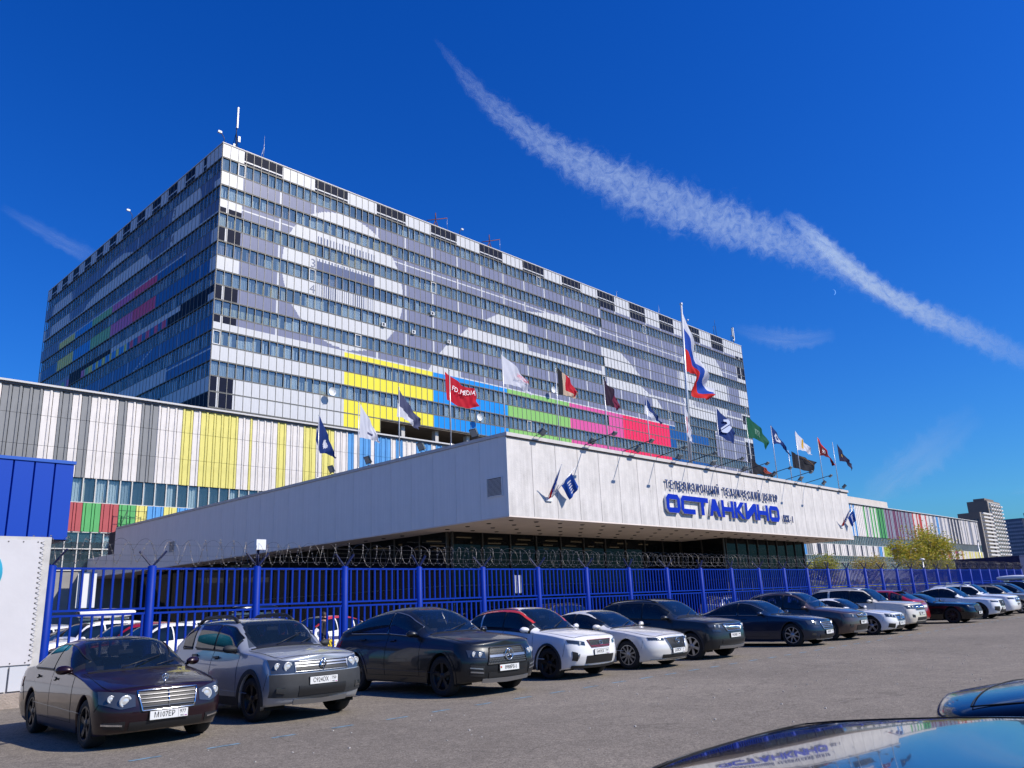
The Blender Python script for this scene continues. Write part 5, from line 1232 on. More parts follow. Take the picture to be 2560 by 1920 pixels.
m_scr = glass_mat('windscreen_glass', (0.02, 0.035, 0.04), 0.22, 0.01, 1.5, 1.3); m_sideg = glass_mat('side_glass', (0.008, 0.012, 0.015), 0.62, 0.01, 1.5, 1.3)
m_seat = mat('seat_cloth', (0.035, 0.035, 0.04), 0.8); m_dash = mat('dashboard', (0.02, 0.02, 0.022), 0.6)
def cabin(c, t, spec):
    x0 = c.xN - spec['ws'][0]; z0 = c.zs(x0 - .3); w_ = c.W - .16; fl = c.sill + .16
    def cushion(b, xa, xb, ya, yb, za, zb, lean=0.0):
        n = 6
        for i in range(n):
            s = i / n; s2 = (i + 1) / n; k = lambda q: (1 - (2 * q - 1) ** 4) ** .35 if 0 < q < 1 else 0.55
            b.box(xa - lean * s, xb - lean * s, (ya + yb) / 2 - (yb - ya) / 2 * max(.75, k(s + .08)), (ya + yb) / 2 + (yb - ya) / 2 * max(.75, k(s + .08)), za + (zb - za) * s, za + (zb - za) * s2 + .002)
    sm = spec.get('seatm', m_seat)
    for y in (-.37, .37):
        for xr, nm in ((x0 - 1.05, 'front_seat'), (x0 - 1.95, 'rear_seat')):
            b = MB(); b.box(xr, xr + .5, y - .25, y + .25, fl, fl + .28); cushion(b, xr - .02, xr + .10, y - .24, y + .24, fl + .26, z0 + .14, .14); cushion(b, xr - .17, xr - .09, y - .13, y + .13, z0 + .17, z0 + .34, .02)
            b.tube([(xr - .13, y - .05, z0 + .1), (xr - .13, y - .05, z0 + .2)], .008, 5); b.tube([(xr - .13, y + .05, z0 + .1), (xr - .13, y + .05, z0 + .2)], .008, 5); b.build(nm, sm, t)
    b = MB(); G_ = [[(x0 - .02 - .5 * s + .0, y, z0 - .03 - .03 * s * s - .25 * max(0, s - .8) * 5 * .8) for y in lin_(-w_, w_, 8)] for s in lin_(0, 1, 6)]; b.grid(G_); b.build('dashboard', m_dash, t)
    b = MB(); cx, cy, cz = x0 - .62, .36, z0 - .06; b.tube([(cx - .08 * sin(2 * pi * k / 24), cy + .18 * cos(2 * pi * k / 24), cz + .17 * sin(2 * pi * k / 24)) for k in range(25)], .014, 6, cap=False); b.tube([(cx, cy - .18, cz), (cx + .02, cy, cz), (cx, cy + .18, cz)], .016, 5); b.tube([(cx, cy, cz), (cx + .25, cy, cz - .08)], .03, 6); b.build('steering_wheel', m_dash, t)
    b = MB(); b.box(c.xT + .5, x0 + .1, -w_, w_, fl - .02, fl); b.box(c.xT + .5, c.xT + .55, -w_, w_, fl, z0); [b.box(c.xT + .5, x0 + .1, s * w_ - .01, s * w_ + .01, fl, z0 - .02) for s in (-1, 1)]; b.box(x0 - .02, x0 + .1, -w_, w_, fl, z0 - .06); b.build('cabin_lining', m_dash, t)
    p = c.topf(x0 - .45, 0, -.06); b = MB(); b.box(p.x - .02, p.x, -.11, .11, p.z - .05, p.z + .01); b.build('rear_view_mirror', m_trim, t)

def strip(fn, us, lo, hi, nv, off, m, name, parent, skirt=0.012, sm=True, flip=False, arch=None):
    """surface patch following fn(u, v, off); lo/hi are functions of u"""
    mb = MB(); G_ = []
    for u in us:
        a, b = lo(u), hi(u); G_.append([fn(u, a + (b - a) * j / nv, off) for j in range(nv + 1)])
    mb.grid(G_, 0, sm, flip)
    ring = [(us[0], j / nv) for j in range(nv + 1)] + [(u, 1) for u in us[1:]] + [(us[-1], 1 - j / nv) for j in range(1, nv + 1)] + [(u, 0) for u in reversed(us[1:-1])]
    r1 = [fn(u, lo(u) + (hi(u) - lo(u)) * t, off) for u, t in ring]; r2 = [fn(u, lo(u) + (hi(u) - lo(u)) * t, off - skirt) for u, t in ring]
    n = len(ring)
    for k in range(n): mb.quad(r1[k], r1[(k + 1) % n], r2[(k + 1) % n], r2[k])
    return mb.build(name, m, parent)
def lin_(a, b, n): return [a + (b - a) * k / n for k in range(n + 1)]

def body_mesh(c, openings=None, pm=None):
    nose_y = [0, .12, .25, .38, .5, .61, .71, .79, .86, .915, .955, .98]
    cols = []
    for q in nose_y: t = (1 - q ** c.nN) ** (1 / c.nN); cols.append(c.xN - c.dN * (1 - t))
    x = c.xN - c.dN; xs = set()
    n = int((c.L - c.dN - c.dT) / 0.13)
    for k in range(n + 1): xs.add(round(c.xN - c.dN - (c.L - c.dN - c.dT) * k / n, 4))
    xs = {v for v in xs if min(abs(v - c.xf), abs(v - c.xr)) > c.Ra + 0.03}
    for xw in (c.xf, c.xr):
        for k in range(17): xs.add(round(xw + c.Ra * cos(pi * k / 16), 4))
        xs.add(round(xw + c.Ra + 0.012, 4)); xs.add(round(xw - c.Ra - 0.012, 4))
    xs = {v for v in xs if v < c.xN - c.dN + 0.4}
    cols = [v for v in cols if v > max(xs)] + sorted(xs, reverse=True)
    tails = []
    for q in reversed(nose_y): t = (1 - q ** c.nT) ** (1 / c.nT); tails.append(c.xT + c.dT * (1 - t))
    cols = [v for v in cols if v > max(tails)] + tails
    def zb(x0):
        for xw in (c.xf, c.xr):
            if abs(x0 - xw) <= c.Ra + 1e-4: return c.R * 0.55 + sqrt(max(0, c.Ra ** 2 - (x0 - xw) ** 2)) * (1.0 + 0.45 * c.R / c.Ra)
        a = max(0, (x0 - c.xf - c.Ra) / 0.5); b = max(0, (c.xr - c.Ra - x0) / 0.5)
        return c.sill + min(0.05, a * 0.05) + min(0.09, b * 0.1)
    mb = MB(); NV = 14; ML = []; 
    for x0 in cols:
        z0 = zb(x0); z1 = c.zs(c.shift(x0, 0.7)); row = []
        for j in range(NV + 1):
            t = j / NV; row.append(c.low(x0, z0 + (z1 - z0) * t))
        ML.append(row)
    G_ = []; NU = 22 if openings else 14
    for x0, row in zip(cols, ML):
        e = row[-1]; up_ = []
        for k in range(1, NU + 1):
            th = pi / 2 * k / NU; p = c.up(e.x, th, e.y, e.z); up_.append(p)
        G_.append(row + up_)
    # wheel arch lip goes inward
    for i, row in enumerate(G_):
        b0 = row[0]; row.insert(0, Vector((b0.x, max(0, b0.y - 0.06), b0.z + 0.004)))
    mb.grid(G_, 0, True, True)
    G2 = [[Vector((p.x, -p.y, p.z)) for p in row] for row in G_]
    mb.grid(G2, 0, True, False)
    if openings:
        F2, M2, S2 = [], [], []; inner = []
        for f, m_, s_ in zip(mb.f, mb.m, mb.sm):
            ins = [openings(*mb.v[i]) for i in f]
            if all(ins): inner.append(f); continue
            F2.append(f); M2.append(1 if any(ins) else m_); S2.append(s_)
        mb.f, mb.m, mb.sm = F2, M2, S2
    # weld the centre seam and flat shade nothing
    me = mb.mesh('body', [pm, m_trim] if openings else [pm]); bm = bmesh.new(); bm.from_mesh(me); bmesh.ops.remove_doubles(bm, verts=bm.verts, dist=0.0008)
    bmesh.ops.recalc_face_normals(bm, faces=bm.faces); bm.to_mesh(me); bm.free()
    ub = MB(); z = c.sill + 0.06
    P_ = [(c.shift(x0, z), c.plan(x0, z) - 0.07 if c.plan(x0, z) > 0.1 else 0, z) for x0 in cols]
    for (a, b) in zip(P_, P_[1:]):
        ub.quad((a[0], a[1], z), (b[0], b[1], z), (b[0], -b[1], z), (a[0], -a[1], z))
    for xw in (c.xf, c.xr):          # dark wheel wells
        for sy in (-1, 1):
            prev = None
            for k in range(13):
                a = pi * k / 12; p = (xw + c.Ra * 1.03 * cos(a), c.R * 0.55 + c.Ra * (1.05 + 0.45 * c.R / c.Ra) * sin(a))
                if prev: ub.quad((prev[0], sy * (c.W - 0.07), prev[1]), (p[0], sy * (c.W - 0.07), p[1]), (p[0], sy * (c.W - 0.42), p[1]), (prev[0], sy * (c.W - 0.42), prev[1]))
                prev = p
            ub.quad((xw - c.Ra, sy * (c.W - 0.42), z), (xw + c.Ra, sy * (c.W - 0.42), z), (xw + c.Ra, sy * (c.W - 0.42), c.R * 2.3), (xw - c.Ra, sy * (c.W - 0.42), c.R * 2.3))
    return me, ub, cols

def wheel(c, parent, x, sy, style, rimm, lod, tw=0.22):
    R_ = c.R; r = R_ * 0.69; y0 = c.W - 0.03 - tw
    t = empty('wheel', (x, sy * (c.W - 0.035), R_)); t.parent = parent
    if sy < 0: t.rotation_euler.z = pi
    b = MB(); b.lathe([(r, 0.0), (r + .012, .006), (R_ * .88, .012), (R_ * .955, -0.004), (R_, -.03), (R_, -tw + .03), (R_ * .95, -tw), (r, -tw)], 36 if lod < 2 else 20); b.build('tyre', m_tyre, t)
    b = MB(); b.lathe([(r, -0.002), (r - .012, -.008), (r - .02, -.03), (r - .03, -.12), (0.01, -.12)], 32 if lod < 2 else 16, 1)
    b.lathe([(r + 0.002, 0.004), (r - .016, .004)], 32 if lod < 2 else 16, 0)
    ns = style
    def spoke(a0, w0, w1, dx=0):
        p = []
        for rr, hw, yy in ((0.05, w0, -.012), (r * .55, (w0 + w1) / 2, -.014), (r - .012, w1, -.006)):
            ca, sa = cos(a0 + dx * rr), sin(a0 + dx * rr)
            p.append(((rr * ca - hw * sa, yy, rr * sa + hw * ca), (rr * ca + hw * sa, yy, rr * sa - hw * ca)))
        for (a, b2), (c2, d) in zip(p, p[1:]):
            b.quad(a, c2, d, b2, 0); dn = lambda q: (q[0], q[1] - .035, q[2])
            b.quad(a, dn(a), dn(c2), c2, 2); b.quad(b2, d, dn(d), dn(b2), 2)
    if ns > 0:
        for k in range(ns):
            a0 = 2 * pi * k / ns + 0.3
            if ns <= 6: spoke(a0 - .11, .022, .028, 0.25); spoke(a0 + .11, .022, .028, -0.25)
            else: spoke(a0, .022, .02)
    b.lathe([(0.0, .0), (.035, 0), (.06, -.012), (.075, -.03)], 14, 0)
    b.build('rim', [rimm, m_rimd, m_rimd if rimm is m_rimd else mat('rim_side', (0.12, 0.12, 0.13), 0.4, 0.6)], t)
    return t

def plate(c, parent, y, z, txt, reg, lod, rear=False, kind='ru'):
    p = c.rear(y, z, 0.02) if rear else c.front(y, z, 0.022)
    t = empty('number_plate', p); t.parent = parent
    sg = -1 if rear else 1
    b = MB(); b.box(-0.012 * 1, 0.0, -.27, .27, -.064, .064); b.build('plate_frame', m_trim, t)
    b = MB(); b.box(0.0 if not rear else -0.016, 0.004 if not rear else -.0121, -.26, .26, -.056, .056); b.build('plate_face', m_plate, t)
    if lod < 2 and txt:
        rot = (pi / 2, 0, pi / 2); 
        def tx(s_, size, yy, zz, m=m_ink, sx=0.9): text(s_, size, m, t, (0.0065, yy, zz), rot, 'lettering', 0.0006, sx=sx)
        if kind == 'ru':
            tx(txt, 0.098, -.062, 0, sx=0.82); tx(reg, 0.068, .19, .014, sx=0.85); tx('RUS', 0.028, .18, -.038)
            b = MB(); b.box(.0042, .005, .127, .13, -.054, .054); b.build('divider', m_ink, t)
            b = MB(); b.box(.0042, .005, .215, .25, -.047, -.041, 0); b.box(.0042, .005, .215, .25, -.041, -.035, 1); b.box(.0042, .005, .215, .25, -.035, -.029, 2); b.build('flag_mark', [mat('mk_red', (.6, .02, .02)), mat('mk_blue', (.02, .08, .5)), m_plate], t)
        else:
            tx(txt, 0.098, .035, 0, sx=0.82); b = MB(); b.box(.0042, .005, -.25, -.21, .0, .03, 0); b.box(.0042, .005, -.25, -.21, -.01, .0, 1); b.build('flag_mark', [mat('mk_red', (.6, .02, .02)), mat('mk_green', (.02, .3, .05))], t)
    elif lod >= 2 and txt:
        b = MB()
        for k in range(6): b.box(.0042, .006, -.235 + k * .058, -.2 + k * .058, -.035, .035)
        b.box(.0042, .006, .15, .23, -.01, .035); b.build('lettering', m_ink, t)
    return t

def badge(c, parent, y, z, kind, s=0.09, off=0.02):
    p = c.front(y, z, off); t = empty('badge', p); t.parent = parent; b = MB(); N = 28
    def ring(r, w_, sy=1.0, sz=1.0): b.tube([(0, r * sy * cos(2 * pi * k / N), r * sz * sin(2 * pi * k / N)) for k in range(N + 1)], w_, 6, cap=False)
    if kind == 'star':
        ring(s, s * .10)
        for k in range(3):
            a = pi / 2 + 2 * pi * k / 3; b.tube([(0, 0, 0), (0.0, s * cos(a), s * sin(a))], [s * .16, s * .05], 6)
    elif kind == 'diamond':
        q = [(0, 0, s * 1.25), (0, s * .8, 0), (0, 0, -s * 1.25), (0, -s * .8, 0), (0, 0, s * 1.25)]; b.tube(q, s * .17, 6); b.tube([(0, 0, s * .6), (0, s * .3, 0), (0, 0, -s * .6)], s * .06, 5)
    elif kind == 'wing': ring(s, s * .09, 1.15, .9); b.tube([(0, -s, s * .25), (0, -s * .2, s * .1), (0, 0, -s * .25), (0, s * .2, s * .1), (0, s, s * .25)], s * .11, 5)
    elif kind == 'oval': ring(s, s * .12, 1.2, .8); b.tube([(0, -s, 0), (0, s, 0)], s * .1, 5)
    elif kind == 'infinity': ring(s, s * .13, 1.3, .75); b.tube([(0, -s * .3, -s * .5), (0, 0, s * .4), (0, s * .3, -s * .5)], s * .07, 5)
    elif kind == 'pony': ring(s, s * .1, 1.2, .5)
    elif kind == 'ring': ring(s, s * .14); b.tube([(0, -s * .5, -s * .1), (0, s * .1, s * .4), (0, s * .5, s * .1)], s * .1, 5)
    b.build('emblem', m_chr, t); return t

def make_car(name, spec, lbl, cat, loc, rz, lod=0, group=None):
    c = Car(**spec['shape']); pm = spec['paint']; t = empty(name, loc, rz, label=lbl, cat=cat, group=group)
    wa, wb2 = c.xN - spec['ws'][0], c.xN - spec['ws'][1]; ra_, rb_ = c.xN - spec['rw'][0], c.xN - spec['rw'][1]; wf_ = spec.get('wsf', 0.79)
    def opening(x, y, z):
        zs = c.zs(x); h = c.zc(x) - zs
        if z < zs + 0.02 or h < 0.05: return False
        ys = max(0.05, c.plan(x, zs) * (1 - c.tumble * max(0, (z - zs) - 0.05) / 0.55)); f = abs(y) / ys; top = z > zs + h * 0.80
        if top and wb2 + .03 < x < wa - .02 + 0.10 * (wf_ ** 2 - f * f) and f < wf_ - .01: return True
        if top and rb_ + .03 < x < ra_ - .03 and f < .78: return True
        if z > zs + .05 and z < zs + h * (spec.get('swt', .80) - .03):
            for a, b_ in spec['sw']:
                if c.xN - b_ + .03 < x < c.xN - a - .03: return True
        return False
    me, ub, cols = body_mesh(c, opening if lod < 2 else None, pm)
    if lod < 2: cabin(c, t, spec)
    body = inst(me, 'body', t); ub.build('underbody', m_under, t)
    for x in (c.xf, c.xr):
        for sy in (-1, 1): wheel(c, t, x, sy, spec.get('spokes', 5), spec.get('rim', m_rim), lod)
    gl_ = spec.get('glass', m_cg); gw_ = gl_ if lod >= 2 else m_scr; gl_ = gl_ if lod >= 2 else (m_scr if gl_ is m_cgl else m_sideg); xa, xb = spec['ws']      # windscreen: distances back from the nose
    xa, xb = c.xN - xa, c.xN - xb; wsf = spec.get('wsf', 0.79)
    strip(lambda f, v, o: c.topf(xa + (xb - xa) * v + 0.10 * (1 - v) * (wsf ** 2 - f * f) - 0.04, f * (1 + 0.04 * (1 - v)), o), lin_(-wsf, wsf, 18), lambda f: 0.0, lambda f: 1.0, 10, 0.005, gw_, 'windscreen', t)
    if lod < 2: strip(lambda f, v, o: c.topf(xa + 0.02 + 0.07 * (wsf ** 2 - f * f) + 0.05 * v, f * 1.03, o), lin_(-wsf, wsf, 16), lambda f: 0.0, lambda f: 1.0, 1, 0.012, m_trim, 'scuttle', t)
    if lod < 2:
        b = MB(); p0 = c.topf(xa + .05, -.25, .03); p1 = c.topf(xa - .22, .55, .022); b.tube([p0, p1], .008, 5); p0 = c.topf(xa + .04, .35, .03); p1 = c.topf(xa - .16, .78, .02); b.tube([p0, p1], .008, 5); b.build('wiper', m_trim, t)
    ra, rb = spec['rw']; ra, rb = c.xN - ra, c.xN - rb
    strip(lambda f, v, o: c.topf(ra + (rb - ra) * v, f, o), lin_(-.8, .8, 14), lambda f: 0.0, lambda f: 1.0, 8, 0.005, gl_, 'rear_window', t)
    # side windows
    for sy in (-1, 1):
        for i, (a, b_) in enumerate(spec['sw']):
            a, b_ = c.xN - a, c.xN - b_
            lo = lambda x: c.zs(x) + 0.035 + spec.get('belt', 0.0)
            def hi(x, a=a, b_=b_):
                h = c.zc(x) - c.zs(x); top = c.zs(x) + h * spec.get('swt', 0.80)
                return max(lo(x) + 0.006, top)
            fr = 0.028
            if lod < 2:
                lp_ = [c.upz(x, lo(x) - .008, sy, .007) for x in lin_(a, b_, 12)] + [c.upz(x, hi(x) + .006, sy, .007) for x in lin_(b_, a, 14)]
                b = MB(); b.tube(lp_ + [lp_[0]], .0105, 5, cap=False); b.build('window_trim', spec.get('wtrim', m_trim), t)
            strip(lambda x, z, o, sy=sy: c.upz(x, z, sy, o), lin_(a, b_, 16), lo, hi, 7, 0.007, gl_, 'side_window', t)
        # doors with handles
        if lod < 2:
            for i, (a, b_) in enumerate(spec['doors']):
                a, b_ = c.xN - a, c.xN - b_
                arc = c.xr
                def dlo(x): 
                    d_ = c.Ra + 0.09
                    return max(c.sill + 0.14, (c.R * .55 + sqrt(max(0, d_ ** 2 - (x - c.xr) ** 2)) * 1.4) if abs(x - c.xr) < d_ else 0)
                strip(lambda x, z, o, sy=sy: c.low(x, z, sy, o), lin_(a + .007, b_ - .007, 12), lambda x: dlo(x) - .008, lambda x: c.zs(x) - .002, 7, 0.0018, m_seam, 'door_gap', t, 0.003)
                d = strip(lambda x, z, o, sy=sy: c.low(x, z, sy, o), lin_(a, b_, 14), dlo, lambda x: c.zs(x) - .004, 10, 0.004, pm, 'door', t, 0.004)
                hx = b_ + 0.17; hz = c.zs(hx) - 0.10
                strip(lambda x, z, o, sy=sy: c.low(x, z, sy, o), lin_(hx + .11, hx - .09, 5), lambda x: hz - .014, lambda x: hz + .016, 3, 0.036, spec.get('handle', pm), 'handle', d, 0.022)
                strip(lambda x, z, o, sy=sy: c.low(x, z, sy, o), lin_(hx + .07, hx - .06, 4), lambda x: hz - .028, lambda x: hz + .028, 2, 0.0065, m_seam, 'handle_recess', d, 0.003)
        # mirror
        mx = c.xN - spec['mir']; mz = c.zs(mx) + 0.085; my = c.W * c.side(c.zs(mx))
        b = MB(); G_ = []
        for k in range(9):
            a = -pi / 2 + pi * k / 8; rr = cos(a); row = []
            for j in range(13):
                q = 2 * pi * j / 12; row.append((mx + 0.02 + 0.075 * rr * cos(q) - .03 * sin(a), sy * (my + .11 + .115 * sin(a)), mz + (0.065 + .012 * sin(a)) * rr * sin(q)))
            G_.append(row)
        b.grid(G_); b.tube([(mx, sy * (my - .03), mz - .06), (mx, sy * (my + .05), mz - .035)], .022, 6)
        b.build('wing_mirror', spec.get('mirm', pm), t)
        # arch and sill cladding
        if spec.get('clad'):
            cm2 = spec['clad']; cw = spec.get('cladw', 0.06)
            for xw in (c.xf, c.xr):
                k_ = 1.0 + 0.45 * c.R / c.Ra
                def fn(a, v, o, xw=xw, sy=sy):
                    d_ = c.Ra + v; return c.low(xw + d_ * cos(a), max(c.sill + 0.02, c.R * .55 + (c.Ra * k_ + v) * sin(a)), sy, o)
                strip(fn, lin_(0.0, pi, 20), lambda a: 0.0, lambda a: cw, 2, 0.010, cm2, 'arch_trim', t)
            strip(lambda x, z, o, sy=sy: c.low(x, z, sy, o), lin_(c.xf - c.Ra - .02, c.xr + c.Ra + .02, 8), lambda x: c.sill, lambda x: c.sill + 0.13, 3, 0.009, cm2, 'sill_trim', t)
        if spec.get('rails') :
            r0, r1, rm = spec['rails']; r0, r1 = c.xN - r0, c.xN - r1; pts = []
            for k in range(13):
                x = r0 + (r1 - r0) * k / 12; p = c.topf(x, 0.80, 0); lift = spec.get('raillift', .05) * min(1, min(k, 12 - k) / 1.6); pts.append((x, sy * (p.y - .02), p.z + lift))
            b = MB(); b.tube(pts, spec.get('railr', .018), 6); b.build('roof_rail', rm, t)
        # lamps
        h = spec['lamp']       # y extent and outline
        fnf = lambda y, z, o, sy=sy: (lambda p: Vector((p.x, sy * p.y, p.z)))(c.front(y, z, o))
        def pl(pts): return lambda u: interp(pts, u)
        lo, hi = h['lo'], h['hi']; ys = lin_(lo[0][0], lo[-1][0], 12)
        hl = strip(fnf, ys, pl(lo), pl(hi), 5, 0.008, h.get('m', m_lamp), 'headlight', t)
        if lod < 2 or h.get('force'):
            for (yy, zz, rr) in h.get('bulbs', []):
                p = fnf(yy, zz, 0.006); b = MB(); b.lathe([(0, .014), (rr * .45, .012), (rr * .7, .004), (rr * .8, .012), (rr, .010), (rr * 1.06, 0)], 20, axis='x', c=p); b.build('reflector', m_bulb, hl)
        if 'wrap' in h:      # part of the lamp that wraps round on to the wing
            xw0, xw1, z0, z1, z2, z3 = h['wrap']; a_, b2 = c.xN - xw0, c.xN - xw1
            strip(lambda x, z, o, sy=sy: c.low(x, z, sy, o), lin_(a_, b2, 6), lambda x: lerp(z0, z2, (a_ - x) / (a_ - b2)), lambda x: lerp(z1, z3, (a_ - x) / (a_ - b2)), 3, 0.008, h.get('m', m_lamp), 'headlight_side', t)
        for f in spec.get('fpatch2', []):      # mirrored patches
            if lod >= 2 and f.get('near'): continue
            strip(fnf, lin_(f['lo'][0][0], f['lo'][-1][0], f.get('n', 8)), pl(f['lo']), pl(f['hi']), 3, f.get('off', 0.009), f['m'], f['name'], t)
        tl = spec.get('tail_l')
        if tl: strip(lambda y, z, o, sy=sy: (lambda p: Vector((p.x, sy * p.y, p.z)))(c.rear(y, z, o)), lin_(tl[0], tl[1], 6), lambda y: tl[2], lambda y: tl[3], 4, 0.008, m_tail, 'tail_light', t)
        tw_ = spec.get('tail_w')
        if tw_: strip(lambda x, z, o, sy=sy: c.low(x, z, sy, o), lin_(c.xT + tw_[0], c.xT + tw_[1], 6), lambda x: tw_[2], lambda x: tw_[3], 4, 0.008, m_tail, 'tail_light_side', t)
    fn0 = lambda y, z, o: c.front(y, z, o)
    for f in spec.get('fpatch', []):
        if lod >= 2 and f.get('near'): continue
        lo, hi = f['lo'], f['hi']; s_ = lambda P: sorted([(-a, b) for a, b in P if a > 0] + [(a, b) for a, b in P])
        lo, hi = s_(lo), s_(hi)
        strip(fn0, lin_(lo[0][0], lo[-1][0], f.get('n', 16)), (lambda P: lambda u: interp(P, u))(lo), (lambda P: lambda u: interp(P, u))(hi), f.get('nv', 4), f.get('off', 0.009), f['m'], f['name'], t)
    g_ = spec.get('grille')
    if g_:
        W0, z0, z1, wt, wb_ = g_['w'], g_['z0'], g_['z1'], g_.get('wt', 1), g_.get('wb', 1)
        def gw(z): return W0 * lerp(wb_, wt, (z - z0) / (z1 - z0))
        gp = strip(lambda z, v, o: c.front(gw(z) * v, z, o), lin_(z0, z1, 8), lambda z: -1.0, lambda z: 1.0, 12, g_.get('off', 0.008), g_.get('back', m_trim), 'grille', t, 0.02)
        if g_.get('frame'):
            fm, fr_ = g_['frame']; pts = [c.front(gw(z0) * v, z0, .014) for v in lin_(-1, 1, 10)] + [c.front(gw(z), z, .014) for z in lin_(z0, z1, 5)] + [c.front(gw(z1) * v, z1, .014) for v in lin_(1, -1, 10)] + [c.front(-gw(z), z, .014) for z in lin_(z1, z0, 5)]
            b = MB(); b.tube(pts, fr_, 6, cap=False); b.build('grille_frame', fm, gp)
        for z in g_.get('hs', []):
            zz, hh, mm = z; strip(lambda y, q, o: c.front(y, q, o), lin_(-gw(zz) * .98, gw(zz) * .98, 12), lambda y: zz - hh, lambda y: zz + hh, 1, 0.024, mm, 'grille_slat', gp, 0.016)
        if g_.get('vs') and (lod < 2 or g_.get('vforce')):
            n_, ww, mm = g_['vs']; b = MB()
            for k in range(n_):
                v = -1 + 2 * (k + .5) / n_; zm = (z0 + z1) / 2
                a1 = c.front(gw(z0) * v, z0 + .015, .02); a2 = c.front(gw(zm) * v, zm, .02); a3 = c.front(gw(z1) * v, z1 - .015, .02); b.tube([a1, a2, a3], ww, 5)
            b.build('grille_bar', mm, gp, kind='stuff' if n_ > 12 else None)
        if g_.get('dots') and lod < 2:
            nx_, nz_, mm = g_['dots']; b = MB()
            for i in range(nx_):
                for j in range(nz_):
                    z = z0 + (z1 - z0) * (j + .5) / nz_; v = -1 + 2 * (i + .5 + .5 * (j % 2)) / (nx_ + .5); p = c.front(gw(z) * v, z, .014); b.box(p.x - .003, p.x + .004, p.y - .010, p.y + .010, z - .004, z + .004)
            b.build('grille_stud', mm, gp, kind='stuff')
    if spec.get('badge'): badge(c, t, 0, spec['badge'][1], spec['badge'][0], spec['badge'][2], spec['badge'][3] if len(spec['badge']) > 3 else 0.03)
    if spec.get('plate'): plate(c, t, spec.get('plate_y', 0), spec['plate'][0], spec['plate'][1], spec['plate'][2], lod, kind=spec['plate'][3] if len(spec['plate']) > 3 else 'ru')
    if spec.get('rplate'): plate(c, t, 0, spec['rplate'][0], spec['rplate'][1], spec['rplate'][2], lod, rear=True)
    for fn in spec.get('extra', []): fn(c, t)
    # bumper seams, crease along the flank
    if lod < 2:
        lz = spec['lamp']['lo'][-1][1]
        for sy in (-1, 1):
            b = MB(); b.tube([c.low(c.xf + c.Ra + .05 + .10 * k / 6, .50 + (lz - .50) * k / 6, sy, .001) for k in range(7)], .0035, 4); b.tube([c.low(c.xr - c.Ra - .05 - .12 * k / 6, .50 + .25 * k / 6, sy, .001) for k in range(7)], .0035, 4); b.build('bumper_gap', m_seam, t)
            b = MB(); b.tube([c.low(lerp(c.xf - .1, c.xr + .1, k / 16), .45 + .05 * k / 16, sy, .002) for k in range(17)], .006, 4); b.build('sill_crease', pm, t)
    # bonnet seam
    if lod < 2:
        hb = c.xN - spec['hood'][0] - spec.get('hoodin', 0); he = c.xN - spec['hood'][1]
        for sy in (-1, 1):
            b = MB(); b.tube([c.topf(lerp(hb, he, k / 10), sy * .88, 0.0) for k in range(11)], .004, 4); b.build('bonnet_gap', m_seam, t)
        b = MB(); b.tube([c.topf(hb + 0.05 * (1 - (f / .88) ** 2), f, 0.0) for f in lin_(-.88, .88, 14)], .004, 4); b.build('bonnet_gap', m_seam, t)
    return t

# body shapes: distances are metres back from the nose, heights in metres
def SH(L, W, H, wb, fo, R_, sill, hood, cowl, roof0, roof1, rearb, tailz, belt0, belt1, nose, tail, **k):
    """hood=(x,z) leading edge, cowl=(x,z) windscreen base, roof0/roof1 = roof start and end, rearb = rear glass base"""
    top = [(0.0, hood[1] - 0.05), (hood[0], hood[1]), ((hood[0] + cowl[0]) / 2, lerp(hood[1], cowl[1], .62)), cowl, ((cowl[0] * .5 + roof0[0] * .5), lerp(cowl[1], roof0[1], .56)), roof0, ((roof0[0] + roof1[0]) / 2, H), roof1, rearb, (L, tailz)]
    sho = [(0.0, hood[1] - .11), (hood[0] + .25, hood[1] - .05), (cowl[0], belt0), (roof1[0], belt1), (rearb[0], min(belt1, rearb[1] - .03)), (L, tailz - .08)]
    return dict(L=L, Wd=W, H=H, wb=wb, fo=fo, R_=R_, sill=sill, top=top, sho=sho, nose=nose, tail=tail, **k)
NS = [(0.2, .10), (.3, .03), (.45, .0), (.55, .015), (.7, .07), (.85, .16), (1.0, .25)]       # sedan nose
NU_ = [(0.2, .13), (.35, .05), (.5, .0), (.65, .01), (.8, .04), (.95, .09), (1.1, .2)]      # upright SUV nose
TS = [(0.2, .10), (.4, .0), (.6, .0), (.8, .05), (1.1, .12)]
TU = [(0.2, .08), (.45, .0), (.7, .02), (1.0, .08), (1.3, .2)]
# ------------------------------------------------------------------ the parked row
P_plum = paint('plum', (0.017, 0.005, 0.009), 0.25, 0.3, 0.7); P_silver = paint('silver', (0.33, 0.35, 0.38), 0.35, 0.4); P_anth = paint('anthracite', (0.009, 0.011, 0.014), 0.2, 0.35, 0.6)
P_white = paint('white', (0.80, 0.79, 0.78), 0.0, 0.3); P_pearl = paint('pearl', (0.70, 0.68, 0.64), 0.1, 0.3); P_grey = paint('graphite', (0.018, 0.021, 0.024), 0.2, 0.35, 0.6); P_dblue = paint('deep_blue', (0.010, 0.020, 0.045), 0.3, 0.3, 0.8)
P_brown = paint('brown', (0.10, 0.070, 0.062), 0.35, 0.33); P_cream = paint('cream', (0.66, 0.60, 0.50), 0.05, 0.32); P_red = paint('red', (0.34, 0.010, 0.014), 0.2, 0.28); P_black = paint('black', (0.003, 0.004, 0.008), 0.1, 0.2, 0.7)
P_beige = paint('beige', (0.40, 0.35, 0.25), 0.4, 0.35); P_slate = paint('slate', (0.06, 0.08, 0.11), 0.4, 0.3); P_orange = paint('orange', (0.55, 0.10, 0.015), 0.1, 0.3)
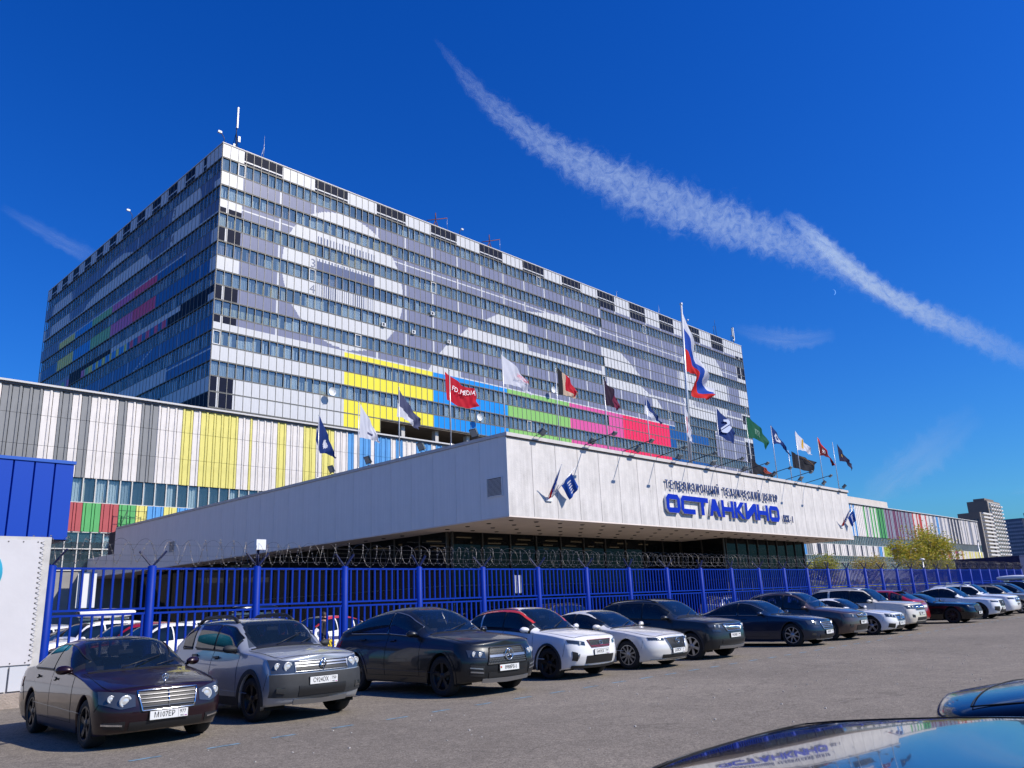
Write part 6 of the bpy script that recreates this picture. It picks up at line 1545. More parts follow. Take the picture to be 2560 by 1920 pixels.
def lowgrille(y, z0, z1, m=None, y2=None): return dict(name='lower_grille', lo=[(0, z0), (y, z0)], hi=[(0, z1), (y2 or y, z1)], m=m or m_trim, off=0.010)
def hood_star(c, t):
    p = c.topf(c.xN - 0.22, 0.0, 0.0); o = empty('bonnet_star', p); o.parent = t; b = MB(); s = .042
    b.tube([(0, 0, 0), (0, 0, .035)], .008, 6); b.tube([(0, s * cos(2 * pi * k / 20), .075 + s * sin(2 * pi * k / 20)) for k in range(21)], .005, 5, cap=False)
    for k in range(3): a = pi / 2 + 2 * pi * k / 3; b.tube([(0, 0, .075), (0, s * cos(a), .075 + s * sin(a))], [.006, .003], 5)
    b.build('emblem', m_chr, o)
def hangs(c, t):      # paper and charm behind the windscreen
    b = MB(); x0 = c.xN - 1.95; b.box(x0, x0 + .01, -.05, .05, c.zc(x0) + .012 - .09, c.zc(x0) + .02 - .06); b.build('dash_paper', m_plate, t)
S_sedan = dict(shape=SH(4.58, 1.77, 1.447, 2.76, .80, .325, .17, (.16, .80), (1.40, .985), (2.12, 1.405), (3.05, 1.415), (3.98, 1.07), 1.02, .925, .985, NS, TS, dN=.52), paint=P_plum,
    ws=(1.43, 2.13), rw=(3.10, 3.92), sw=[(1.66, 2.52), (2.57, 3.58)], doors=[(1.42, 2.52), (2.54, 3.48)], mir=1.62, spokes=5, hood=(.2, 1.38),
    lamp=dict(lo=[(.44, .545), (.62, .52), (.84, .60)], hi=[(.44, .69), (.62, .735), (.84, .76)], m=m_lamp, bulbs=[(.56, .615, .080), (.72, .655, .050)], force=1), 
    grille=dict(w=.41, z0=.48, z1=.735, wt=1.0, wb=.86, frame=(m_chr, .011), hs=[(z_, .0045, mat('slat_grey', (0.16, 0.16, 0.17), 0.35, 0.5)) for z_ in (.53, .58, .63, .68)], vs=(1, .008, m_chr)),
    fpatch=[lowgrille(.50, .235, .345, m_trim, .44)], fpatch2=[dict(name='fog_lamp_strip', lo=[(.58, .305), (.80, .325)], hi=[(.58, .325), (.80, .35)], m=m_chr, off=.02), dict(name='intake', lo=[(.55, .25), (.78, .28)], hi=[(.55, .36), (.78, .36)], m=m_trim, off=.007)],
    plate=(.415, 'М107ЕР', '977'), tail_w=(.05, .42, .70, .86), extra=[hood_star], rim=m_rimd)
S_duster = dict(shape=SH(4.34, 1.82, 1.64, 2.67, .80, .35, .24, (.12, 1.02), (1.22, 1.155), (1.86, 1.585), (3.35, 1.615), (4.16, 1.23), 1.16, 1.045, 1.12, NU_, TU, dN=.42, tumble=.17, hm=5.2), paint=P_silver,
    ws=(1.26, 1.87), rw=(3.5, 4.1), sw=[(1.50, 2.30), (2.36, 3.12), (3.28, 3.66)], doors=[(1.30, 2.30), (2.32, 3.18)], mir=1.50, spokes=5, rim=m_rimd, hood=(.17, 1.2), glass=m_cg, swt=.82,
    lamp=dict(lo=[(.50, .755), (.84, .76)], hi=[(.50, .93), (.70, .955), (.84, .97)], bulbs=[(.60, .85, .075), (.75, .86, .055)]),
    grille=dict(w=.49, z0=.765, z1=.925, back=m_trim, hs=[(.89, .013, m_silver), (.845, .010, m_silver)], frame=(m_silver, .010)), badge=('diamond', .855, .075, .045), mirm=m_clad, handle=m_trim,
    fpatch=[dict(name='bumper_cladding', lo=[(0, .34), (.86, .40)], hi=[(0, .735), (.52, .735), (.87, .74)], m=m_clad, off=.012, nv=6), dict(name='lower_grille', lo=[(0, .40), (.44, .40)], hi=[(0, .53), (.56, .56)], m=m_trim, off=.02), dict(name='skid_plate', lo=[(0, .26), (.5, .27)], hi=[(0, .335), (.62, .355)], m=m_silver, off=.014)],
    fpatch2=[dict(name='fog_lamp', lo=[(.66, .45), (.78, .47)], hi=[(.66, .54), (.78, .54)], m=m_lampd, off=.022)], plate=(.615, 'С924ОХ', '750'), clad=m_clad, cladw=.075, rails=(1.95, 3.6, m_trim), raillift=.085, railr=.034, tail_w=(.04, .18, .8, 1.1))
S_gle = dict(shape=SH(4.94, 2.01, 1.72, 2.94, .90, .385, .24, (.15, 1.02), (1.52, 1.20), (2.35, 1.655), (3.15, 1.69), (4.62, 1.34), 1.24, 1.08, 1.17, [(.2, .10), (.35, .03), (.5, 0), (.65, .0), (.8, .04), (.95, .11), (1.1, .22)], TU, dN=.5, tumble=.25, drop=.1), paint=P_anth,
    ws=(1.55, 2.36), rw=(3.3, 4.55), sw=[(1.80, 2.75), (2.80, 4.15)], doors=[(1.58, 2.72), (2.74, 3.80)], mir=1.80, spokes=5, rim=m_rimd, hood=(.2, 1.5), wtrim=m_silver,
    lamp=dict(lo=[(.56, .70), (.88, .735)], hi=[(.56, .83), (.72, .845), (.88, .865)], m=m_lampd, bulbs=[(.66, .77, .05), (.78, .785, .05)]),
    grille=dict(w=.50, z0=.585, z1=.88, wt=.86, wb=1.06, dots=(26, 8, m_silver), hs=[(.725, .022, m_silver)], frame=(m_anth, .012) if 'm_anth' in globals() else (m_trim, .012)), badge=('star', .735, .105, .05),
    fpatch=[dict(name='lower_grille', lo=[(0, .33), (.50, .34)], hi=[(0, .42), (.60, .44)], m=m_trim, off=.01), dict(name='skid_plate', lo=[(0, .235), (.62, .26)], hi=[(0, .32), (.72, .33)], m=m_silver, off=.014)],
    fpatch2=[dict(name='side_intake', lo=[(.60, .36), (.86, .40)], hi=[(.66, .56), (.88, .60)], m=m_trim, off=.011), dict(name='intake_blade', lo=[(.62, .43), (.86, .46)], hi=[(.62, .452), (.86, .482)], m=m_silver, off=.022), dict(name='intake_blade', lo=[(.64, .50), (.87, .53)], hi=[(.64, .522), (.87, .552)], m=m_silver, off=.022)],
    plate=(.505, '8988РВ-5', '', 'by'), clad=P_anth, cladw=.05, tail_w=(.04, .45, .92, 1.06))
m_lred = paint('livery_red', (0.56, 0.035, 0.02)); m_lgreen = mat('livery_green', (0.02, 0.30, 0.27), .4); m_lyel = mat('livery_yellow', (.75, .55, .02), .45); m_lnavy = mat('livery_navy', (.02, .02, .10), .45)
def livery(c, t):
    for sy in (-1, 1):
        pts = lambda w_: [c.upz(x, min(c.zc(x) - .015, c.zs(x) + (c.zc(x) - c.zs(x)) * .93), sy, w_) for x in lin_(c.xN - 1.25, c.xN - 3.95, 26)]
        strip(lambda x, z, o: c.upz(x, z, sy, o), lin_(c.xN - 1.52, c.xN - 3.95, 30), lambda x: c.zs(x) + (c.zc(x) - c.zs(x)) * .81, lambda x: c.zs(x) + (c.zc(x) - c.zs(x)) * (.90 if x > c.xN - 2.1 else .975), 3, .012, m_lred, 'red_roof_line', t)
        strip(lambda x, z, o: c.low(x, z, sy, o), lin_(c.xN - 2.9, c.xN - 3.55, 6), lambda x: .70, lambda x: .98, 3, .012, m_lgreen, 'green_decal', t)
        strip(lambda x, z, o: c.low(x, z, sy, o), lin_(c.xN - 1.50, c.xN - 2.35, 8), lambda x: .80, lambda x: .90, 2, .013, m_lnavy, 'banner_decal', t)
        q = MB(); pts = []
        for k in range(24):
            r = .27 if k % 2 else .20; a = 2 * pi * k / 24; pts.append(c.low(c.xN - 1.85 + r * 1.25 * cos(a), .66 + r * .8 * sin(a), sy, .010))
        q.poly(pts if sy < 0 else pts[::-1]); q.build('burst_decal', m_lyel, t)
        p = c.low(c.xN - 1.93, .85, sy, .018); text('1000 руб', .085, m_wl, t, p, (pi / 2, 0, pi if sy > 0 else 0), 'lettering', .001)
        p = c.low(c.xN - 1.85, .66, sy, .018); text('ТАХ', .20, m_ink, t, p, (pi / 2, 0, pi if sy > 0 else 0), 'lettering', .001)
for k in (0,):
    pass
S_cool = dict(shape=SH(4.33, 1.80, 1.61, 2.60, .86, .345, .21, (.15, .93), (1.25, 1.09), (2.0, 1.565), (3.0, 1.585), (4.02, 1.27), 1.14, .99, 1.10, NU_, TU, dN=.5, tumble=.24), paint=P_white,
    ws=(1.29, 2.02), rw=(3.2, 3.95), sw=[(1.52, 2.32), (2.37, 3.10), (3.16, 3.55)], doors=[(1.33, 2.32), (2.34, 3.22)], mir=1.52, spokes=6, rim=m_rimd, hood=(.2, 1.22),
    lamp=dict(lo=[(.50, .72), (.84, .79)], hi=[(.50, .80), (.66, .83), (.84, .86)], m=m_lampd, bulbs=[(.62, .77, .035)]),
    grille=dict(w=.40, z0=.67, z1=.83, wt=1.05, wb=.8, hs=[(.70, .006, m_tail)], frame=(m_tail, .006), dots=(20, 6, m_silver)), badge=('oval', .755, .05),
    fpatch=[dict(name='lower_grille', lo=[(0, .33), (.48, .33)], hi=[(0, .50), (.40, .50)], m=m_trim, off=.010), dict(name='splitter', lo=[(0, .235), (.78, .25)], hi=[(0, .285), (.80, .31)], m=m_trim, off=.02)],
    fpatch2=[dict(name='side_intake', lo=[(.70, .40), (.80, .42)], hi=[(.66, .56), (.82, .62)], m=m_trim, off=.011), dict(name='drl_strip', lo=[(.66, .52), (.70, .40)], hi=[(.68, .55), (.72, .43)], m=m_silver, off=.02)],
    plate=(.565, 'Е497КХ', '797'), clad=m_clad, cladw=.05, extra=[livery], rails=(2.0, 3.6, m_silver), raillift=.02)
S_maz = dict(shape=SH(4.87, 1.84, 1.45, 2.83, .93, .345, .17, (.14, .80), (1.55, 1.0), (2.35, 1.405), (3.1, 1.415), (4.30, 1.08), 1.02, .93, .99, NS, TS, dN=.58, nN=2.4), paint=P_pearl,
    ws=(1.58, 2.36), rw=(3.2, 4.2), sw=[(1.82, 2.65), (2.70, 3.70)], doors=[(1.60, 2.66), (2.68, 3.60)], mir=1.80, spokes=10, rim=m_rim, hood=(.2, 1.5), wtrim=m_trim,
    lamp=dict(lo=[(.46, .665), (.82, .69)], hi=[(.46, .715), (.64, .74), (.82, .755)], m=m_lampd, bulbs=[(.62, .70, .03)]),
    grille=dict(w=.42, z0=.455, z1=.72, wt=1.0, wb=.72, back=m_trim, dots=(22, 9, m_clad), frame=(m_chr, .010)), badge=('wing', .63, .075, .035),
    fpatch=[dict(name='lower_grille', lo=[(0, .25), (.55, .25)], hi=[(0, .33), (.60, .34)], m=m_trim, off=.010), dict(name='splitter', lo=[(0, .19), (.78, .21)], hi=[(0, .215), (.80, .235)], m=m_chr, off=.02)],
    fpatch2=[], plate=(.42, 'Е650СН', '77'))
S_kod = dict(shape=SH(4.70, 1.88, 1.67, 2.79, .88, .36, .23, (.14, 1.0), (1.40, 1.14), (2.1, 1.60), (3.7, 1.63), (4.5, 1.3), 1.2, 1.04, 1.12, NU_, TU, dN=.46, tumble=.2), paint=P_grey,
    ws=(1.43, 2.11), rw=(3.85, 4.45), sw=[(1.66, 2.50), (2.56, 3.36), (3.46, 4.05)], doors=[(1.46, 2.50), (2.52, 3.42)], mir=1.66, spokes=6, rim=m_rim, hood=(.18, 1.38), wtrim=m_trim,
    lamp=dict(lo=[(.50, .80), (.87, .85)], hi=[(.50, .90), (.87, .93)], bulbs=[(.62, .86, .04), (.74, .87, .035)]),
    grille=dict(w=.44, z0=.735, z1=.91, wt=1.05, wb=.82, frame=(m_chr, .012), vs=(16, .012, m_chr)), badge=('ring', .955, .04, .02),
    fpatch=[dict(name='lower_grille', lo=[(0, .42), (.60, .42)], hi=[(0, .52), (.66, .52)], m=m_trim, off=.010), dict(name='skid_plate', lo=[(0, .27), (.66, .29)], hi=[(0, .345), (.70, .36)], m=m_silver, off=.014)],
    fpatch2=[dict(name='fog_lamp', lo=[(.62, .72), (.84, .74)], hi=[(.62, .77), (.84, .79)], m=m_lampd, off=.012)], plate=(.615, 'У453МХ', '799'), clad=m_clad, cladw=.055, rails=(2.1, 4.0, m_trim), raillift=.05)
S_inf = dict(shape=SH(4.945, 1.845, 1.50, 2.90, .86, .36, .18, (.18, .82), (1.60, 1.02), (2.4, 1.455), (3.1, 1.46), (4.35, 1.10), 1.02, .95, .99, NS, TS, dN=.6, nN=2.4), paint=P_dblue,
    ws=(1.64, 2.42), rw=(3.2, 4.25), sw=[(1.90, 2.72), (2.78, 3.85)], doors=[(1.66, 2.72), (2.74, 3.66)], mir=1.88, spokes=8, rim=m_rim, hood=(.24, 1.56), wtrim=m_silver,
    lamp=dict(lo=[(.46, .62), (.82, .67)], hi=[(.46, .72), (.64, .78), (.82, .80)], bulbs=[(.60, .70, .05)]),
    grille=dict(w=.40, z0=.51, z1=.73, wt=1.0, wb=.85, frame=(m_chr, .013), hs=[(.57, .007, m_silver), (.62, .007, m_silver), (.67, .007, m_silver)]), badge=('infinity', .64, .05),
    fpatch=[dict(name='lower_grille', lo=[(0, .24), (.50, .24)], hi=[(0, .34), (.56, .35)], m=m_trim, off=.010), dict(name='splitter', lo=[(0, .19), (.6, .20)], hi=[(0, .21), (.62, .22)], m=m_silver, off=.02)],
    fpatch2=[dict(name='fog_lamp', lo=[(.66, .33), (.78, .35)], hi=[(.66, .40), (.78, .42)], m=m_lampd, off=.012)], plate=(.42, 'А705УЕ', '77'))
S_mur = dict(shape=SH(4.86, 1.885, 1.72, 2.825, .92, .37, .21, (.16, .95), (1.42, 1.16), (2.25, 1.66), (3.4, 1.68), (4.5, 1.34), 1.2, 1.03, 1.14, NU_, TU, dN=.56, tumble=.24), paint=P_brown,
    ws=(1.46, 2.27), rw=(3.6, 4.4), sw=[(1.72, 2.52), (2.58, 3.40), (3.48, 4.0)], doors=[(1.50, 2.52), (2.54, 3.46)], mir=1.70, spokes=6, rim=m_rim, hood=(.2, 1.4), glass=m_cgl,
    lamp=dict(lo=[(.42, .74), (.86, .78)], hi=[(.42, .82), (.66, .88), (.86, .90)], bulbs=[(.6, .81, .045)]),
    grille=dict(w=.36, z0=.74, z1=.86, wt=1.05, wb=.9, vs=(11, .012, m_chr)), badge=('ring', .80, .06), fpatch=[dict(name='lower_grille', lo=[(0, .34), (.48, .34)], hi=[(0, .50), (.56, .50)], m=m_trim, off=.010), dict(name='skid_plate', lo=[(0, .24), (.6, .26)], hi=[(0, .30), (.6, .31)], m=m_silver, off=.014)],
    fpatch2=[dict(name='fog_lamp', lo=[(.66, .45), (.78, .47)], hi=[(.66, .53), (.78, .55)], m=m_lampd, off=.012)], plate=(.585, 'У500ОУ', '77'), rails=(2.3, 4.0, m_silver), raillift=.05)
S_merc = dict(shape=SH(4.70, 1.79, 1.40, 2.76, .84, .34, .16, (.16, .80), (1.50, .96), (2.25, 1.355), (3.0, 1.37), (4.1, 1.05), 1.0, .90, .96, NS, TS, dN=.56), paint=P_white,
    ws=(1.53, 2.27), rw=(3.1, 4.0), sw=[(1.76, 2.62), (2.68, 3.5)], doors=[(1.52, 2.66), (2.68, 3.5)], mir=1.72, spokes=5, rim=m_rim, hood=(.2, 1.46),
    lamp=dict(lo=[(.44, .60), (.80, .66)], hi=[(.44, .70), (.60, .74), (.80, .765)], m=m_lampd, bulbs=[(.58, .67, .045), (.7, .69, .04)]),
    grille=dict(w=.40, z0=.50, z1=.705, wt=1.0, wb=.82, frame=(m_chr, .012), hs=[(.62, .012, m_chr), (.57, .010, m_chr)]), badge=('star', .605, .09, .035),
    fpatch=[dict(name='lower_grille', lo=[(0, .22), (.40, .22)], hi=[(0, .32), (.46, .34)], m=m_trim, off=.010)], fpatch2=[dict(name='side_intake', lo=[(.52, .24), (.78, .28)], hi=[(.56, .40), (.80, .42)], m=m_trim, off=.010)], plate=(.40, 'Х777ЕХ', '199'))
S_jeep = dict(shape=SH(4.82, 1.94, 1.78, 2.915, .86, .39, .26, (.12, 1.08), (1.45, 1.21), (2.05, 1.70), (3.9, 1.74), (4.6, 1.36), 1.24, 1.12, 1.18, NU_, TU, dN=.40, tumble=.19), paint=P_cream,
    ws=(1.48, 2.06), rw=(4.0, 4.55), sw=[(1.68, 2.52), (2.58, 3.40), (3.50, 4.25)], doors=[(1.50, 2.52), (2.54, 3.46)], mir=1.70, spokes=5, rim=m_rim, hood=(.15, 1.42),
    lamp=dict(lo=[(.52, .84), (.90, .86)], hi=[(.52, .98), (.90, .98)], bulbs=[(.62, .91, .05), (.76, .92, .05)]),
    grille=dict(w=.48, z0=.80, z1=.985, frame=(m_chr, .012), vs=(7, .030, m_chr), vforce=1, back=m_trim), fpatch=[dict(name='lower_grille', lo=[(0, .40), (.5, .40)], hi=[(0, .52), (.56, .52)], m=m_trim, off=.010), dict(name='skid_plate', lo=[(0, .28), (.55, .29)], hi=[(0, .36), (.55, .37)], m=m_clad, off=.016)],
    fpatch2=[dict(name='fog_lamp', lo=[(.66, .52), (.80, .54)], hi=[(.66, .62), (.80, .64)], m=m_trim, off=.012)], plate=(.66, 'К798МР', '97'), clad=P_cream, cladw=.05, rails=(2.2, 4.2, m_silver), raillift=.05)
S_redr = dict(shape=SH(4.45, 1.84, 1.62, 2.69, .88, .36, .21, (.15, .95), (1.3, 1.1), (2.0, 1.56), (3.2, 1.59), (4.22, 1.16), 1.08, 1.0, 1.1, NU_, [(0.2, .10), (.4, .0), (.6, .0), (.9, .05), (1.1, .14)], dN=.5, tumble=.24), paint=P_red,
    ws=(1.34, 2.0), rw=(3.35, 4.16), sw=[(1.58, 2.4), (2.46, 3.2), (3.28, 3.75)], doors=[(1.36, 2.4), (2.42, 3.3)], mir=1.56, spokes=5, rim=m_rim, hood=(.2, 1.3), glass=m_cgl,
    lamp=dict(lo=[(.5, .78), (.84, .80)], hi=[(.5, .88), (.84, .92)]), grille=dict(w=.42, z0=.66, z1=.84), plate=(.5, 'О218ТХ', '99'), rplate=(.86, 'О218ТХ', '99'), tail_l=(.50, .84, .84, 1.0), tail_w=(.05, .35, .86, 1.0), clad=m_clad)
def spoiler(c, t):
    b = MB(); x = c.xN - 3.4
    for f in lin_(-.75, .75, 8)[:-1]:
        a, d = c.topf(x, f, .015), c.topf(x, f + .1875, .015); b.quad(a, d, d + Vector((-.22, 0, .01)), a + Vector((-.22, 0, .01)))
    b.build('roof_spoiler', P_red, t)
S_redr['extra'] = [spoiler]
S_must = dict(shape=SH(4.78, 1.91, 1.38, 2.72, .95, .355, .15, (.16, .84), (1.75, .98), (2.45, 1.335), (2.9, 1.345), (4.1, 1.06), 1.04, .90, 1.0, NS, TS, dN=.42, tumble=.28), paint=P_black,
    ws=(1.78, 2.47), rw=(3.0, 4.0), sw=[(2.0, 3.1)], doors=[(1.82, 3.12)], mir=2.0, spokes=10, rim=m_rimd, hood=(.2, 1.72), lamp=dict(lo=[(.50, .64), (.84, .68)], hi=[(.50, .72), (.84, .76)], m=m_lamp), grille=dict(w=.46, z0=.50, z1=.72, frame=(m_trim, .01)), badge=('pony', .62, .06),
    fpatch=[dict(name='lower_grille', lo=[(0, .22), (.55, .22)], hi=[(0, .36), (.6, .36)], m=m_trim, off=.010), dict(name='splitter', lo=[(0, .15), (.84, .17)], hi=[(0, .18), (.86, .20)], m=m_trim, off=.05)], plate=(.44, 'Н050ЕР', '77'))
S_jag = dict(shape=SH(4.73, 1.94, 1.65, 2.87, .86, .39, .21, (.15, .96), (1.55, 1.11), (2.3, 1.60), (3.0, 1.61), (4.35, 1.28), 1.16, 1.02, 1.12, NU_, TU, dN=.54, tumble=.24), paint=P_white,
    ws=(1.58, 2.32), rw=(3.2, 4.25), sw=[(1.84, 2.66), (2.72, 3.45), (3.52, 3.95)], doors=[(1.62, 2.66), (2.68, 3.54)], mir=1.82, spokes=5, rim=m_rimd, hood=(.2, 1.52),
    lamp=dict(lo=[(.50, .78), (.88, .82)], hi=[(.50, .86), (.88, .90)], m=m_lampd, bulbs=[(.66, .83, .03)]), grille=dict(w=.38, z0=.62, z1=.87, wt=1.0, wb=.85, frame=(m_trim, .012)), badge=('ring', .75, .06),
    fpatch=[dict(name='lower_grille', lo=[(0, .28), (.42, .28)], hi=[(0, .44), (.38, .44)], m=m_trim, off=.010)], fpatch2=[dict(name='side_intake', lo=[(.52, .36), (.84, .42)], hi=[(.54, .60), (.86, .60)], m=m_trim, off=.011)], plate=(.50, 'В432КА', '77'))
S_xc = dict(shape=SH(4.95, 1.92, 1.76, 2.98, .88, .39, .24, (.14, 1.04), (1.45, 1.18), (2.1, 1.69), (3.9, 1.72), (4.75, 1.34), 1.2, 1.08, 1.14, NU_, TU, dN=.46, tumble=.19), paint=P_white,
    ws=(1.48, 2.11), rw=(4.05, 4.7), sw=[(1.7, 2.55), (2.6, 3.4), (3.5, 4.3)], doors=[(1.5, 2.55), (2.57, 3.46)], mir=1.7, spokes=5, hood=(.18, 1.4), lamp=dict(lo=[(.50, .84), (.88, .86)], hi=[(.50, .93), (.88, .95)], m=m_lampd), grille=dict(w=.42, z0=.72, z1=.92, frame=(m_chr, .012), vs=(14, .01, m_chr), vforce=1), plate=(.6, 'А123', '77'), rails=(2.2, 4.3, m_silver), raillift=.05)
def roofbox(m):
    def f(c, t):
        b = MB(); G_ = []; x0, x1 = c.xN - 1.9, c.xN - 3.9; z = c.H + .08
        for i in range(15):
            s = i / 14; x = lerp(x0, x1, s); k = (sin(pi * min(1, max(0, s * .92 + .04)))) ** .35; row = []
            for j in range(17): a = 2 * pi * j / 16; row.append((x, .40 * k * (abs(cos(a)) ** .6) * (1 if cos(a) > 0 else -1), z + .17 + .17 * k * (abs(sin(a)) ** .7) * (1 if sin(a) > 0 else -1)))
            G_.append(row)
        b.grid(G_); b.build('roof_box', m, t)
        b = MB(); [b.box(q - .02, q + .02, -.65, .65, z - .06, z + .01) for q in (c.xN - 2.3, c.xN - 3.4)]; b.build('roof_bar', m_silver, t)
    return f
def bars(c, t):
    z = c.H + .06; b = MB(); [b.box(q - .03, q + .03, -.62, .62, z, z + .03) for q in (c.xN - 2.4, c.xN - 3.3)]; [b.box(q - .02, q + .02, s - .03, s + .03, z - .09, z) for q in (c.xN - 2.4, c.xN - 3.3) for s in (-.6, .6)]; b.build('roof_bar', m_silver, t)
def put(nm, S, lbl, cat, X, Yax, a=0.0, lod=0, flip=False, group='cars parked along the blue fence', **over):
    S = dict(S); S.update(over); xf = S['shape']['L'] / 2 - S['shape']['fo']; rz = -pi / 2 + a
    c = Vector((X, Yax, 0)) - Vector((cos(rz), sin(rz), 0)) * xf if not flip else Vector((X, Yax, 0))
    return make_car(nm, S, lbl, cat, c, rz + (pi if flip else 0), lod, group)
put('sedan_car', S_sedan, 'dark plum sedan with chrome-barred grille and plate М107ЕР, first in the row', 'car', 5.38, 12.72, -0.05)
put('suv_car', S_duster, 'silver SUV with black roof rails and plate С924ОХ, second in the row', 'car', 8.05, 12.98, -0.02)
put('coupe_suv_car', S_gle, 'big anthracite coupe-backed SUV with a star in the studded grille', 'car', 12.02, 12.65, -0.02)
put('crossover_car', S_cool, 'white crossover with a red roof line and yellow burst decal on its door', 'car', 15.4, 12.95, 0.0)
put('sedan_car', S_maz, 'pearl white sedan between the decal crossover and the graphite SUV', 'car', 18.18, 12.75, 0.0)
put('suv_car', S_kod, 'graphite SUV with a ribbed upright grille, sixth in the row', 'car', 21.25, 12.8, 0.0)
put('sedan_car', S_inf, 'deep blue sedan with a long bonnet, seventh in the row', 'car', 26.8, 12.5, 0.0)
put('suv_car', S_mur, 'brown metallic SUV with silver roof rails right of the deep blue sedan', 'car', 29.95, 12.65, 0.0, 1)
put('sedan_car', S_merc, 'low white sedan with a star grille beside the brown SUV', 'car', 33.35, 12.45, 0.0, 1)
put('suv_car', S_jeep, 'cream off-roader with a seven-slot grille', 'car', 36.0, 12.55, 0.0, 1)
put('hatchback_car', S_redr, 'red hatchback parked tail first to the road', 'car', 39.55, 14.9, 0.0, 1, flip=True)
put('coupe_car', S_must, 'low black muscle coupe between the red hatchback and a white SUV', 'car', 43.1, 12.4, 0.0, 1)
put('suv_car', S_jag, 'white sloping-roofed SUV next to the black coupe', 'car', 47.6, 12.4, 0.0, 1)
put('suv_car', S_xc, 'tall white SUV with roof bars behind the sloping-roofed one', 'car', 51.6, 12.6, 0.0, 2, extra=[bars])
put('suv_car', S_kod, 'beige boxy SUV after the white ones', 'car', 55.2, 12.3, 0.0, 2, paint=P_beige, clad=None)
put('suv_car', S_mur, 'slate blue SUV after the beige one', 'car', 59.4, 12.5, 0.0, 2, paint=P_slate, glass=m_cg)
put('suv_car', S_jeep, 'dark SUV carrying a white roof box near the right edge', 'car', 63.5, 12.4, 0.0, 2, paint=P_black, clad=None, extra=[roofbox(P_white)])
put('sedan_car', S_maz, 'silver grey sedan at the far end of the row', 'car', 67.0, 12.4, 0.0, 2, paint=P_silver)
put('suv_car', S_xc, 'white SUV at the very end of the row', 'car', 70.4, 12.4, 0.0, 2)
# inner lot behind the fence
def inner(nm, S, lbl, X, Y, rz, **over):
    S = dict(S); S.update(over); return make_car(nm, S, lbl, 'car', (X, Y, 0), rz, 2, 'cars in the inner lot behind the fence')
IN = [('suv_car', S_kod, P_red, 'dark red SUV nose behind the fence right beside the billboard', None), ('hatchback_car', S_cool, P_white, 'nearest white crossover seen through the leftmost fence bars', None), ('suv_car', S_jeep, P_white, 'white SUV with a long white roof box seen through the fence bars', P_white), ('hatchback_car', S_redr, P_red, 'bright red hatchback between white cars behind the fence', None), ('suv_car', S_kod, P_white, 'white SUV deep in the inner lot behind the fence', None), ('suv_car', S_xc, P_silver, 'silver SUV furthest back in the left column of the inner lot', None)]
for k, (nm, S, pc_, lb, bx) in enumerate([IN[1], IN[0], IN[2], IN[3], IN[4], IN[5]]):
    inner(nm, S, lb, 11.0 + 0.25 * (k % 2), 25.9 + 2.65 * k, pi + 0.12, paint=pc_, plate=None, rplate=None, clad=None, rails=None, extra=[roofbox(bx)] if bx else [])
IN2 = [('hatchback_car', S_cool, P_white, 'white car with a bright red roof line behind the fence', 1), ('sedan_car', S_maz, P_orange, 'orange sedan behind the fence between white cars', 0), ('suv_car', S_xc, P_black, 'black SUV with a black roof box behind the fence', 2), ('suv_car', S_mur, P_white, 'white rounded SUV behind the fence near the silver SUV', 0), ('suv_car', S_duster, P_white, 'white boxy SUV at the back of the inner lot', 0), ('sedan_car', S_merc, P_grey, 'grey sedan at the back of the inner lot', 0)]
for k, (nm, S, pc_, lb, bx) in enumerate(IN2):
    inner(nm, S, lb, 17.0 + 0.3 * (k % 2), 26.1 + 2.7 * k, pi + 0.1, paint=pc_, plate=None, clad=None, rails=None, extra=[livery] if bx == 1 else ([roofbox(P_black)] if bx == 2 else []))
inner('sedan_car', S_maz, 'pale blue-white sedan tail behind the fence, right of the silver SUV', 21.2, 26.6, radians(60), paint=P_white, plate=None, tail_l=(.45, .84, .74, .86))
inner('sedan_car', S_maz, 'dark sedan standing close to the hall glass', 25.5, 31.0, radians(170), paint=P_grey, plate=None)
for k in range(6):
    inner('suv_car', [S_kod, S_maz, S_duster, S_inf, S_mur, S_maz][k], ['graphite SUV behind the fence in front of the hall', 'white sedan behind the fence in front of the hall', 'silver SUV behind the fence near the vestibule', 'blue sedan behind the fence near the vestibule', 'brown SUV behind the fence past the canopy', 'silver sedan behind the fence past the canopy'][k], 31 + 7.5 * k, 26.2 + 0.3 * (k % 2), 0.0, plate=None, paint=[P_grey, P_white, P_silver, P_dblue, P_brown, P_silver][k])

# foreground cars on the camera's side
m_fg = paint('navy_gloss', (0.003, 0.007, 0.022), 0.2, 0.1, 0.75)
S_fg = dict(S_inf); S_fg['paint'] = m_fg
S_fg['shape'] = SH(4.7, 1.84, 1.46, 2.78, .86, .34, .18, (.25, 1.0), (1.55, 1.10), (2.4, 1.45), (3.1, 1.42), (4.2, 1.10), 1.06, 1.02, 1.02, [(.2, .1), (.4, 0), (.6, .0), (.8, .03), (1.0, .08), (1.2, .14)], TS, dN=.55, nN=3.2)
S_fg['shape']['sho'] = [(a, b + .055) for a, b in S_fg['shape']['sho']]
make_car('sedan_car', S_fg, 'glossy dark navy car bonnet filling the bottom right foreground', 'car', (3.60, 2.32 - 2.35, 0), pi / 2, 0, 'cars parked on the near side')
S_fb = dict(S_maz); S_fb['hoodin'] = .25; S_fb['paint'] = paint('midnight_gloss', (0.002, 0.004, 0.012), 0.1, 0.12, 0.35)
S_fb['shape'] = SH(4.7, 1.86, 1.60, 2.78, .86, .36, .18, (.18, 1.0), (1.35, 1.14), (2.1, 1.55), (3.3, 1.56), (4.4, 1.20), 1.1, 1.03, 1.08, [(.2, .1), (.5, 0), (.7, .04), (.9, .12), (1.1, .2)], TS, dN=.5, nN=2.4)
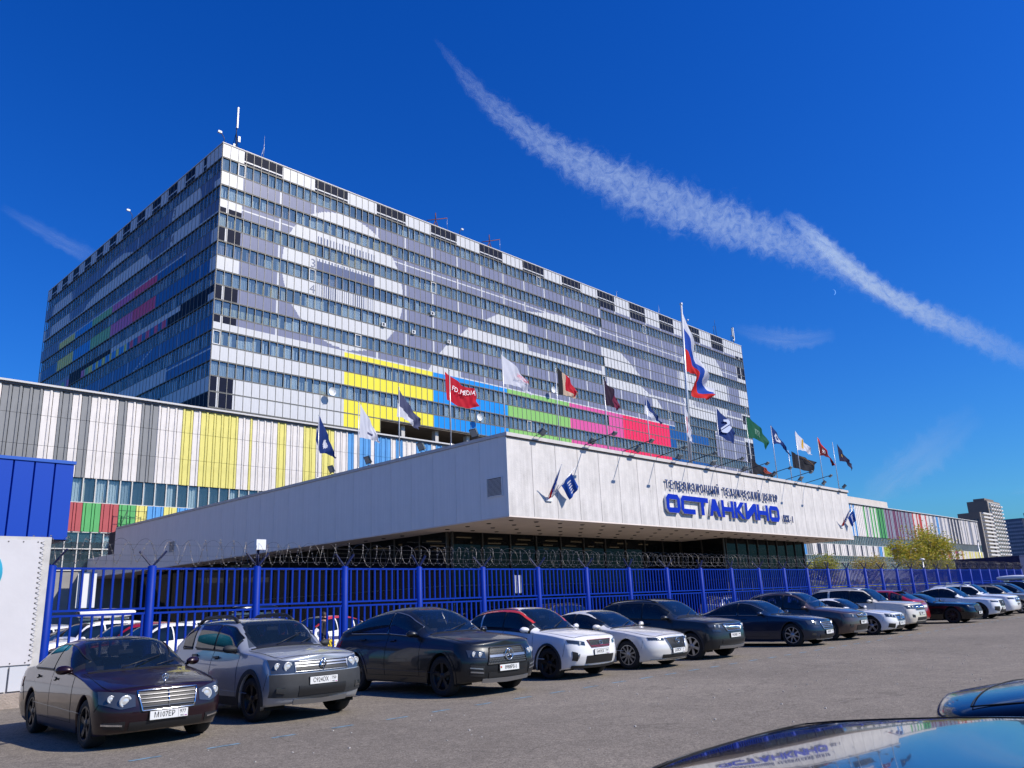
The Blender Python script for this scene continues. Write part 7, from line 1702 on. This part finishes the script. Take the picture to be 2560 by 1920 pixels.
make_car('suv_car', S_fb, 'black-blue car beside the foreground bonnet at the right edge', 'car', (6.0, 1.98 - 2.35, 0), radians(91), 0, 'cars parked on the near side')

# people behind the fence
def person(loc, rz, top, legs, hair, skin, lbl, h=1.74):
    t = empty('person', loc, rz, label=lbl, cat='person')
    V = [(0, 0, .95, .14), (0, 0, 1.12, .135), (0, 0, 1.30, .15), (0, 0, 1.43, .12), (0, 0, 1.50, .055), (0.01, 0, 1.57, .07), (0.015, 0, 1.66, .088), (0.01, 0, 1.73, .06),
         (0, .09, .90, .10), (.02, .10, .50, .062), (-.02, .10, .09, .045), (.12, .10, .035, .035), (0, -.09, .90, .10), (-.06, -.10, .50, .062), (-.16, -.10, .10, .045), (-.03, -.10, .035, .035),
         (0, .19, 1.41, .062), (-.02, .24, 1.13, .045), (.06, .25, .88, .034), (.08, .25, .80, .03), (0, -.19, 1.41, .062), (.02, -.24, 1.13, .045), (.12, -.23, .90, .034), (.15, -.22, .83, .03)]
    E_ = [(0, 1), (1, 2), (2, 3), (3, 4), (4, 5), (5, 6), (6, 7), (0, 8), (8, 9), (9, 10), (10, 11), (0, 12), (12, 13), (13, 14), (14, 15), (3, 16), (16, 17), (17, 18), (18, 19), (3, 20), (20, 21), (21, 22), (22, 23)]
    me = bpy.data.meshes.new('body'); me.from_pydata([v[:3] for v in V], E_, []); o = bpy.data.objects.new('body', me); link(o, t)
    sk = o.modifiers.new('s', 'SKIN'); 
    for k, d in enumerate(me.skin_vertices[0].data): d.radius = (V[k][3], V[k][3]); d.use_root = (k == 0)
    o.modifiers.new('u', 'SUBSURF').levels = 2; o.modifiers['u'].render_levels = 2
    bpy.context.view_layer.update(); dg = bpy.context.evaluated_depsgraph_get(); m2 = bpy.data.meshes.new_from_object(o.evaluated_get(dg)); o.modifiers.clear(); o.data = m2
    for m in (top, legs, skin): m2.materials.append(m)
    for p in m2.polygons:
        z = p.center.z; y = abs(p.center.y); p.use_smooth = True
        p.material_index = 2 if z > 1.47 or (y > .2 and z < .9) else (1 if z < .95 and y < .21 else 0)
    b = MB(); b.lathe([(0, 1.765), (.05, 1.755), (.085, 1.72), (.1, 1.66), (.095, 1.62)], 14, axis='z', c=(-.012, 0, 0)); b.build('hair', hair, t)
    b = MB(); b.lathe([(0.0, .0), (.012, 0.012), (.016, .03)], 8, axis='z', c=(.105, 0, 1.635)); [b.box(.088, .1, s * .032 - .01, s * .032 + .01, 1.655, 1.668, 1) for s in (-1, 1)]; b.box(.09, .098, -.022, .022, 1.595, 1.603, 2); b.build('face', [skin, m_ink, mat('lips', (.35, .08, .07), .5)], t)
    t.scale = (h / 1.76,) * 3
    return t
sk_ = mat('skin', (0.45, 0.24, 0.17), 0.55); hr_ = mat('hair_dark', (0.02, 0.013, 0.01), 0.6)
person((15.8, 24.0, 0), radians(-60), mat('jacket_dark', (.02, .02, .03), .8), mat('trousers', (.03, .035, .05), .85), hr_, sk_, 'person in a dark jacket standing behind the fence above the pale sedan tail')
person((12.9, 24.2, 0), radians(40), mat('jacket_grey', (.10, .10, .12), .8), mat('trousers', (.03, .035, .05)), hr_, sk_, 'dark-haired person in grey behind the fence above the silver SUV')

# curves and text become plain meshes so that each is an object with geometry of its own
bpy.context.view_layer.update(); dg = bpy.context.evaluated_depsgraph_get()
done = []
for o in [o for o in SC.objects if o.type in ('FONT', 'CURVE')]:
    me = bpy.data.meshes.new_from_object(o.evaluated_get(dg)); done.append((o, me))
for o, me in done:
    n = bpy.data.objects.new(o.name, me); COL.objects.link(n); n.parent = o.parent; n.location = o.location; n.rotation_euler = o.rotation_euler; n.scale = o.scale
    for ch in list(o.children): ch.parent = n; ch.matrix_parent_inverse = Matrix()
    nm = o.name.split('.')[0]; 
    for k in o.keys():
        if k in ('label', 'kind'): n[k] = o[k]
    bpy.data.objects.remove(o); n.name = nm
